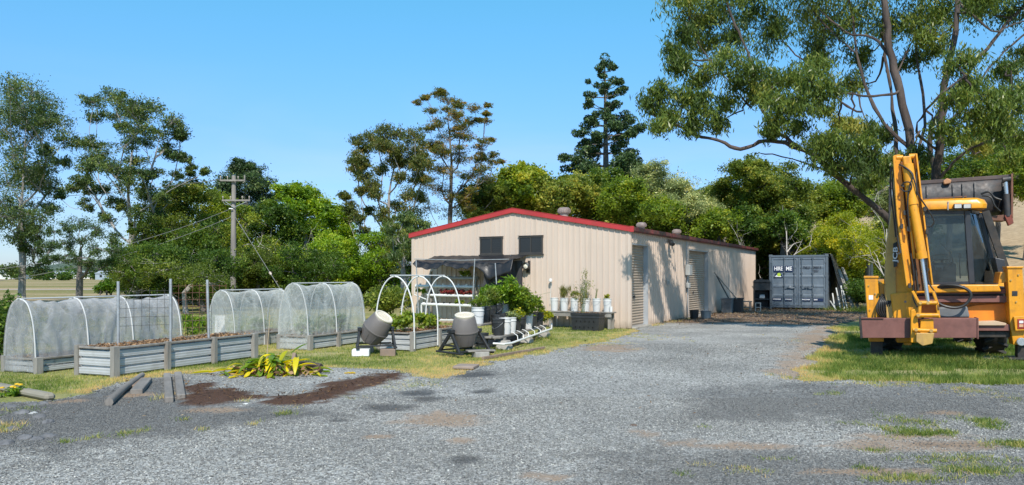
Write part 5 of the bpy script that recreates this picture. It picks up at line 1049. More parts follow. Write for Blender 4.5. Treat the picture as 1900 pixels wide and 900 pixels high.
for ri, sq, lm, lab, sz in ((2, [.28,.38,.48,.58,.68,.80], 'red', 'dark red lettuce growing in the third pipe of the hydroponic rack', .11), (1, [.03,.12], 'bright', 'bright green lettuce at the left end of the hydroponic rack', .1), (3, [.7,.82], 'mid', 'small green seedling on the lowest pipe of the hydroponic rack', .08), (0, [.72,.8], 'mid', 'green herb growing in the top pipe of the hydroponic rack', .13)):
    for k in sq:
        c = RP[ri][0].lerp(RP[ri][1], k); t = thing('lettuce', lab, 'plant', SMx @ (c + Vector((0, 0, .07 if ri != 1 else -.22))), 0, lab)
        leafy(t, 'leaves', (0, 0, sz * .6), sz, sz, sz * .8, 90, .09, .06, lm, gg, .5); h = MB(); h.tube([(0,0,-.03),(0,0,sz*.8)], .008, 5); h.build('stem', mat('green_stem', (.1,.14,.04), .6), t)
aw = thing('shade_awning', 'sagging black tarpaulin awning with a dark side curtain on thin poles at the gable wall', 'awning', SC, SROT)
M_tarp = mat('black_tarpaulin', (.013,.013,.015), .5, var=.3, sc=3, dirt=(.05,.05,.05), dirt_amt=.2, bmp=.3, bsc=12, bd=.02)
TL, TR = shp(768, 480, 1.25), shp(944, 473, 1.2)
x0, x1 = TL.x, TR.x + .05
def ftarp(u, w):   # u along, w from wall (0) to front (1)
    x = x0 + (x1 - x0) * u; y = -.03 - 1.3 * w * (1 - .12 * u); zw = 2.28; zf = 2.12 - .05 * u
    z = zw + (zf - zw) * w; sag = .10 * math.sin(math.pi * ((u * 3) % 1)) * w + .06 * math.sin(math.pi * w) + .05 * (float(fbm(u * 14, w * 3, 3)) - .5) + .02 * math.sin(u * 60 + w * 5) * w
    if w > .84: z -= (w - .84) * (1.1 + 1.5 * float(sstep(.6, .8, u))) * (.6 + .8 * float(fbm(u * 9, 0, 5)))
    if u > .93: z += (u - .93) * 1.2 * w
    return (x, y, z - sag)
g = MB(); g.grid(ftarp, 90, 26); g.build('tarpaulin', M_tarp, aw, smooth='all', solid=.006)
g = MB()
def fcur(u, w):   # side curtain hanging on the right, from the wall outwards
    x = x1 - .12 - .85 * u + .05 * math.sin(u * 22) ; y = -.15 - 1.0 * u; return (x + .1 * w * (float(fbm(u * 6, w * 2, 9)) - .5), y + .03 * math.sin(u * 40 + w * 3), 2.1 - .1 * u - (2.0 - .55 * u * u) * w * .93)
g.grid(fcur, 50, 24); g.build('side_curtain', mat('black_shadecloth', (.035,.036,.04), .8, var=.3, sc=5, stretch=(3,3,.5), bmp=.3), aw, smooth='all')
def vcur(u, w):
    x = x1 - .02 - .5 * u; return (x, -.03 - 1.05 * (1 - w * .9) * (1 - u * .0) + .02 * math.sin(u * 20), 2.15 - .55 * w + .03 * math.sin(u * 15) - .0)
for (pa, pb, d) in (((919, 490), (923, 560), 1.25), ((881, 482), (876, 575), 1.3), ((948, 474), (925, 560), .1), ((772, 484), (776, 570), 1.3)):
    g = MB(); p = shp(*pa, d); q = shp(*pb, d); dd = (q - p).normalized(); q = p + dd * (p.z / -dd.z); g.tube([p + Vector((0,0,.03)), q], .018 if d > .5 else .008, 8); g.build('pole', M_galv, aw, smooth=True)
g = MB(); g.tube([(x0, -1.24, 2.16), ((x0 + x1) / 2, -1.22, 2.1), (x1 - .1, -1.1, 2.12)], .012, 8); g.build('front_rail', M_galv, aw, smooth=True)
# --- buckets
M_bw = mat('white_bucket_plastic', (.60,.60,.59), .4, var=.05, sc=5, dirt=(.5,.47,.41), dirt_amt=.25, bmp=.03)
M_bb = mat('black_bucket_plastic', (.03,.032,.034), .4, var=.3, sc=6, dirt=(.16,.15,.14), dirt_amt=.3, bmp=.2, bsc=20)
def bucket(label, pos, r=.13, h=.36, black=False, group=None, lid=True):
    t = thing('bucket', label, 'bucket', pos, random.uniform(0, 6), group); m_ = M_bb if black else M_bw
    g = MB(); g.lathe([(.001, 0), (r * .84, 0), (r * .86, .01), (r * .97, h - .09), (r * 1.05, h - .088), (r * 1.05, h - .075), (r * .985, h - .07), (r, h - .02), (r * 1.06, h - .018), (r * 1.06, h), (r * .96, h), (r * .95, h - .04), (r * .9, h - .05), (.001, h - .05)], n=28); g.build('body', m_, t, smooth=True)
    g = MB(); g.tube([(r * 1.06 * math.cos(a), r * 1.06 * math.sin(a) - .01, h - .08 - .13 * math.sin(a)) for a in np.linspace(0, math.pi, 12)], .003, 5); g.build('handle', M_galv, t, smooth=True)
    return t
BD = Vector((.289, .957, 0)).normalized(); bs = math.atan2(BD.y, BD.x); B0 = Vector((-.16, 16.8, 0))
def bp(s, w, z): return B0 + BD * s * 1.36 + Vector((-BD.y, BD.x, 0)) * w + Vector((0, 0, z))
t = thing('bucket_bench', 'low timber bench on concrete stumps carrying the crowded growing buckets', 'bench', B0, bs)
for k in range(2):
    g = MB(); g.bx(-.2, 2.85, .02 + k * .2, .19 + k * .2, .25, .295); g.build('plank', M_timber_h, t, bevel=.004)
g = MB(); g.bx(-.1, 2.7, .5, .85, .5, .54); g.build('upper_plank', M_timber_h, t, bevel=.004)
for s in (.0, 1.3, 2.5):
    g = MB(); g.bx(s, s + .09, .0, .85, .2, .248); g.bx(s, s + .08, .7, .78, 0, .5); g.build('bearer', M_timber, t)
for s in (-.02, 1.25, 2.5):
    g = MB(); g.add([(s-.13,-.16,0),(s+.15,-.16,0),(s+.15,.16,0),(s-.13,.16,0),(s-.09,-.1,.198),(s+.1,-.1,.198),(s+.1,.12,.198),(s-.09,.12,.198)], [(0,3,2,1),(4,5,6,7),(0,1,5,4),(1,2,6,5),(2,3,7,6),(3,0,4,7)]); g.build('concrete_stump', M_concrete, t, bevel=.015)
CR = 'growing buckets crowded on the low bench'
fr = [(.08,.17,1,'black plastic-wrapped bucket at the near end of the low bench'),(.36,.14,0,'slim white bucket second from the near end of the low bench'),(.66,.14,0,'white bucket with a hose tap, third along the low bench'),(1.0,.16,1,'black bucket in the middle of the low bench behind the white pipe'),(1.34,.16,1,'dark bucket shaded by the leafy plants beyond the middle of the low bench'),(1.72,.14,0,'white bucket under the big green plant toward the far end of the low bench'),(2.1,.16,1,'black bucket with a white label near the far end of the low bench'),(2.5,.14,1,'lowest black bucket at the far end of the low bench')]
for s, w, bk, lab in fr: bucket(lab, bp(s, w, .296), .135, .36, bool(bk), CR)
for s, w, bk, lab in [(.1,.66,0,'large white bucket on the upper plank at the near end of the low bench'),(.42,.66,1,'black bucket on the upper plank behind the slim white bucket'),(.75,.66,1,'second black bucket along the upper plank'),(1.1,.66,1,'third black bucket along the upper plank'),(1.5,.66,0,'white bucket hidden among the big green leaves on the upper plank'),(1.95,.66,0,'far white bucket on the upper plank under pale green leaves')]:
    bucket(lab, bp(s, w, .541), .135, .37, bool(bk), CR)
for k, s in enumerate((.5, .85, 1.2, 1.6, 2.0)): bucket(f'black bucket in the shaded middle row of the low bench, {("first","second","third","fourth","fifth")[k]} from the near end', bp(s, .4, .296), .13, .42, True, CR)
g = MB(); g.grid(lambda u, w: (-.25 + u * 3.3, -.02 + w * 1.15, .02 + .02 * float(fbm(u * 20, w * 8, 4))), 40, 14); o = g.build('bench_shade_sheet', M_tarp, smooth='all'); o.location = B0; o.rotation_euler = (0, 0, bs); o.scale = (1.3, 1, 1); tag(o, 'black sheet added on the ground to stand in for the shade beneath the low bench', 'shade sheet')  # black sheet added so the ground under the bench looks deep in shade
bucket('black bucket on the ground between the upright tumbler and the low bench', bp(-.12, .46, 0), .14, .36, True)
pl = [(.1,.66,.88,.2,.28,260,.09,.03,'mid','feathery green plant in the large white bucket on the upper plank'),(.62,.66,.88,.2,.42,350,.09,.025,'olive','pale feathery plant behind the black buckets'),(1.15,.55,.8,.36,.62,1900,.11,.045,'bright','tall bright green celery-like plant rising in the middle of the low bench'),(1.55,.3,.62,.42,.6,2000,.10,.05,'mid','wide glossy green plant spilling over the middle buckets'),(1.85,.4,.7,.32,.55,1300,.09,.04,'mid','green plant with a pale leaf toward the far end of the low bench'),(2.2,.3,.62,.26,.42,800,.09,.05,'mid','grey-green plant over the black bucket near the far end'),(2.6,.0,.42,.16,.28,420,.07,.04,'yellow','yellow-green plant hanging over the far end of the low bench'),(.66,.1,.6,.12,.16,160,.06,.03,'grey','small grey-green plant in the white bucket with the tap'),(.95,.05,.6,.13,.2,220,.06,.035,'yellow','small yellow-flowered plant beside the white buckets')]
for i, (s, w, z, rx, h, n, L, Wd, lm, lab) in enumerate(pl): potted('potted_plant', lab, 'plant', bp(s, w, z), rx * 1.25, h * 1.15, int(n * 1.7), L, Wd, lm, 730 + i, {'bright': .45, 'mid': .42}.get(lm, .55), -.35 if 'celery' in lab else .05)
t.scale = (1.36, 1, 1)
t = thing('watering_pipe', 'white feed pipe with short risers running along the front of the low bench', 'pipe', B0, bs)
g = MB(); g.tube([(-.32, .12, .16), (-.3, -.12, .15), (-.1, -.19, .15), (2.55, -.19, .22), (2.78, -.12, .33)], .024, 10); g.build('main_pipe', M_pvc, t, smooth=True)
for s in (.28, .62, .95, 1.35, 1.75, 2.15):
    g = MB(); g.tube([(s, -.19, .17), (s + .02, -.17, .27), (s + .05, -.06, .33), (s + .06, .0, .34)], .009, 6); g.build('riser', M_pvc, t, smooth=True)
t.scale = (1.36, 1, 1)
# wall bench
def S2(x, d, z=0): return sw(x, -d, z)
t = thing('wall_bench', 'weathered plank bench against the gable wall carrying a row of white buckets', 'bench', SC, SROT)
WB0, WB1 = shp(1018, 580, .45).x, shp(1139, 580, .45).x
g = MB(); g.bx(WB0, WB1, -.62, -.22, .48, .52); g.build('bench_top', M_timber_h, t, bevel=.005)
g = MB(); g.bx(WB0, WB1 - .03, -.6, -.56, .36, .478); g.build('front_rail', M_timber, t, bevel=.005)
for x in (WB0 + .05, (WB0 + WB1) / 2, WB1 - .16): g = MB(); g.bx(x, x + .09, -.55, -.46, 0, .478); g.bx(x, x + .09, -.3, -.22, 0, .478); g.build('leg', M_timber, t, bevel=.004)
g = MB(); g.lathe([(.001,0),(.045,0),(.045,.16),(.001,.16)], (WB1 - .07, -.5, .525), 14); o = g.build('white_cup', M_pvc, smooth=True); o.location = SC; o.rotation_euler = (0,0,SROT); tag(o, 'small white cup on the right end of the wall bench', 'cup')
xs = [shp(p_, 560, .42).x for p_ in (1029, 1047, 1066, 1087, 1107, 1127)]; pn = [None, ('reddish strappy plant in the second bucket on the wall bench', 'bronze', .2, .42, .26, .012, -.9), ('olive bushy plant in the third bucket on the wall bench', 'olive', .18, .3, .06, .025, 0), ('dry thin shrub rising above the fourth bucket on the wall bench', 'olive', .24, .85, .05, .022, 0), ('single bare stem in the fifth bucket on the wall bench', 'olive', .05, .4, .04, .01, 0), ('low yellow-green plant in the last bucket on the wall bench', 'yellow', .12, .18, .05, .025, -.3)]
nm = ['first', 'second', 'third', 'fourth', 'fifth', 'sixth']
for i, x in enumerate(xs):
    bucket(f'white bucket, {nm[i]} from the left in the row on the wall bench', S2(x, .42, .521), .125, .40, False, 'white buckets on the wall bench')
    if pn[i]: lab, lm, rx, h, L, Wd, dr = pn[i]; potted('potted_plant', lab, 'plant', S2(x, .42, .87), rx, h, 30 if i == 4 else 330, L, Wd, lm, 760 + i, .55, dr, 0 if dr < -.5 else .2)
t = thing('planter_crate', 'black ribbed plastic crate with rows of holes in front of the wall bench', 'crate', S2(shp(1091, 600, 1.15).x, 1.15), SROT)
g = MB(); a, b_, h = .44, .24, .52
def taper(z, k): return [(-a*k, -b_*k, z), (a*k, -b_*k, z), (a*k, b_*k, z), (-a*k, b_*k, z)]
lv = [(0,.93),(.36,.985),(.362,1.02),(.40,1.02),(.402,.99),(.45,.99),(.452,1.04),(.52,1.04),(.52,.98),(.47,.97)]
vs = [p for z, k in lv for p in taper(z, k)]; fs = [(i*4+j, i*4+(j+1)%4, (i+1)*4+(j+1)%4, (i+1)*4+j) for i in range(len(lv)-1) for j in range(4)]; fs += [(3,2,1,0), tuple(4*(len(lv)-1)+j for j in range(4))]
g.add(vs, fs); cr = g.build('crate_body', M_black, t, bevel=.01)
g = MB()
for r_ in range(2):
    for c_ in range(5): g.box((-.30 + c_ * .135 + .03 * r_, -b_ * (.955 + .03 * r_), .1 + .17 * r_), (.04, .012, .05))
g.build('vent_holes', mat('hole_dark', (.004,.004,.004), .9, bmp=0), cr)
gg = np.random.default_rng(5); n = 260; P = np.stack([gg.uniform(-.4,.4,n), gg.uniform(-.2,.2,n), gg.uniform(.47,.53,n)], -1); V, Fc = leaves(P, .06, .02, gg, 0, .5); npmesh('straw', V, Fc, M_straw, t, tint=np.repeat(gg.uniform(0,1,n),4))
potted('potted_plant', 'dry spindly shrub with tiny leaves growing from the black crate', 'plant', S2(shp(1080, 600, 1.15).x, 1.15, .5), .26, 1.0, 620, .05, .02, 'bronze', 780, .6, .1)
# ================================================================= FOREGROUND ODDS
def beam(name, label, cat, a, b_, w, h, m, z=0, bev=.008, group=None, mid=None):
    c = (a + b_) / 2; d = b_ - a; g = MB(); g.box((0, 0, h / 2), (d.length, w, h)); o = g.build(name, m, bevel=bev); o.location = (c.x, c.y, z); o.rotation_euler = (0, 0, math.atan2(d.y, d.x)); return tag(o, label, cat, group)
M_old = mat('old_grey_sleeper', (.21,.19,.17), .9, var=.35, sc=4, stretch=(.25,1,1), dirt=(.09,.07,.06), dirt_amt=.4, bmp=.7, bsc=26, bd=.008)
a, b_ = gnd(202, 757), gnd(264, 704); c = (a + b_) / 2; g = MB(); d = b_ - a; g.tube([Vector((-d.length/2, 0, .05)), Vector((-.2, .02, .052)), Vector((d.length/2, 0, .05))], [.05, .046, .04], 10); o = g.build('round_log', M_old, smooth=True); o.location = (c.x, c.y, 0.02); o.rotation_euler = (0, 0, math.atan2(d.y, d.x)); tag(o, 'long grey round post lying on the gravel, leftmost of the loose timbers', 'log')
beam('timber_plank', 'short grey plank beside the round post on the gravel', 'plank', gnd(253, 735), gnd(272, 712), .15, .07, M_old, .02)
beam('timber_plank', 'brownish offcut half under the round post', 'plank', gnd(246, 724), gnd(262, 709), .16, .05, mat('brown_timber', (.22,.16,.12), .85), .02)
beam('timber_sleeper', 'left one of the two parallel grey sleepers on the gravel', 'sleeper', gnd(314, 751), gnd(310, 703), .10, .075, M_old, .02)
beam('timber_sleeper', 'right one of the two parallel grey sleepers, nearest the brown mulch', 'sleeper', gnd(336, 745), gnd(330, 700), .105, .07, M_old, .02)
beam('edging_log', 'pale half-round timber edging along the grass at the lower left', 'edging', gnd(-60, 712), gnd(95, 744), .13, .10, mat('pale_edging', (.23,.21,.165), .9, var=.3, stretch=(.3,1,1), dirt=(.14,.12,.09), dirt_amt=.4), 0, .035)
beam('paving_slab', 'flat brownish paving slab lying where the grass meets the gravel', 'slab', gnd(846, 683), gnd(884, 684), .42, .045, mat('brown_slab', (.27,.21,.17), .9, var=.2), .012)
beam('timber_board', 'brown board edging half buried in the grass beside the drive', 'board', gnd(895, 668), gnd(1010, 648), .05, .06, mat('brown_timber', (.22,.16,.12), .85), 0)
gg = np.random.default_rng(12)
def rock(label, x, y, s, seed, m_=None, grp=None):
    g0 = np.random.default_rng(seed); g = MB(); pr = []
    me = MB(); n, k = 8, 5; vs = []
    for i in range(1, k):
        th = math.pi * i / k
        for j in range(n): r = s * g0.uniform(.7, 1.1); vs.append((r * math.sin(th) * math.cos(j*2*math.pi/n), r * .8 * math.sin(th) * math.sin(j*2*math.pi/n), r * .5 * math.cos(th)))
    vs.append((0,0,s*.5)); vs.append((0,0,-s*.5)); fs = [((i*n+j), (i*n+(j+1)%n), ((i+1)*n+(j+1)%n), ((i+1)*n+j))[::-1] for i in range(k-2) for j in range(n)]
    fs += [(len(vs)-2, j, (j+1)%n) for j in range(n)] + [(len(vs)-1, (k-2)*n+(j+1)%n, (k-2)*n+j) for j in range(n)]
    g.add(vs, fs); o = g.build('rock', m_ or mat('dark_rock', (.13,.13,.135), .85, var=.4, sc=8, bmp=.6), bevel=.01); o.location = (x, y, s * .18); o.rotation_euler = (0, 0, g0.uniform(0, 6)); return tag(o, label, 'rock', grp)
for i in range(22):
    px, py = gg.uniform(-5, 95), gg.uniform(752, 792) if i < 14 else gg.uniform(792, 840); p = gnd(px, py); rock('dark angular rock in the loose rubble at the lower left corner', p.x, p.y, gg.uniform(.04, .11), 900 + i, None, 'rubble rocks at the lower left')
rock('pale flat stone in the gravel at the lower left', *gnd(62, 771).xy, .07, 931, mat('pale_stone', (.42,.42,.41), .8))
rock('small white stone beside the brown mulch strip', *gnd(456, 753).xy, .05, 932, mat('white_stone', (.6,.6,.58), .8))
rock('small white stone in the gravel at the lower left edge', *gnd(146, 842).xy, .035, 933, mat('white_stone', (.6,.6,.58), .8))
rock('dark flat stone fragment at the end of the dirt streak in the drive', *gnd(1176, 793).xy, .06, 934, mat('brown_stone', (.12,.08,.06), .9))
# yellow weed flowers at the lower left
t = thing('dandelion_clump', 'small clump of yellow flowers in the weeds behind the edging timber', 'plant', gnd(22, 735)); g = MB()
for k in range(7): x, y = gg.normal(0, .12), gg.normal(0, .08); g.lathe([(.001, .015), (.03, .0), (.03, .012), (.001, .02)], (x, y, .1 + gg.uniform(0, .06)), 9)
g.build('flowers', mat('yellow_petals', (.75,.45,.02), .6, bmp=0), t); leafy(t, 'leaves', (0, 0, .05), .2, .15, .08, 240, .07, .03, 'bright', gg, .3)
# --- heap of cut strappy leaves
M_str = leafmat('strappy_leaves', [(0, (.03,.06,.012)), (.3, (.07,.13,.02)), (.5, (.12,.16,.015)), (.8, (.40,.34,.016)), (1, (.28,.17,.07))], .35, .4)
H0 = gnd(508, 697); heap = thing('leaf_heap', 'heap of cut yellow and green strappy leaves dumped on the gravel', 'leaf heap', H0)
def strap_leaf(p, az, el, L, w, bend, g):
    n = 9; pts = []; d = np.array([math.cos(az)*math.cos(el), math.sin(az)*math.cos(el), math.sin(el)]); q = np.array(p, float)
    for i in range(n + 1):
        pts.append(q.copy()); d = d + np.array([0, 0, -bend / n]); d = d / np.linalg.norm(d); q = q + d * L / n
        if q[2] < .03: q[2] = .03 + .01 * g.uniform()
    s = np.array([-math.sin(az), math.cos(az), 0]); vs = []
    for i, q in enumerate(pts):
        u = i / n; ww = w * (math.sin(math.pi * min(1, .12 + u * .88)) ** .7) * .5 if u < 1 else .004; vs += [q - s * ww + [0,0,ww*.45], q - [0,0,ww*.12], q + s * ww + [0,0,ww*.45]]
    fs = [];
    for i in range(n):
        o = i * 3; fs += [(o, o+1, o+4, o+3), (o+1, o+2, o+5, o+4)]
    return vs, fs
V, Fq, T = [], [], []; g = np.random.default_rng(66)
specs = []
for k in range(150):
    a = g.uniform(0, 6.28); r = abs(g.normal(0, .30)); p = (r * 1.25 * math.cos(a) - .05, r * .6 * math.sin(a), max(.05, .34 - r * .42) * g.uniform(.3, 1)); specs.append((p, a + g.normal(0, .8), g.uniform(-.35, .6), g.uniform(.18, .42), g.uniform(.045, .10), g.uniform(.4, 1.8), g.choice([.15, .3, .45, .6, .72, .82], p=[.16, .2, .12, .14, .2, .18])))
specs += [((-.55, 0, .1), math.pi + .1, .05, .5, .1, .3, .8), ((-.95, -.02, .06), math.pi + .15, .05, .38, .11, .2, .78), ((.1, 0, .22), 1.2, 1.0, .26, .09, .8, .62), ((.0, .05, .22), 2.3, .9, .28, .09, 1.0, .3), ((.35, .0, .12), .25, .6, .35, .08, .9, .7), ((.62, 0, .1), .1, .3, .34, .1, .7, .35), ((.4, -.1, .3), -1.4, .2, .42, .09, 1.8, .72), ((.25, .1, .35), .4, .7, .3, .08, .4, .28)]
for sp in specs:
    vs, fs = strap_leaf(*sp[:6], g); o = len(V); V += vs; Fq += [tuple(i + o for i in f) for f in fs]; T += [min(1, max(0, sp[6] + g.normal(0, .05)))] * len(vs)
npmesh('cut_leaves', np.array(V), np.array(Fq), M_str, heap, tint=np.array(T), smooth=True)
n = 260; P = np.stack([g.normal(.05, .3, n), g.normal(-.12, .12, n), g.uniform(.03, .16, n)], -1); Vv, Fc = leaves(P, .13, .05, g, 0, .4); npmesh('dead_leaves', Vv, Fc, M_straw, heap, tint=np.repeat(g.uniform(.2, 1, n), 4))
g = MB(); p = at(540, 697, 12.75); q = at(547, 656, 12.95); g.bar(p, q, .085, .06, (1, 0, 0)); o = g.build('upright_stake', mat('brown_timber', (.22,.16,.12), .85), bevel=.006); 
me = o.data; bz = Vector((p.x, p.y, 0)); me.transform(Matrix.Translation(-bz)); o.location = bz; tag(o, 'short grey-brown timber stake leaning upright in the leaf heap', 'stake')
g = MB(); g.tube([(-.33, .08, .12), (0, .02, .11), (.26, -.04, .09)], [.075, .10, .085], 10); o = g.build('tree_log', M_barkred, smooth=True); p = gnd(567, 694); o.location = (p.x, p.y, 0); tag(o, 'rough brown log at the right end of the leaf heap', 'log')
g = MB(); g.tube([(0, 0, 0), (.02, .02, .45), (.05, .05, .92)], [.009, .007, .004], 6); o = g.build('thin_stick', mat('bamboo', (.42,.32,.2), .7)); p = gnd(494, 684); o.location = (p.x, p.y, 0); tag(o, 'thin dry stick standing upright behind the leaf heap', 'stick')
# ================================================================= UTILITY POLE
YP = 38.0; px0 = (432 - 950) / F * YP; t = thing('utility_pole', 'grey timber power pole with two crossarms in front of the grove', 'power pole', (px0, YP, 0))
def PL(px, py, dy=0): p = at(px, py, YP + dy); return Vector((p.x - px0, p.y - YP, p.z))
g = MB(); g.tube([(0,0,0), (.03,0,3), PL(434, 326)], [.15, .13, .10], 14); g.build('pole', mat('silvered_pole', (.25,.225,.20), .9, var=.3, sc=3, stretch=(1,1,.15), dirt=(.15,.13,.12), dirt_amt=.4, bmp=.6, bsc=20), t, smooth=True)
for a, b_, nm in (((408, 335), (455, 335), 'crossarm'), ((412, 372), (464, 372), 'crossarm')):
    g = MB(); g.bar(PL(*a, -.2), PL(*b_, -.2), .08, .085); ca_ = g.build(nm, M_timber_h, t, bevel=.008)
    for k in (0.03, .3, .72, .97):
        q = PL(*a, -.2).lerp(PL(*b_, -.2), k) + Vector((0, 0, .05)); h = MB(); h.tube([q, q + Vector((0,0,.1))], .012, 6); h.lathe([(.001,.17),(.025,.16),(.032,.13),(.02,.11),(.032,.09),(.02,.08),(.001,.08)], q, 12); h.build('insulator', mat('porcelain', (.45,.38,.32), .3, bmp=0), ca_, smooth=True)
g = MB(); g.bar(PL(454, 325, -.2), PL(454, 338, -.2), .06, .06); g.build('end_bracket', M_timber_h, t)
for s in (425, 458):
    g = MB(); g.bar(PL(434, 385, -.15), PL(s if s > 430 else 418, 374, -.2), .04, .02); g.build('brace', M_galv, t)
g = MB(); g.tube([PL(414, 374, -.2), PL(418, 380, -.2), PL(428, 378, -.2)], .012, 6); g.tube([PL(425, 387, -.2), PL(432, 388, -.2)], .03, 8); g.build('cable_clamp', M_galv, t)
def wire(name, label, cat, a, b_, sag, r, n=24):
    c = a.copy(); g = MB(); g.tube([(a.lerp(b_, s) - c + Vector((0, 0, -4 * sag * s * (1 - s)))) for s in np.linspace(0, 1, n)], r, 5, cap=False); o = g.build(name, M_cable); o.location = c; return tag(o, label, cat)
wire('power_line', 'upper slack cable sloping left from the power pole across the grove', 'cable', at(427, 388, YP - .2), at(-60, 505, 33), .5, .012)
wire('power_line', 'lower slack cable sloping left from the power pole across the grove', 'cable', at(430, 402, YP - .2), at(-60, 528, 33), .5, .012)
wire('power_line', 'cable running left from the top crossarm past the two gums', 'cable', at(409, 333, YP - .2), at(-80, 372, 52), .25, .016)
wire('guy_wire', 'taut stay wire running down to the right from the power pole', 'cable', at(436, 402, YP), Vector(((548 - 950) / F * 33, 33, .0)), 0, .016)
g = MB(); a, b_ = at(436, 402, YP), Vector(((548 - 950) / F * 33, 33, 0)); c = a.lerp(b_, .62); d = (b_ - a).normalized(); g.tube([-d * .12, -d * .06, d * .06, d * .12], [.02, .055, .055, .02], 10); o = g.build('stay_insulator', mat('porcelain', (.45,.38,.32), .3)); o.location = c; tag(o, 'pale insulator on the stay wire of the power pole', 'insulator')
# ================================================================= CONTAINER
CL = Vector((12.31, 36.9, 0)); ct = thing('shipping_container', 'grey-blue steel shipping container with HIRE ME on its left door', 'container', CL, SROT)
cw, chh, cl_ = 2.62, 2.6, 6.0
M_ct = mat('container_paint', (.10,.128,.158), .5, var=.15, sc=1.5, dirt=(.075,.06,.055), dirt_amt=.3, dsc=1.6, bmp=.05)
M_ctd = mat('container_door_paint', (.125,.158,.195), .48, var=.15, sc=1.5, dirt=(.24,.26,.28), dirt_amt=.25, dsc=2.2, bmp=.05)
g = MB(); e = .11
for x in (0, cw - e): 
    for y in (0, cl_ - e): g.bx(x, x + e, y, y + e, .0, chh)
for z in (.1, chh - .12): g.bx(e, cw - e, 0.004, e, z, z + .1); g.bx(e, cw - e, cl_ - e, cl_ - .004, z, z + .1); g.bx(.004, e - .004, e, cl_ - e, z, z + .1); g.bx(cw - e + .004, cw - .004, e, cl_ - e, z, z + .1)
for x in (-.012, cw - .14):
    for y in (-.012, cl_ - .14):
        for z in (0, chh - .10): g.bx(x, x + .152, y, y + .152, z - .0, z + .112)
g.build('frame', M_ct, ct, bevel=.008)
for x, s in ((.045, -1), (cw - .045, 1)):
    g = MB(); g.grid(lambda u, w, x=x, s=s: (x - .0 + .018 * s * max(-1, min(1, 2.2 * math.sin(u * (cl_ - 2*e) * 2 * math.pi / .28))), e + u * (cl_ - 2 * e), .2 + w * (chh - .32)), 260, 1); g.build('side_panel', M_ct, ct)
g = MB(); g.bx(e, cw - e, e, cl_ - e, chh - .05, chh - .03); g.build('roof_panel', M_ct, ct)
g = MB(); g.bx(e, cw - e, cl_ - .08, cl_ - .05, .2, chh - .1); g.build('end_panel', M_ct, ct)
for di, (xa, xb) in enumerate(((e + .01, cw/2 - .008), (cw/2 + .008, cw - e - .01))):
    g = MB(); z0, z1 = .21, chh - .13; g.bx(xa, xb, .045, .075, z0, z1)
    for (a, b_, c, d) in ((xa, xa + .07, z0, z1), (xb - .07, xb, z0, z1), (xa + .07, xb - .07, z0, z0 + .09), (xa + .07, xb - .07, z1 - .09, z1)): g.bx(a, b_, .022, .044, c, d)
    for k in range(1, 5):
        zc = z0 + (z1 - z0) * k / 5; g.add([(xa+.07,.044,zc-.07),(xb-.07,.044,zc-.07),(xb-.07,.03,zc-.04),(xa+.07,.03,zc-.04),(xb-.07,.03,zc+.04),(xa+.07,.03,zc+.04),(xb-.07,.044,zc+.07),(xa+.07,.044,zc+.07)], [(0,1,2,3),(3,2,4,5),(5,4,6,7)])
    dr = g.build('container_door', M_ctd, ct, bevel=.005)
    for k in ((.48, .87) if di == 0 else (.13, .54)):
        x = xa + (xb - xa) * k; g = MB(); g.tube([(x, -.012, .16), (x, -.012, chh - .08)], .017, 10)
        for z in (.2, .75, 1.15, 1.75, chh - .16): g.box((x, .005, z), (.09, .03, .06))
        g.build('locking_bar', M_ct, dr, smooth=True)
        g = MB(); g.bar((x, -.035, 1.05), (x + (.2 if k < .5 else -.2), -.035, 1.08), .02, .035); g.box((x + (.19 if k < .5 else -.19), -.02, 1.08), (.07, .03, .09)); g.build('lock_handle', M_galv if k > .5 and di == 0 else M_ct, dr)
    for z in (.35, .95, 1.6, 2.25):
        xh = xa - .035 if di == 0 else xb + .035; g = MB(); g.box((xh, .01, z), (.11, .035, .09)); g.build('hinge', M_ct, dr, bevel=.004)
def text(s, size, pos, col_m, parent, name='lettering', rx=R(90), rz=0, ext=.003, sx=1, ry=0, ax='CENTER'):
    c = bpy.data.curves.new(name, 'FONT'); c.body = s; c.size = size; c.extrude = ext; c.align_x = ax; c.align_y = 'CENTER'; c.offset = .004 * size / .2
    o = bpy.data.objects.new(name, c); COL.objects.link(o); o.parent = parent; o.location = pos; o.rotation_euler = (rx, ry, rz); o.scale = (sx, 1, 1); c.materials.append(col_m); bpy.context.view_layer.update(); me = bpy.data.meshes.new_from_object(o); bpy.data.objects.remove(o); o = bpy.data.objects.new(name, me); COL.objects.link(o); o.parent = parent; o.location = pos; o.rotation_euler = (rx, ry, rz); o.scale = (sx, 1, 1); return o
M_navy = mat('navy_sign', (.012,.025,.075), .4, var=.15, bmp=0); M_wt = mat('white_lettering', (.8,.8,.8), .5, var=.05, bmp=0); M_dk = mat('dark_lettering', (.03,.035,.05), .6, bmp=0)
for (xa, xb, s) in ((.19, .655, 'HIRE'), (.72, 1.08, 'ME')):
    g = MB(); g.bx(xa, xb, .008, .021, 1.80, 2.08); sg = g.build('sign_plate', M_navy, ct); text(s, .26, ((xa + xb)/2, .003, 1.94), M_wt, sg, sx=.72 if s == 'HIRE' else .85)
g = MB(); g.prism([(.2,1.52),(.62,1.52),(.58,1.66),(.5,1.74),(.38,1.77),(.27,1.68)], lambda u, w, t_: Vector((u, t_, w)), .012, .02); lg = g.build('logo_patch', M_navy, ct)
g = MB(); g.lathe([(.001,0),(.085,0),(.085,.006),(.001,.006)], (.45, .008, 1.66), 20, Matrix.Rotation(R(90), 3, 'X')); g.build('logo_disc', mat('lime_paint', (.45,.6,.05), .5, bmp=0), lg)
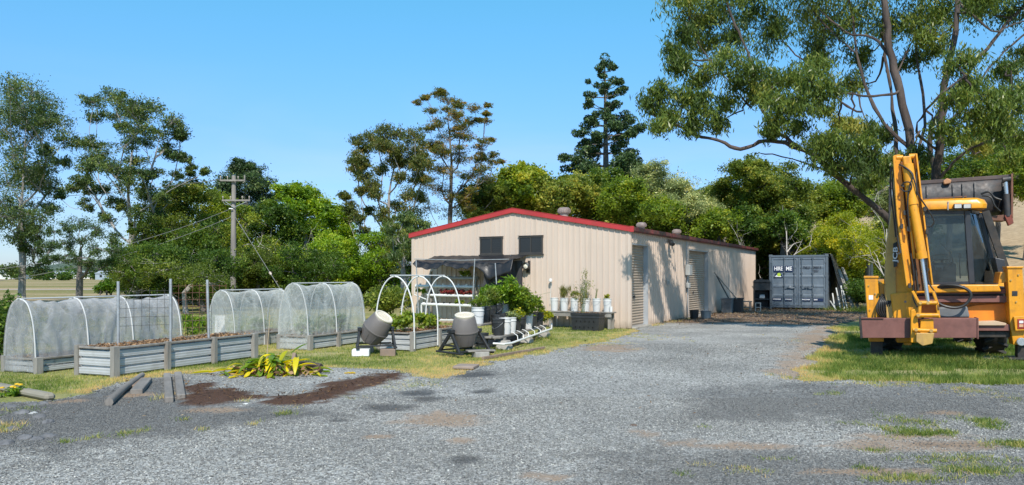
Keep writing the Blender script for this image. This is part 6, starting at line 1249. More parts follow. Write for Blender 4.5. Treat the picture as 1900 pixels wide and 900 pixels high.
g = MB(); g.prism([(.25,1.55),(.57,1.55),(.5,1.63),(.42,1.6),(.35,1.65)], lambda u, w, t_: Vector((u, t_, w)), .003, .0065); g.build('logo_waves', M_wt, lg)
for i, (x, w_, tx) in enumerate(((.36, .42, ''), (.87, .34, ''), (1.66, .40, ''), (2.2, .44, ''))):
    g = MB(); g.bx(x - w_/2, x + w_/2, .012, .0215, .42, .56); g.build('sticker_strip', M_navy, ct)
    h = MB(); rr = random.Random(i)
    for k in range(7 if i != 3 else 3): h.bx(x - w_/2 + .03 + k * w_ / 8, x - w_/2 + .03 + k * w_/8 + w_ * .08, .006, .0118, .46 + .01 * rr.random(), .52); 
    h.build('worn_lettering', M_wt, ct)
text('TNLU', .15, (1.68, .016, 1.99), M_dk, ct, sx=.8); text('829061 5', .15, (2.12, .016, 1.99), M_dk, ct, sx=.72); text('22G1', .13, (2.1, .016, 1.83), M_dk, ct, sx=.8)
# leaning stuff on its right side
M_tarpg = mat('dusty_dark_tarp', (.05,.055,.06), .7, var=.35, sc=2.5, dirt=(.14,.13,.11), dirt_amt=.3, bmp=.4, bsc=10, bd=.03)
t = thing('draped_tarp', 'dark tarpaulin draped from the container roof down its right side', 'tarpaulin', CL, SROT)
g = MB(); g.grid(lambda u, w: (cw + .06 + .62 * max(0, w - .12) ** 1.15 + .07 * math.sin(u * 17 + w * 3) * w - (.3 * (1 - w / .12) if w < .12 else 0), .35 + u * 4.9 + .1 * math.sin(w * 7), (chh + .03 if w < .12 else chh + .03 - (w - .12) * 2.35) + .02 * math.sin(u * 30)), 60, 26); g.build('tarp_sheet', M_tarpg, t, smooth='all', solid=.01)
def lean(name, label, cat, a, b_, w, h, m, grp=None):
    g = MB(); a = Vector(a); g.bar((0,0,0), Vector(b_) - a, w, h); o = g.build(name, m, bevel=.003); o.location = a; return tag(o, label, cat, grp)
c = lambda x, y, z: SMx.to_3x3() @ Vector((x, y, z)) + CL
lean('leaning_timber', 'long brown timber leaning on the tarpaulin beside the container', 'timber', c(3.75, -.2, .0), c(3.0, 1.0, 1.9), .14, .05, M_timber_h)
lean('leaning_timber', 'grey timber leaning behind the long brown one at the container', 'timber', c(3.95, .3, 0), c(3.1, 1.6, 2.0), .12, .05, M_timber)
for i, (x, y, x2, y2, z2, lab) in enumerate([(2.95,-.25,2.8,.15,.8,'short pale metal offcut leaning at the container corner'),(3.2,-.35,2.95,.2,1.05,'bright metal length leaning second from the container corner'),(3.35,-.3,3.15,.3,1.15,'galvanised length leaning third from the container corner'),(3.5,-.45,3.25,.1,.95,'rightmost bright metal length leaning by the container'),(3.05,-.6,2.72,-.1,.45,'low angled metal strip at the foot of the container side')]):
    lean('metal_offcut', lab, 'metal strip', c(x, y, 0), c(x2, y2, z2), .055, .03, M_box)
# --- clutter along the side wall (shed frame)
def shed_thing(name, label, cat, x, y, z=0, rz=0, group=None): return thing(name, label, cat, sw(x, y, z), SROT + rz, group)
t = shed_thing('steel_tub', 'small blue-grey steel tub on the ground left of the second roller door', 'tub', .75, 6.3)
g = MB(); g.lathe([(.001,0),(.17,0),(.2,.3),(.215,.31),(.19,.31),(.16,.03),(.001,.03)], n=22); g.build('body', mat('blue_grey_steel', (.27,.29,.30), .45, .3, var=.2), t, smooth=True); g = MB(); g.tube([(.2*math.cos(a), 0, .3 + .14*math.sin(a)) for a in np.linspace(0, math.pi, 10)], .006, 5); g.build('handle', M_galv, t)
t = shed_thing('black_tub', 'low black tub behind the blue-grey steel tub', 'tub', .38, 6.05); g = MB(); g.lathe([(.001,0),(.14,0),(.17,.34),(.15,.34),(.13,.03),(.001,.03)], n=18); g.build('body', M_black, t, smooth=True)
g = MB(); g.bx(-.2,.2,-.2,.2,.34,.38) ; 
def bin_(label, x, y, w, d, h, m, rz=0):
    t = shed_thing('storage_bin', label, 'bin', x, y, 0, rz); g = MB(); k = .9
    g.add([(-w/2*k,-d/2*k,0),(w/2*k,-d/2*k,0),(w/2*k,d/2*k,0),(-w/2*k,d/2*k,0),(-w/2,-d/2,h),(w/2,-d/2,h),(w/2,d/2,h),(-w/2,d/2,h)], [(0,3,2,1),(0,1,5,4),(1,2,6,5),(2,3,7,6),(3,0,4,7),(4,5,6,7)]); g.build('body', m, t, bevel=.02)
    g = MB(); 
    for a in (-1, 1): g.bx(-w/2-.02, w/2+.02, a*d/2-.02, a*d/2+.02, h-.02, h+.035); g.bx(a*w/2-.02, a*w/2+.02, -d/2+.02, d/2-.02, h-.02, h+.034)
    g.build('rim', m, t, bevel=.006); g = MB(); g.box((0, -d/2 - .005, h * .78), (w * .35, .03, .04)); g.build('handle', m, t, bevel=.005); return t
bin_('grey square tub against the side wall past the second roller door', .5, 11.1, .44, .45, .62, mat('grey_tub', (.14,.145,.15), .6, dirt=(.3,.29,.27), dirt_amt=.3))
bin_('black square bin right of the grey tub along the side wall', .85, 11.6, .4, .4, .62, M_black, .1)
lean('rake_handle', 'long-handled tool leaning on the side wall behind the tubs', 'garden tool', sw(.85, 11.3, .62), sw(.06, 10.6, 1.75), .035, .035, M_timber_h)
lean('rake_handle', 'dark shovel handle leaning upright against the side wall', 'garden tool', sw(.6, 11.0, .6), sw(.05, 11.1, 1.6), .04, .04, M_black)
t = shed_thing('wooden_stool', 'small wooden crate stand between the black bin and the cinder block', 'stand', 1.0, 12.6); g = MB()
for a in (-.17, .17):
    for b_ in (-.15, .15): g.bar((a, b_, 0), (a, b_, .45), .04, .04)
g.build('legs', M_timber, t); g = MB(); g.bx(-.22,.22,-.2,.2,.455,.49); g.build('top', M_timber_h, t); g = MB(); g.bx(-.2,.2,-.18,-.15,.2,.25); g.build('rail', M_timber, t)
t = shed_thing('cinder_block', 'grey hollow concrete block standing on end beside the drum oven', 'block', 1.45, 12.9, 0, .1); g = MB(); w, h = .12, .42
for (a, b_, c0, d) in ((-w,-w+.03,0,h),(w-.03,w,0,h),(-w+.03,w-.03,0,.03),(-w+.03,w-.03,h/2-.015,h/2+.015),(-w+.03,w-.03,h-.03,h)): g.bx(a, b_, -.1, .1, c0, d)
g.build('block', mat('pale_concrete', (.42,.40,.37), .9, var=.2, bmp=.4), t)
t = shed_thing('outdoor_oven', 'black steel outdoor oven with an open mouth near the far end of the side wall', 'oven', 1.15, 15.5, 0, .25); ow, od = .36, .34
g = MB(); g.bx(-ow, ow, -od, od, .92, 1.28); g.prism([(-ow-.03,1.28),(ow+.03,1.28),(ow-.04,1.42),(-ow+.04,1.42)], lambda u, v_, w_: Vector((u, w_, v_)), -od-.03, od); g.build('oven_hood', M_black, t, bevel=.015)
g = MB(); g.bx(-ow, -ow+.04, -od, od, .15, .92); g.bx(ow-.04, ow, -od, od, .15, .92); g.bx(-ow+.04, ow-.04, od-.04, od, .15, .92); g.bx(-ow+.04, ow-.04, -od, od-.04, .48, .53); g.bx(-ow, ow, -od, od, .1, .148); g.build('oven_body', M_black, t, bevel=.006)
g = MB(); g.bx(-.1, .14, -.1, .1, .54, .72); g.build('pale_pan', M_galv, t, bevel=.01)
for a in (-1, 1):
    for b_ in (-1, 1): g = MB(); g.bx(a*(ow-.04)-.03, a*(ow-.04)+.03, b_*(od-.04)-.03, b_*(od-.04)+.03, 0, .099); g.build('leg', M_black, t)
g = MB(); g.tube([(0, .1, 1.42), (0, .1, 1.5)], .06, 12); g.build('flue', M_black, t, smooth=True)
t = shed_thing('leaning_sheet', 'pale triangular metal sheet leaning at the far corner of the shed', 'metal sheet', 1.35, 17.3, 0, -.25); g = MB(); g.prism([(0,0),(1.25,0),(.15,1.05),(0,1.0)], lambda u, v_, w_: Vector((u, w_ + v_ * .35, v_)), 0, .03); g.build('sheet', M_zinc, t)
lean('leaning_board', 'thin board leaning between the oven and the pale metal sheet', 'board', sw(1.2, 16.6, 0), sw(.5, 16.9, 1.1), .2, .03, M_timber_h)
# far buildings
def house(label, px, Y, w, d, h, rh, wm, rm, rot=0, win=3):
    x = (px - 950) / F * Y; t = thing('farm_building', label, 'building', (x, Y, 0), rot); g = MB(); g.bx(-w/2, w/2, -d/2, d/2, 0, h); g.prism([(-w/2, h), (w/2, h), (0, h + rh)], lambda u, v_, w_: Vector((u, w_, v_)), -d/2, d/2) if rot == 1 else None; g.build('walls', wm, t)
    g = MB(); g.prism([(-d/2-.3, h-.05), (d/2+.3, h-.05), (0, h+rh)], lambda u, v_, w_: Vector((w_, u, v_)), -w/2-.3, w/2+.3); g.build('roof', rm, t)
    for k in range(win): q = -w/2 + (k + .6) * w / win; g = MB(); g.bx(q-.5, q+.5, -d/2-.04, -d/2-.005, 1.0, 2.0); g.build('window', M_glassdark, t)
    return t
M_wh = mat('white_weatherboard', (.6,.6,.58), .6, var=.05, bmp=0); M_gr = mat('grey_iron_roof', (.36,.38,.40), .5, .2, var=.1, bmp=0)
house('pale neighbouring building glimpsed left of the shed behind the third tunnel', 698, 52, 5.5, 6, 2.0, .6, mat('pale_blue_wall', (.30,.36,.42), .6, bmp=0), M_gr, 0, 2)
house('distant pale farm shed on the plain right of the left gum trunk', 88, 420, 18, 9, 2.6, 1.4, M_wh, M_gr)
house('distant white farmhouse at the far left of the plain', 18, 380, 16, 8, 2.8, 1.6, M_wh, M_gr)
house('distant low farm building between the small dark tree and the second gum', 212, 330, 12, 8, 2.6, 1.2, mat('pale_blue_wall', (.30,.36,.42), .6), M_gr)
house('distant long shed behind the small dark tree', 150, 460, 30, 10, 3, 1.6, M_wh, M_gr, 0, 4)
kind(npmesh('dirt_track', np.array([(-200,95,.0),(-20,86,.0),(-20,89,.0),(-200,101,.0)]) + np.array([0,0,.02]), np.array([[0,1,2,3]]), mat('pale_track', (.42,.36,.29), .95, var=.2, sc=.3)), 'structure')
# ================================================================= BACKHOE
YR = 14.6
BO = Vector(((1752 - 950) / F * YR, YR, 0))
TH = R(23)
bh = thing('backhoe_loader', 'yellow backhoe loader seen from behind, digging arm folded upright and front bucket raised', 'digger', BO, -TH)
AF = Vector((math.sin(TH), math.cos(TH), 0)); AR = Vector((math.cos(TH), -math.sin(TH), 0))
def q(px, py, dY=0):      # point of the machine in its own frame: x right, y forward, z up
    ray = Vector(((px - 950) / F, 1, -(py - HOR) / F)); e = Vector((0, 0, EYE)); t_ = (dY - (e - BO).dot(AF)) / ray.dot(AF); p = e + ray * t_ - BO
    return Vector((p.dot(AR), dY, p.z))
M_yel = mat('digger_yellow', (.70,.295,.009), .42, var=.14, sc=2.5, dirt=(.24,.10,.02), dirt_amt=.28, dsc=5, bmp=.05, coat=.1, chips=(.07,.035,.02))
M_yold = mat('faded_digger_yellow', (.50,.30,.08), .55, var=.12, sc=3, dirt=(.3,.18,.08), dirt_amt=.35, dsc=5, bmp=.05, chips=(.08,.05,.035))
M_org = mat('orange_inner_panel', (.75,.22,.012), .5, var=.15, sc=3, dirt=(.3,.09,.02), dirt_amt=.3, bmp=.05)
M_bst = mat('bucket_steel', (.035,.035,.038), .55, .1, var=.35, sc=4, dirt=(.085,.058,.045), dirt_amt=.42, dsc=4, bmp=.3, bsc=30)
M_brn = mat('brown_primer_beam', (.20,.085,.07), .55, .1, var=.15, sc=5, dirt=(.10,.04,.035), dirt_amt=.3, dsc=6, bmp=.15)
M_chr = mat('chrome_rod', (.62,.61,.6), .22, .9, var=.05, bmp=0)
M_hose = mat('hydraulic_hose', (.02,.02,.02), .5, var=.2, bmp=.1)
M_tyre = mat('tyre_rubber', (.025,.024,.023), .85, var=.3, sc=8, dirt=(.09,.07,.055), dirt_amt=.4, bmp=.4)
M_grime = mat('greasy_black_metal', (.035,.032,.03), .6, .2, var=.4, sc=8, dirt=(.12,.08,.05), dirt_amt=.3, bmp=.3)
def plate(name, pts, d0, d1, m, parent=None, bev=.008, seg=2):      # outline in the picture plane, extruded from depth d0 to d1
    g = MB(); n = len(pts); k = (YR + d0) / YR
    vs = [q(a, b_, d0) for a, b_ in pts]; vs2 = [v + Vector((0, d1 - d0, 0)) for v in vs]
    ar = sum(vs[i].x * vs[(i+1)%n].z - vs[(i+1)%n].x * vs[i].z for i in range(n))
    f0 = tuple(range(n)) if ar > 0 else tuple(range(n-1, -1, -1)); s = [(i, (i+1)%n, n+(i+1)%n, n+i) for i in range(n)]
    if ar > 0: s = [t_[::-1] for t_ in s]
    g.add(vs + vs2, [f0, tuple(n + i for i in f0[::-1])] + s); return g.build(name, m, parent or bh, bevel=bev, seg=seg)
def rod(name, a, b_, r, m, parent=None, n=14):
    g = MB(); g.tube([a, b_], r, n); return g.build(name, m, parent or bh, smooth=True)
def hose(pts, r=.014, name='hose', m=None, parent=None):
    P_ = [Vector(p) for p in pts]; out = []
    for i in range(len(P_) - 1):
        p0, p1, p2, p3 = P_[max(i-1,0)], P_[i], P_[i+1], P_[min(i+2,len(P_)-1)]
        for j in range(6): t = j/6; out.append(.5*((2*p1)+(p2-p0)*t+(2*p0-5*p1+4*p2-p3)*t*t+(3*p1-p0-3*p2+p3)*t**3))
    out.append(P_[-1]); g = MB(); g.tube(out, r, 8); return g.build(name, m or M_hose, parent or bh, smooth=True)
# rear frame, rails
R_ = lambda x0, y0, x1, y1: [(x0, y0), (x1, y0), (x1, y1), (x0, y1)]
plate('rear_rail', R_(1628, 536, 1870, 545), .25, .40, M_brn)
plate('rear_rail', R_(1628, 549, 1870, 561), .22, .40, M_brn)
plate('rear_rail', R_(1640, 602, 1874, 614), .05, .40, M_brn)
plate('lower_frame', R_(1640, 614.5, 1874, 626), .12, .45, M_grime)
plate('inner_panel', R_(1700, 561.5, 1868, 602), .44, .48, M_org)
plate('frame_gusset', [(1794,570),(1812,566),(1868,562),(1868,601),(1800,601)], .36, .42, M_org)
plate('step_plank', [(1795,598),(1850,596),(1868,600),(1866,604),(1800,604)], .0, .35, mat('pale_wood_plank', (.50,.36,.24), .8, var=.2, stretch=(.3,1,1)))
plate('frame_plate', R_(1628, 560.5, 1700, 620), .42, .55, M_yel)
plate('step_tank', [(1742,570),(1795,568),(1800,589),(1738,590)], .18, .5, mat('grey_tool_box', (.13,.14,.15), .6, var=.2, dirt=(.25,.22,.2), dirt_amt=.3), bev=.03)
# outrigger columns
cL = plate('outrigger_column', [(1604,514),(1629,513),(1633,588),(1610,592)], .05, .42, M_yel, bev=.012)
plate('column_cap', R_(1603, 512, 1631, 516), .03, .44, M_yel, cL)
plate('inner_leg', R_(1616, 628, 1638, 668), .12, .36, M_grime, cL)
plate('outrigger_foot', R_(1608, 664, 1646, 669.5), .02, .5, M_grime, cL)
plate('lower_sleeve', R_(1612, 592, 1640, 634), .08, .40, M_yel, cL)
cR = plate('outrigger_column', [(1869,496),(1897,495),(1906,640),(1880,640),(1874,600)], .0, .40, M_yel, bev=.012)
plate('column_cap', R_(1868, 494, 1899, 498), -.02, .42, M_yel, cR)
plate('inner_leg', R_(1888, 638, 1908, 667), .06, .3, M_grime, cR)
plate('outrigger_foot', R_(1872, 664, 1918, 668), -.05, .4, M_grime, cR)
g = MB(); c = q(1894, 634, -.02); g.tube([c, c + Vector((0,-.06,0))], .075, 16); g.build('pivot_pin', M_galv, cR, smooth=True, bevel=.01)
plate('lamp_housing', [(1881,588),(1900,586),(1906,590),(1906,613),(1884,614)], -.09, -.004, M_yel, cR)
tl = plate('tail_lamp', R_(1888, 592, 1902, 610), -.10, -.092, mat('lamp_red', (.30,.02,.015), .25, bmp=0), cR, bev=.003)
plate('lamp_lens', R_(1891, 595, 1899, 600), -.108, -.101, mat('lens_clear', (.65,.62,.6), .2, bmp=0), tl, bev=.002)
plate('lamp_lens', R_(1891, 602, 1899, 607), -.108, -.101, mat('lens_amber', (.6,.35,.2), .2, bmp=0), tl, bev=.002)
plate('fender_block', [(1856,505),(1868,504),(1869,524),(1852,526)], .15, .7, M_yel)
plate('fender_block', [(1631,525),(1656,529),(1656,546),(1631,546)], .15, .7, M_yel)
# counter beam of the digger
plate('cross_beam', R_(1597, 591, 1813, 627), -.42, -.10, M_brn, bev=.006)
plate('beam_end', [(1594,590),(1598,589),(1601,627),(1597,629)], -.46, -.08, M_grime, bev=.004)
plate('beam_end', R_(1813.4, 590, 1816, 629), -.44, -.08, M_brn, bev=.003)
plate('beam_lip', R_(1598, 589.5, 1640, 591), -.45, -.425, M_brn, bev=.001)
# kingpost and boom
plate('kingpost', [(1652,545),(1700,540),(1712,636),(1664,636)], -.09, .22, M_yel, bev=.02)
rod('slew_pin', q(1684, 520, .05), q(1684, 640, .05), .07, M_yel)
plate('boom_mount', [(1640,530),(1660,520),(1664,600),(1646,604)], .0, .35, M_yold)
b1 = plate('boom', [(1656,590),(1652,520),(1654,430),(1662,350),(1671,300),(1692,300),(1700,420),(1704,520),(1697,590)], -.02, .32, M_yel, bev=.018)
b2 = plate('boom_side_plate', [(1645,592),(1642,520),(1646,450),(1656,380),(1660,330),(1664,300),(1665,400),(1662,500),(1664,592)], -.06, .30, M_yold, bev=.01)
plate('name_decal', [(1657,452),(1665,448),(1665,494),(1658,496)], -.075, -.062, M_black, b2, bev=.001)
tx = text('JCB', .20, q(1661.3, 472, -.078), M_wt, b2, 'lettering', ry=R(-90)); tx.rotation_euler = (R(90), R(-88), 0); tx.scale = (.95, .55, 1)
# dipper in front
dp = plate('dipper_plate', [(1659,288),(1670,286),(1680,400),(1693,520),(1696,528),(1684,531),(1672,450),(1664,360)], -.50, -.42, M_yel, bev=.006)
plate('dipper_plate', [(1694,287),(1700,285),(1716,420),(1730,528),(1726,530),(1716,470),(1702,350)], -.50, -.42, M_yel, bev=.006)
plate('dipper_back', [(1666,300),(1696,300),(1708,420),(1718,540),(1694,540),(1680,430)], -.36, -.28, mat('shaded_grimy_orange', (.22,.085,.02), .6, var=.3, dirt=(.06,.03,.02), dirt_amt=.5), bev=.01)  # shade between the dipper plates painted in as darker orange, with grime mottling
plate('dipper_flange', [(1657,289),(1660,289),(1668,400),(1686,531),(1682,531),(1664,400)], -.60, -.40, M_yel, bev=.004)
plate('dipper_flange', [(1699,285),(1702,285),(1718,420),(1732,529),(1729,530),(1715,420)], -.60, -.40, M_yel, bev=.004)
rod('pivot_boss', q(1663, 293, -.46), q(1675, 293, -.46), .055, M_yel); rod('pivot_boss', q(1687, 291, -.46), q(1700, 290, -.46), .055, M_yel)
cy = plate('cylinder_head', [(1674,290),(1690,289),(1694,312),(1678,312)], -.64, -.48, M_yel, bev=.02)
rod('bucket_cylinder', q(1684, 305, -.60), q(1694, 380, -.63), .098, M_yel, n=22); rod('bucket_cylinder', q(1691, 362, -.63), q(1711, 474, -.66), .080, M_yel, n=22); rod('cylinder_gland', q(1709, 468, -.66), q(1711.3, 480, -.66), .092, M_yel, n=22)
rod('piston_rod', q(1710, 476, -.66), q(1722, 560, -.68), .036, M_chr)
rod('side_cylinder', q(1680, 330, -.56), q(1697, 480, -.56), .03, M_yel); rod('side_rod', q(1697, 480, -.56), q(1704, 540, -.56), .016, M_grime)
# linkage at the dipper foot
rod('link_pin', q(1706, 562, -.68), q(1738, 562, -.68), .040, M_yel); rod('link_pin', q(1700, 585, -.68), q(1742, 585, -.68), .042, M_yel); rod('link_pin', q(1694, 612, -.62), q(1738, 614, -.62), .038, M_yel)
for a, b_ in (((1693,540),(1707,566)), ((1731,540),(1740,566)), ((1707,560),(1706,590)), ((1738,560),(1742,590))):
    g = MB(); g.bar(q(*a, -.68), q(*b_, -.68), .05, .035, (0,1,0)); g.build('link_arm', M_yel, bh, bevel=.01)
plate('dipper_foot', [(1690,575),(1702,572),(1706,636),(1690,636)], -.62, -.50, M_yel, bev=.015); plate('dipper_foot', [(1708,595),(1732,592),(1733,620),(1728,636),(1706,634)], -.64, -.46, M_yel, bev=.015)
plate('hitch_hook', [(1700,618),(1734,618),(1730,638),(1712,642),(1700,634)], -.72, -.645, M_yold, bev=.012)
for px, py in ((1708,562),(1722,562),(1704,585),(1700,612),(1728,614)): g = MB(); c = q(px, py, -.73); g.tube([c, c + Vector((0, .04, 0))], .03, 10); g.build('pin_collar', M_yold, bh, smooth=True)
# clamps and hoses on the dipper
for px, py in ((1685,425),(1716,388),(1720,430),(1688,530),(1673,420),(1679,395)): g = MB(); g.box(q(px, py, -.64), (.05, .05, .09)); g.build('hose_clamp', M_grime, bh, bevel=.006)
for pts in ([(1668,305,-.66),(1682,312,-.72),(1694,325,-.74),(1688,345,-.74),(1684,380,-.72),(1688,430,-.66)], [(1676,310,-.68),(1690,320,-.74),(1698,340,-.74),(1703,360,-.72),(1716,380,-.66),(1729,400,-.62),(1733,412,-.6),(1727,420,-.58),(1716,418,-.56)],
            [(1672,345,-.70),(1680,338,-.74),(1690,340,-.76),(1690,352,-.76),(1678,355,-.74),(1672,350,-.7)], [(1700,355,-.68),(1706,420,-.66),(1718,470,-.66),(1722,520,-.66),(1736,545,-.66),(1741,575,-.7)],
            [(1660,300,-.5),(1656,340,-.46),(1660,380,-.5),(1664,430,-.55),(1671,470,-.6)], [(1654,310,-.3),(1652,350,-.3),(1658,400,-.3),(1662,440,-.3)], [(1690,470,-.6),(1696,510,-.6),(1694,550,-.6),(1702,570,-.66)], [(1705,300,-.5),(1700,330,-.6),(1702,360,-.66)]):
    hose([q(a, b_, d) for a, b_, d in pts], .013)
hose([q(1740,533,.12), q(1755,529,.05), q(1780,531,0), q(1798,540,0), q(1801,552,0), q(1790,566,0), q(1772,571,0), q(1750,567,0), q(1735,558,.05)], .028, 'looped_hose')
g = MB(); g.tube([q(1745, 534, .1), q(1790, 532, .08)], .022, 8); g.build('hydraulic_fitting', M_grime, bh)
for i in range(9):
    a0 = 1632 + i * 3.2; hose([q(a0 + 6, 546 + i * 2, .05), q(a0 - 2, 560, -.06), q(a0 - 5 + i, 576, -.1 + .02 * i), q(a0 + 4, 590, .0)], .017)
for px, py in ((1676,345),(1690,402),(1703,455),(1668,470),(1722,500),(1680,560),(1712,590)):
    g = MB(); c = q(px, py, -.655); g.tube([c, c + Vector((0, .05, 0))], .022, 10); g.build('bolt_head', M_grime, bh, smooth=True)
for px, py in ((1612,530),(1624,545),(1614,575),(1876,520),(1890,510),(1886,560)):
    g = MB(); c = q(px, py, .03 if px < 1700 else -.02); g.tube([c, c + Vector((0, .04, 0))], .016, 10); g.build('bolt_head', M_yold, bh, smooth=True)
plate('warning_sticker', R_(1612, 548, 1620, 556), .042, .049, M_wt, cL, bev=.0005); plate('warning_sticker', R_(1878, 540, 1888, 549), -.008, -.001, M_black, cR, bev=.0005)
for px in (1646, 1650, 1654, 1660): hose([q(px, 545, -.02), q(px - 3, 565, -.05), q(px - 6, 580, 0), q(px, 600, .1)], .018)
g = MB(); g.tube([q(1646, 556, -.0), q(1646, 570, -.0)], .06, 14); g.build('hydraulic_motor', M_grime, bh, smooth=True)
# cab
DC = .85   # rear of the cab
plate('cab_sill', [(1700,529),(1853,528),(1858,541),(1700,544)], DC - .75, DC - .25, M_yel, bev=.02)
plate('cab_sill', [(1640,536),(1700,530),(1700,545),(1640,548)], DC - .7, DC - .4, M_yel, bev=.02)
rf = MB(); 
def rr_(x0, x1, y, z): return [(x0, y, z), (x1, y, z)]
a = q(1697, 391, DC); b_ = q(1829, 391, DC); z0 = a.z; x0, x1 = a.x, b_.x; yb, yf = DC - .25, DC + 1.75
prof = [(0.0, 0.0), (0.0, .06), (.05, .15), (.16, .205), (.5, .225)]
pts = []
ins = [0.0, -.01, .03, .12, .35]; zz = [0.0, .08, .165, .21, .225]
vs = []; fs = []
def loop(i_, z): 
    r = .16; out = []
    for (cx, cyy, a0) in ((x1 - i_ - r, yb + i_ + r, -90), (x1 - i_ - r, yf - i_ - r, 0), (x0 + i_ + r, yf - i_ - r, 90), (x0 + i_ + r, yb + i_ + r, 180)):
        for k in range(6): an = R(a0 + 18 * k); out.append((cx + r * math.cos(an), cyy + r * math.sin(an), z))
    return out
for i_, z in zip(ins, zz): vs += loop(i_, z0 + z)
n = 24
for j in range(4): fs += [(j*n+i, j*n+(i+1)%n, (j+1)*n+(i+1)%n, (j+1)*n+i) for i in range(n)]
fs += [tuple(range(n-1, -1, -1)), tuple(4*n+i for i in range(n))]
rf.add(vs, fs); roof = rf.build('cab_roof', M_yel, bh, smooth=True)
for px in (1777, 1794):
    h = MB(); c = q(px, 383, DC - .30); h.box(c, (.145, .1, .10)); w_ = h.build('work_lamp', M_black, roof, bevel=.015, seg=2); h = MB(); h.box(c + Vector((0, -.053, 0)), (.115, .006, .072)); h.build('lamp_lens', mat('lamp_lens_dusty', (.5,.5,.48), .25, bmp=0), w_)
h = MB(); h.tube([q(1759, 374, DC - .26), q(1759, 390, DC - .27)], .012, 6); h.build('roof_hook', M_galv, roof)
# cab shell: posts
def post(a, b_, w, dpt, m=None, nm='cab_post'): g = MB(); g.bar(a, b_, w, dpt, (0, 1, 0)); return g.build(nm, m or M_cabf, bh, bevel=.008)
M_cabf = mat('dark_cab_frame', (.03,.033,.04), .4, var=.2, bmp=0)
tlx, trx, blx, brx = 1706, 1795, 1706, 1802
post(q(1794, 391, DC-.1), q(1803, 527, DC-.1), .10, .09); post(q(1708, 391, DC-.1), q(1706, 530, DC-.1), .08, .08)
gA, gB, gC, gD = q(1800, 392, DC), q(1806, 524, DC), q(1824, 392, DC + .85), q(1856, 520, DC + .55)
gC = Vector((q(1818, 392, DC + .35).x, DC + .55, gA.z)); gD = Vector((q(1854, 522, DC + .35).x, DC + .55, gB.z))
post(gC, gD, .10, .06); g = MB(); g.bar(gB + Vector((0,0,-.02)), gD + Vector((0,0,-.02)), .08, .06); g.build('window_rail', M_cabf, bh); g = MB(); g.bar(gA, gC, .06, .06); g.build('window_rail', M_cabf, bh)
post(gC + Vector((.06, .5, 0)), gD + Vector((.12, .5, -.0)), .16, .08, M_grime, 'door_post'); post(q(1828, 392, DC+.4), q(1866, 500, DC+.4), .14, .07, M_grime, 'door_post'); plate('door_shoulder', [(1846,478),(1864,482),(1868,512),(1856,524)], DC-.2, DC+.3, M_cabf)
g = MB(); g.bar(q(1704, 528, DC-.1), q(1806, 525, DC-.1), .07, .07); g.build('window_rail', M_cabf, bh); g = MB(); g.bar(q(1706, 394, DC-.1), q(1800, 394, DC-.1), .06, .07); g.build('window_rail', M_cabf, bh)
m, nt, b, o = nodes('cab_glass'); b.inputs['Base Color'].default_value = (.35,.42,.45,1); b.inputs['Roughness'].default_value = .03; b.inputs['Transmission Weight'].default_value = 0
tr = N(nt, 'ShaderNodeBsdfTransparent'); tr.inputs['Color'].default_value = (.58,.65,.68,1); gl = N(nt, 'ShaderNodeBsdfGlossy', Roughness=.03); fr_ = N(nt, 'ShaderNodeFresnel', IOR=1.5); mx = N(nt, 'ShaderNodeMixShader')
nt.links.new(fr_.outputs[0], mx.inputs['Fac']); nt.links.new(tr.outputs[0], mx.inputs[1]); nt.links.new(gl.outputs[0], mx.inputs[2]); df = N(nt, 'ShaderNodeBsdfDiffuse'); df.inputs['Color'].default_value = (.20,.27,.30,1); m2 = N(nt, 'ShaderNodeMixShader')
nt.links.new(ramp(nt, noise(nt, coord(nt), 2.5, 6, .7, 1), [(.35, .03), (.7, .14)]), m2.inputs['Fac']); nt.links.new(mx.outputs[0], m2.inputs[1]); nt.links.new(df.outputs[0], m2.inputs[2]); nt.links.new(m2.outputs[0], o.inputs['Surface']); M_cg = m
def quad(nm, pts, m): g = MB(); g.add([tuple(p) for p in pts], [(0,1,2,3)]); return g.build(nm, m, bh, solid=.008)
quad('rear_window', [q(1708, 394, DC-.1), q(1796, 394, DC-.1), q(1803, 525, DC-.1), q(1706, 527, DC-.1)], M_cg)
quad('quarter_window', [gA, gC, gD, gB], M_cg)
quad('left_window', [q(1706, 393, DC), q(1692, 393, DC+.6), q(1680, 524, DC+.6), q(1706, 526, DC)], M_cg)
fx0, fx1 = q(1690, 392, DC).x, q(1832, 392, DC).x
quad('front_window', [(fx0, DC+1.65, 2.85), (fx1, DC+1.65, 2.85), (fx1, DC+1.65, 1.6), (fx0, DC+1.65, 1.6)], M_cg)
for x in (fx0, fx1): post(Vector((x, DC+1.65, 2.9)), Vector((x, DC+1.65, .8)), .08, .08)
quad('side_window', [(fx1 + .1, DC+.75, 2.8), (fx1 + .05, DC+1.6, 2.8), (fx1+.05, DC+1.6, 1.6), (fx1+.22, DC+.75, 1.6)], M_cg)
g = MB(); g.bx(fx0 - .1, fx1 + .28, DC - .1, DC + 1.7, .62, 1.40); g.build('cab_base', M_cabf, bh, bevel=.02)
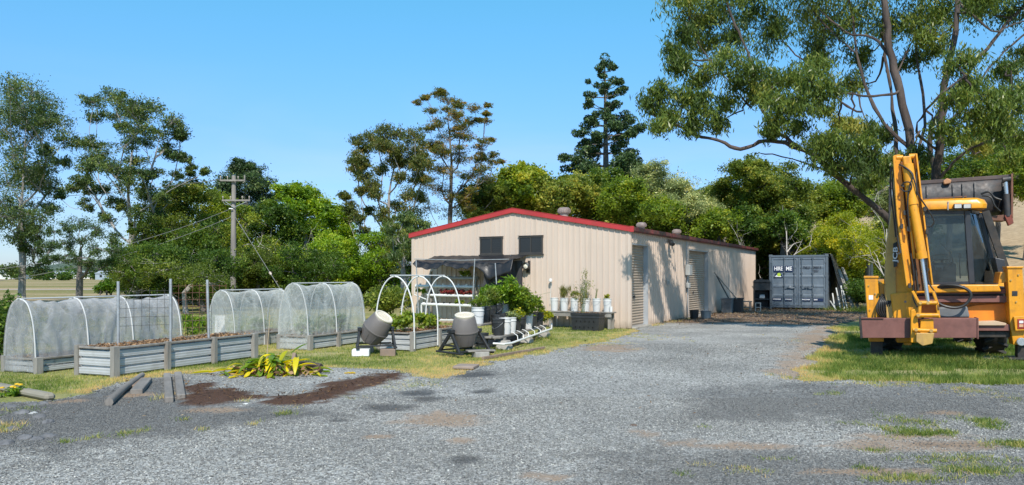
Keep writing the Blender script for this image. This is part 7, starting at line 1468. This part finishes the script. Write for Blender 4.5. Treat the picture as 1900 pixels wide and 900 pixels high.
# interior
M_seat = mat('grey_vinyl', (.16,.2,.2), .6, var=.15, bmp=.1)
sc_ = q(1746, 520, DC + .45); g = MB(); g.box((sc_.x, DC+.55, 1.52), (.52, .48, .16)); g.build('seat', M_seat, bh, bevel=.05, seg=3); g = MB(); g.box((sc_.x, DC+.30, 1.70), (.50, .13, .34), Matrix.Rotation(R(6), 3, 'X')); g.build('seat_back', M_seat, bh, bevel=.05, seg=3)
g = MB(); cst = Vector((sc_.x + .1, DC+1.2, 1.95)); Mr = Matrix.Rotation(R(35), 3, 'X'); g.tube([cst + Mr @ Vector((.2*math.cos(a), .2*math.sin(a), 0)) for a in np.linspace(0, 2*math.pi, 25)], .016, 8); g.tube([cst, cst + Vector((0, .25, -.5))], .03, 8); g.tube([cst + Mr @ Vector((-.2,0,0)), cst + Mr @ Vector((.2,0,0))], .012, 6); g.build('steering_wheel', M_black, bh, smooth=True)
for px, py in ((1763, 470), (1781, 475)):
    g = MB(); p = q(px, py, DC+.35); g.tube([p + Vector((.02, .1, -.45)), p + Vector((.0,.05,-.2)), p], .012, 6); l_ = g.build('lever', M_black, bh); g = MB(); g.tube([p + Vector((0,0,-.03)), p, p + Vector((0,0,.06))], [.02,.035,.025], 10); g.build('lever_knob', M_yel if px < 1770 else M_black, l_, smooth=True)
hose([q(1746, 452, DC+.2), q(1756, 462, DC+.1), q(1764, 470, DC+.1), q(1766, 488, DC+.1), q(1756, 494, DC+.1), q(1744, 492, DC+.2)], .01, 'cab_cable')
g = MB(); g.box(q(1742, 494, DC+.05), (.16, .05, .05)); g.box(q(1736, 497, DC+.05), (.03,.05,.08)); g.box(q(1748, 497, DC+.05), (.03,.05,.08)); g.build('seat_belt_bracket', M_pvc, bh, bevel=.005)
g = MB()
for px, py, s in ((1826, 510, .09), (1834, 506, .07), (1818, 514, .06)): g.box(q(px, py, DC+.55), (s*1.4, s, s*1.6), Matrix.Rotation(.5 + px, 3, 'Z') @ Matrix.Rotation(.4, 3, 'X'))
g.build('crumpled_paper', M_pvc, bh, bevel=.02, seg=2)
# chassis, engine hood
g = MB(); g.bx(-.35, .35, .5, 4.6, .55, .85); g.build('chassis', M_grime, bh, bevel=.02)
hx = -.02; g = MB(); g.bx(hx-.45, hx+.45, DC+1.75, 5.1, .85, 1.65); g.build('engine_hood', M_yel, bh, bevel=.06, seg=3)
g = MB(); g.bx(hx-.40, hx+.40, 5.1, 5.16, .9, 1.6); g.build('grille', M_black, bh, bevel=.01)
def wheel(x, y, r, w, rim):
    wt_ = MB(); Mw = Matrix.Rotation(R(90), 3, 'Y'); wt_.lathe([(r*.5,-w*.42),(r*.86,-w*.5),(r*.97,-w*.4),(r,-w*.2),(r,w*.2),(r*.97,w*.4),(r*.86,w*.5),(r*.5,w*.42)], (x, y, r), 36, Mw)
    for k in range(20):
        a = k * 2*math.pi/20
        for s in (-1, 1): p = Vector((x + s*w*.24, y + (r+.01)*math.cos(a + s*.08), r + (r+.01)*math.sin(a + s*.08))); wt_.box(p, (w*.5, .06, .05), Matrix.Rotation(a, 3, 'X') @ Matrix.Rotation(s*.5, 3, 'Z'))
    o = wt_.build('wheel', M_tyre, bh, smooth=True); h = MB(); h.lathe([(.001,-w*.1),(r*.3,-w*.12),(r*.46,-w*.35),(r*.52,-w*.42),(r*.52,w*.42),(r*.46,w*.35),(r*.3,w*.12),(.001,w*.1)], (x, y, r), 28, Mw); h.build('rim', rim, o, smooth=True)
wheel(-.83, 1.75, .72, .45, M_yold); wheel(1.02, 1.75, .72, .45, M_yold); wheel(-.8, 4.3, .45, .34, M_yold); wheel(.85, 4.3, .45, .34, M_yold)
for x in (-.85, 1.05):
    g = MB(); g.grid(lambda u, w, x=x: (x - .27 + .54 * w, 1.75 - .84 * math.cos(.25 + u * 2.3), .74 + .82 * math.sin(.25 + u * 2.3) * 0.95), 16, 1); g.build('mudguard', M_yel, bh, smooth='all', solid=.03)
g = MB(); g.tube([(-.83, 1.75, .72), (1.02, 1.75, .72)], .09, 12); g.tube([(-.8, 4.3, .45), (.85, 4.3, .45)], .07, 12); g.build('axle', M_grime, bh)
# loader arms and raised bucket
YB2 = 4.0
def qb(px, py, d=YB2): return q(px, py, d)
for px, sx in ((1683, -1), (1838, 1)):
    x = q(px, 400, 2.2).x; g = MB(); g.prism([(2.0, 1.75), (2.5, 2.05), (3.55, 3.05), (4.1, 2.72), (4.0, 2.6), (3.5, 2.85), (2.6, 1.85), (2.1, 1.6)], lambda u, v_, w_, x=x: Vector((x + w_, u, v_)), -.06, .06); g.build('loader_arm', M_yel, bh, bevel=.01)
    rod('lift_cylinder', Vector((x, 2.6, 1.3)), Vector((x, 3.2, 2.4)), .06, M_yel)
x = q(1816, 440, 1.9).x
for dx in (0, ): rod('tilt_cylinder', Vector((x + .02, 2.3, 3.0)), Vector((x - .05, 2.9, 1.75)), .055, M_yel); rod('tilt_rod', Vector((x + .05, 2.2, 3.1)), Vector((x + .02, 2.3, 2.9)), .03, M_chr)
# bucket: back shell, rotated slightly
def bk(px, py, d): return q(px, py, d)
bx0, bx1 = q(1655, 350, 4.0).x, q(1878, 350, 3.8).x
BZ = q(1655, 343, 3.98).z - 3.42
def bpnt(x, t_):   # section of the bucket: y (away from the viewer) and z
    sec = [(3.98, 3.42), (3.88, 3.33), (3.80, 3.10), (3.78, 2.88), (3.86, 2.66), (4.05, 2.52), (4.4, 2.45), (4.75, 2.47), (4.9, 2.5)]
    i = min(int(t_ * 8), 7); f = t_ * 8 - i; a, b_ = sec[i], sec[i+1]; return (x, a[0] + (b_[0]-a[0])*f, a[1] + (b_[1]-a[1])*f + BZ + .03 * (x - bx0))
g = MB(); g.grid(lambda u, w: bpnt(bx0 + (bx1 - bx0) * u, w), 4, 24); bks = g.build('loader_bucket', M_bst, bh, smooth='all', solid=.03)
for x in (bx0, bx1):
    g = MB(); pts = [bpnt(x, i / 8)[1:] for i in range(9)]; g.prism(pts + [(4.6, 3.3 + BZ + .03*(x-bx0))], lambda u, v_, w_, x=x: Vector((x + w_, u, v_)), -.02, .02); g.build('bucket_side', M_bst, bks)
g = MB(); pa = Vector(bpnt(bx0, 0)); pb = Vector(bpnt(bx1, 0)); g.bar(pa + Vector((-.03,-.03,.0)), pb + Vector((.03,-.03,.0)), .12, .09); g.build('bucket_top_edge', mat('dull_brown_steel', (.085,.06,.055), .6, .1, var=.3, dirt=(.16,.09,.06), dirt_amt=.3), bks, bevel=.01)
for k in (.12, .30, .52, .60, .70, .93):
    x = bx0 + (bx1 - bx0) * k; g = MB(); pts = [bpnt(x, i / 8) for i in range(1, 6)]; pts = [(p[1], p[2]) for p in pts]; g.prism(pts + [(p[0] - .07, p[1]) for p in pts[::-1]], lambda u, v_, w_, x=x: Vector((x + w_, u, v_)), -.014, .014); g.build('bucket_rib', M_bst, bks)
g = MB(); g.bar(Vector(bpnt(bx0, .37)) + Vector((0,-.05,0)), Vector(bpnt(bx1 - .9, .37)) + Vector((0,-.05,0)), .05, .05); g.bar(Vector(bpnt(bx0, .30)) + Vector((0,-.05,0)), Vector(bpnt(bx1 - .9, .30)) + Vector((0,-.05,0)), .03, .03); g.build('bucket_rail', M_rust, bks)
rod('bucket_ram', q(1866, 336, 3.5), q(1868, 362, 3.5), .045, M_chr, bks); rod('bucket_ram_body', q(1867.5, 360, 3.5), q(1870, 402, 3.5), .065, M_bst, bks)
rod('ram_pin', q(1860, 334, 3.5), q(1875, 332, 3.5), .07, M_bst, bks)
plate('bucket_edge', R_(1876, 322, 1880, 405), 3.45, 3.75, M_rust, bks)
plate('bucket_toe', [(1833,401),(1868,398),(1866,410),(1833,409)], 3.5, 3.9, M_rust, bks); plate('side_tooth', [(1864,400),(1878,398),(1881,414),(1872,419)], 3.45, 3.6, mat('red_primer', (.25,.05,.03), .7, dirt=(.1,.04,.03), dirt_amt=.4), bks); 
hose([q(1820, 360, 3.4), q(1835, 356, 3.35), q(1845, 366, 3.35), q(1858, 371, 3.35)], .022, 'ram_hose', None, bks); hose([q(1822, 363, 3.4), q(1838, 366, 3.35), q(1846, 382, 3.35), q(1856, 392, 3.4)], .02, 'ram_hose', None, bks)
plate('clay_lump', [(1750,336),(1757,330),(1766,334),(1764,340),(1752,342)], 3.75, 3.9, mat('orange_clay', (.4,.2,.1), .9), bks, bev=.02)
# left ram frame seen beside the boom
plate('ram_guard', R_(1649.5, 346, 1652.5, 422), 1.6, 1.75, M_bst); plate('ram_guard', R_(1649.5, 346, 1661, 349.5), 1.6, 1.75, M_bst); plate('ram_guard', R_(1650, 418, 1659, 421.5), 1.6, 1.75, M_bst)
rod('left_ram', q(1656, 352, 1.65), q(1657, 388, 1.65), .034, M_chr); rod('left_ram_body', q(1657, 386, 1.65), q(1658, 420, 1.65), .05, M_yold)
# ground pads
for px, lab in ((1885, 'flat grey-brown pad under the right outrigger of the digger'), (1627, 'dark pad under the left outrigger of the digger')):
    c = q(px, 668, .1); g = MB(); g.lathe([(.001,.0),(.33,.0),(.34,.02),(.33,.035),(.001,.035)], n=24); o = g.build('outrigger_pad', mat('pad_concrete', (.26,.22,.19), .9, var=.2, bmp=.3) if px > 1700 else M_grime); o.location = (BO.x + c.x, YR + .15, .002); tag(o, lab, 'pad')
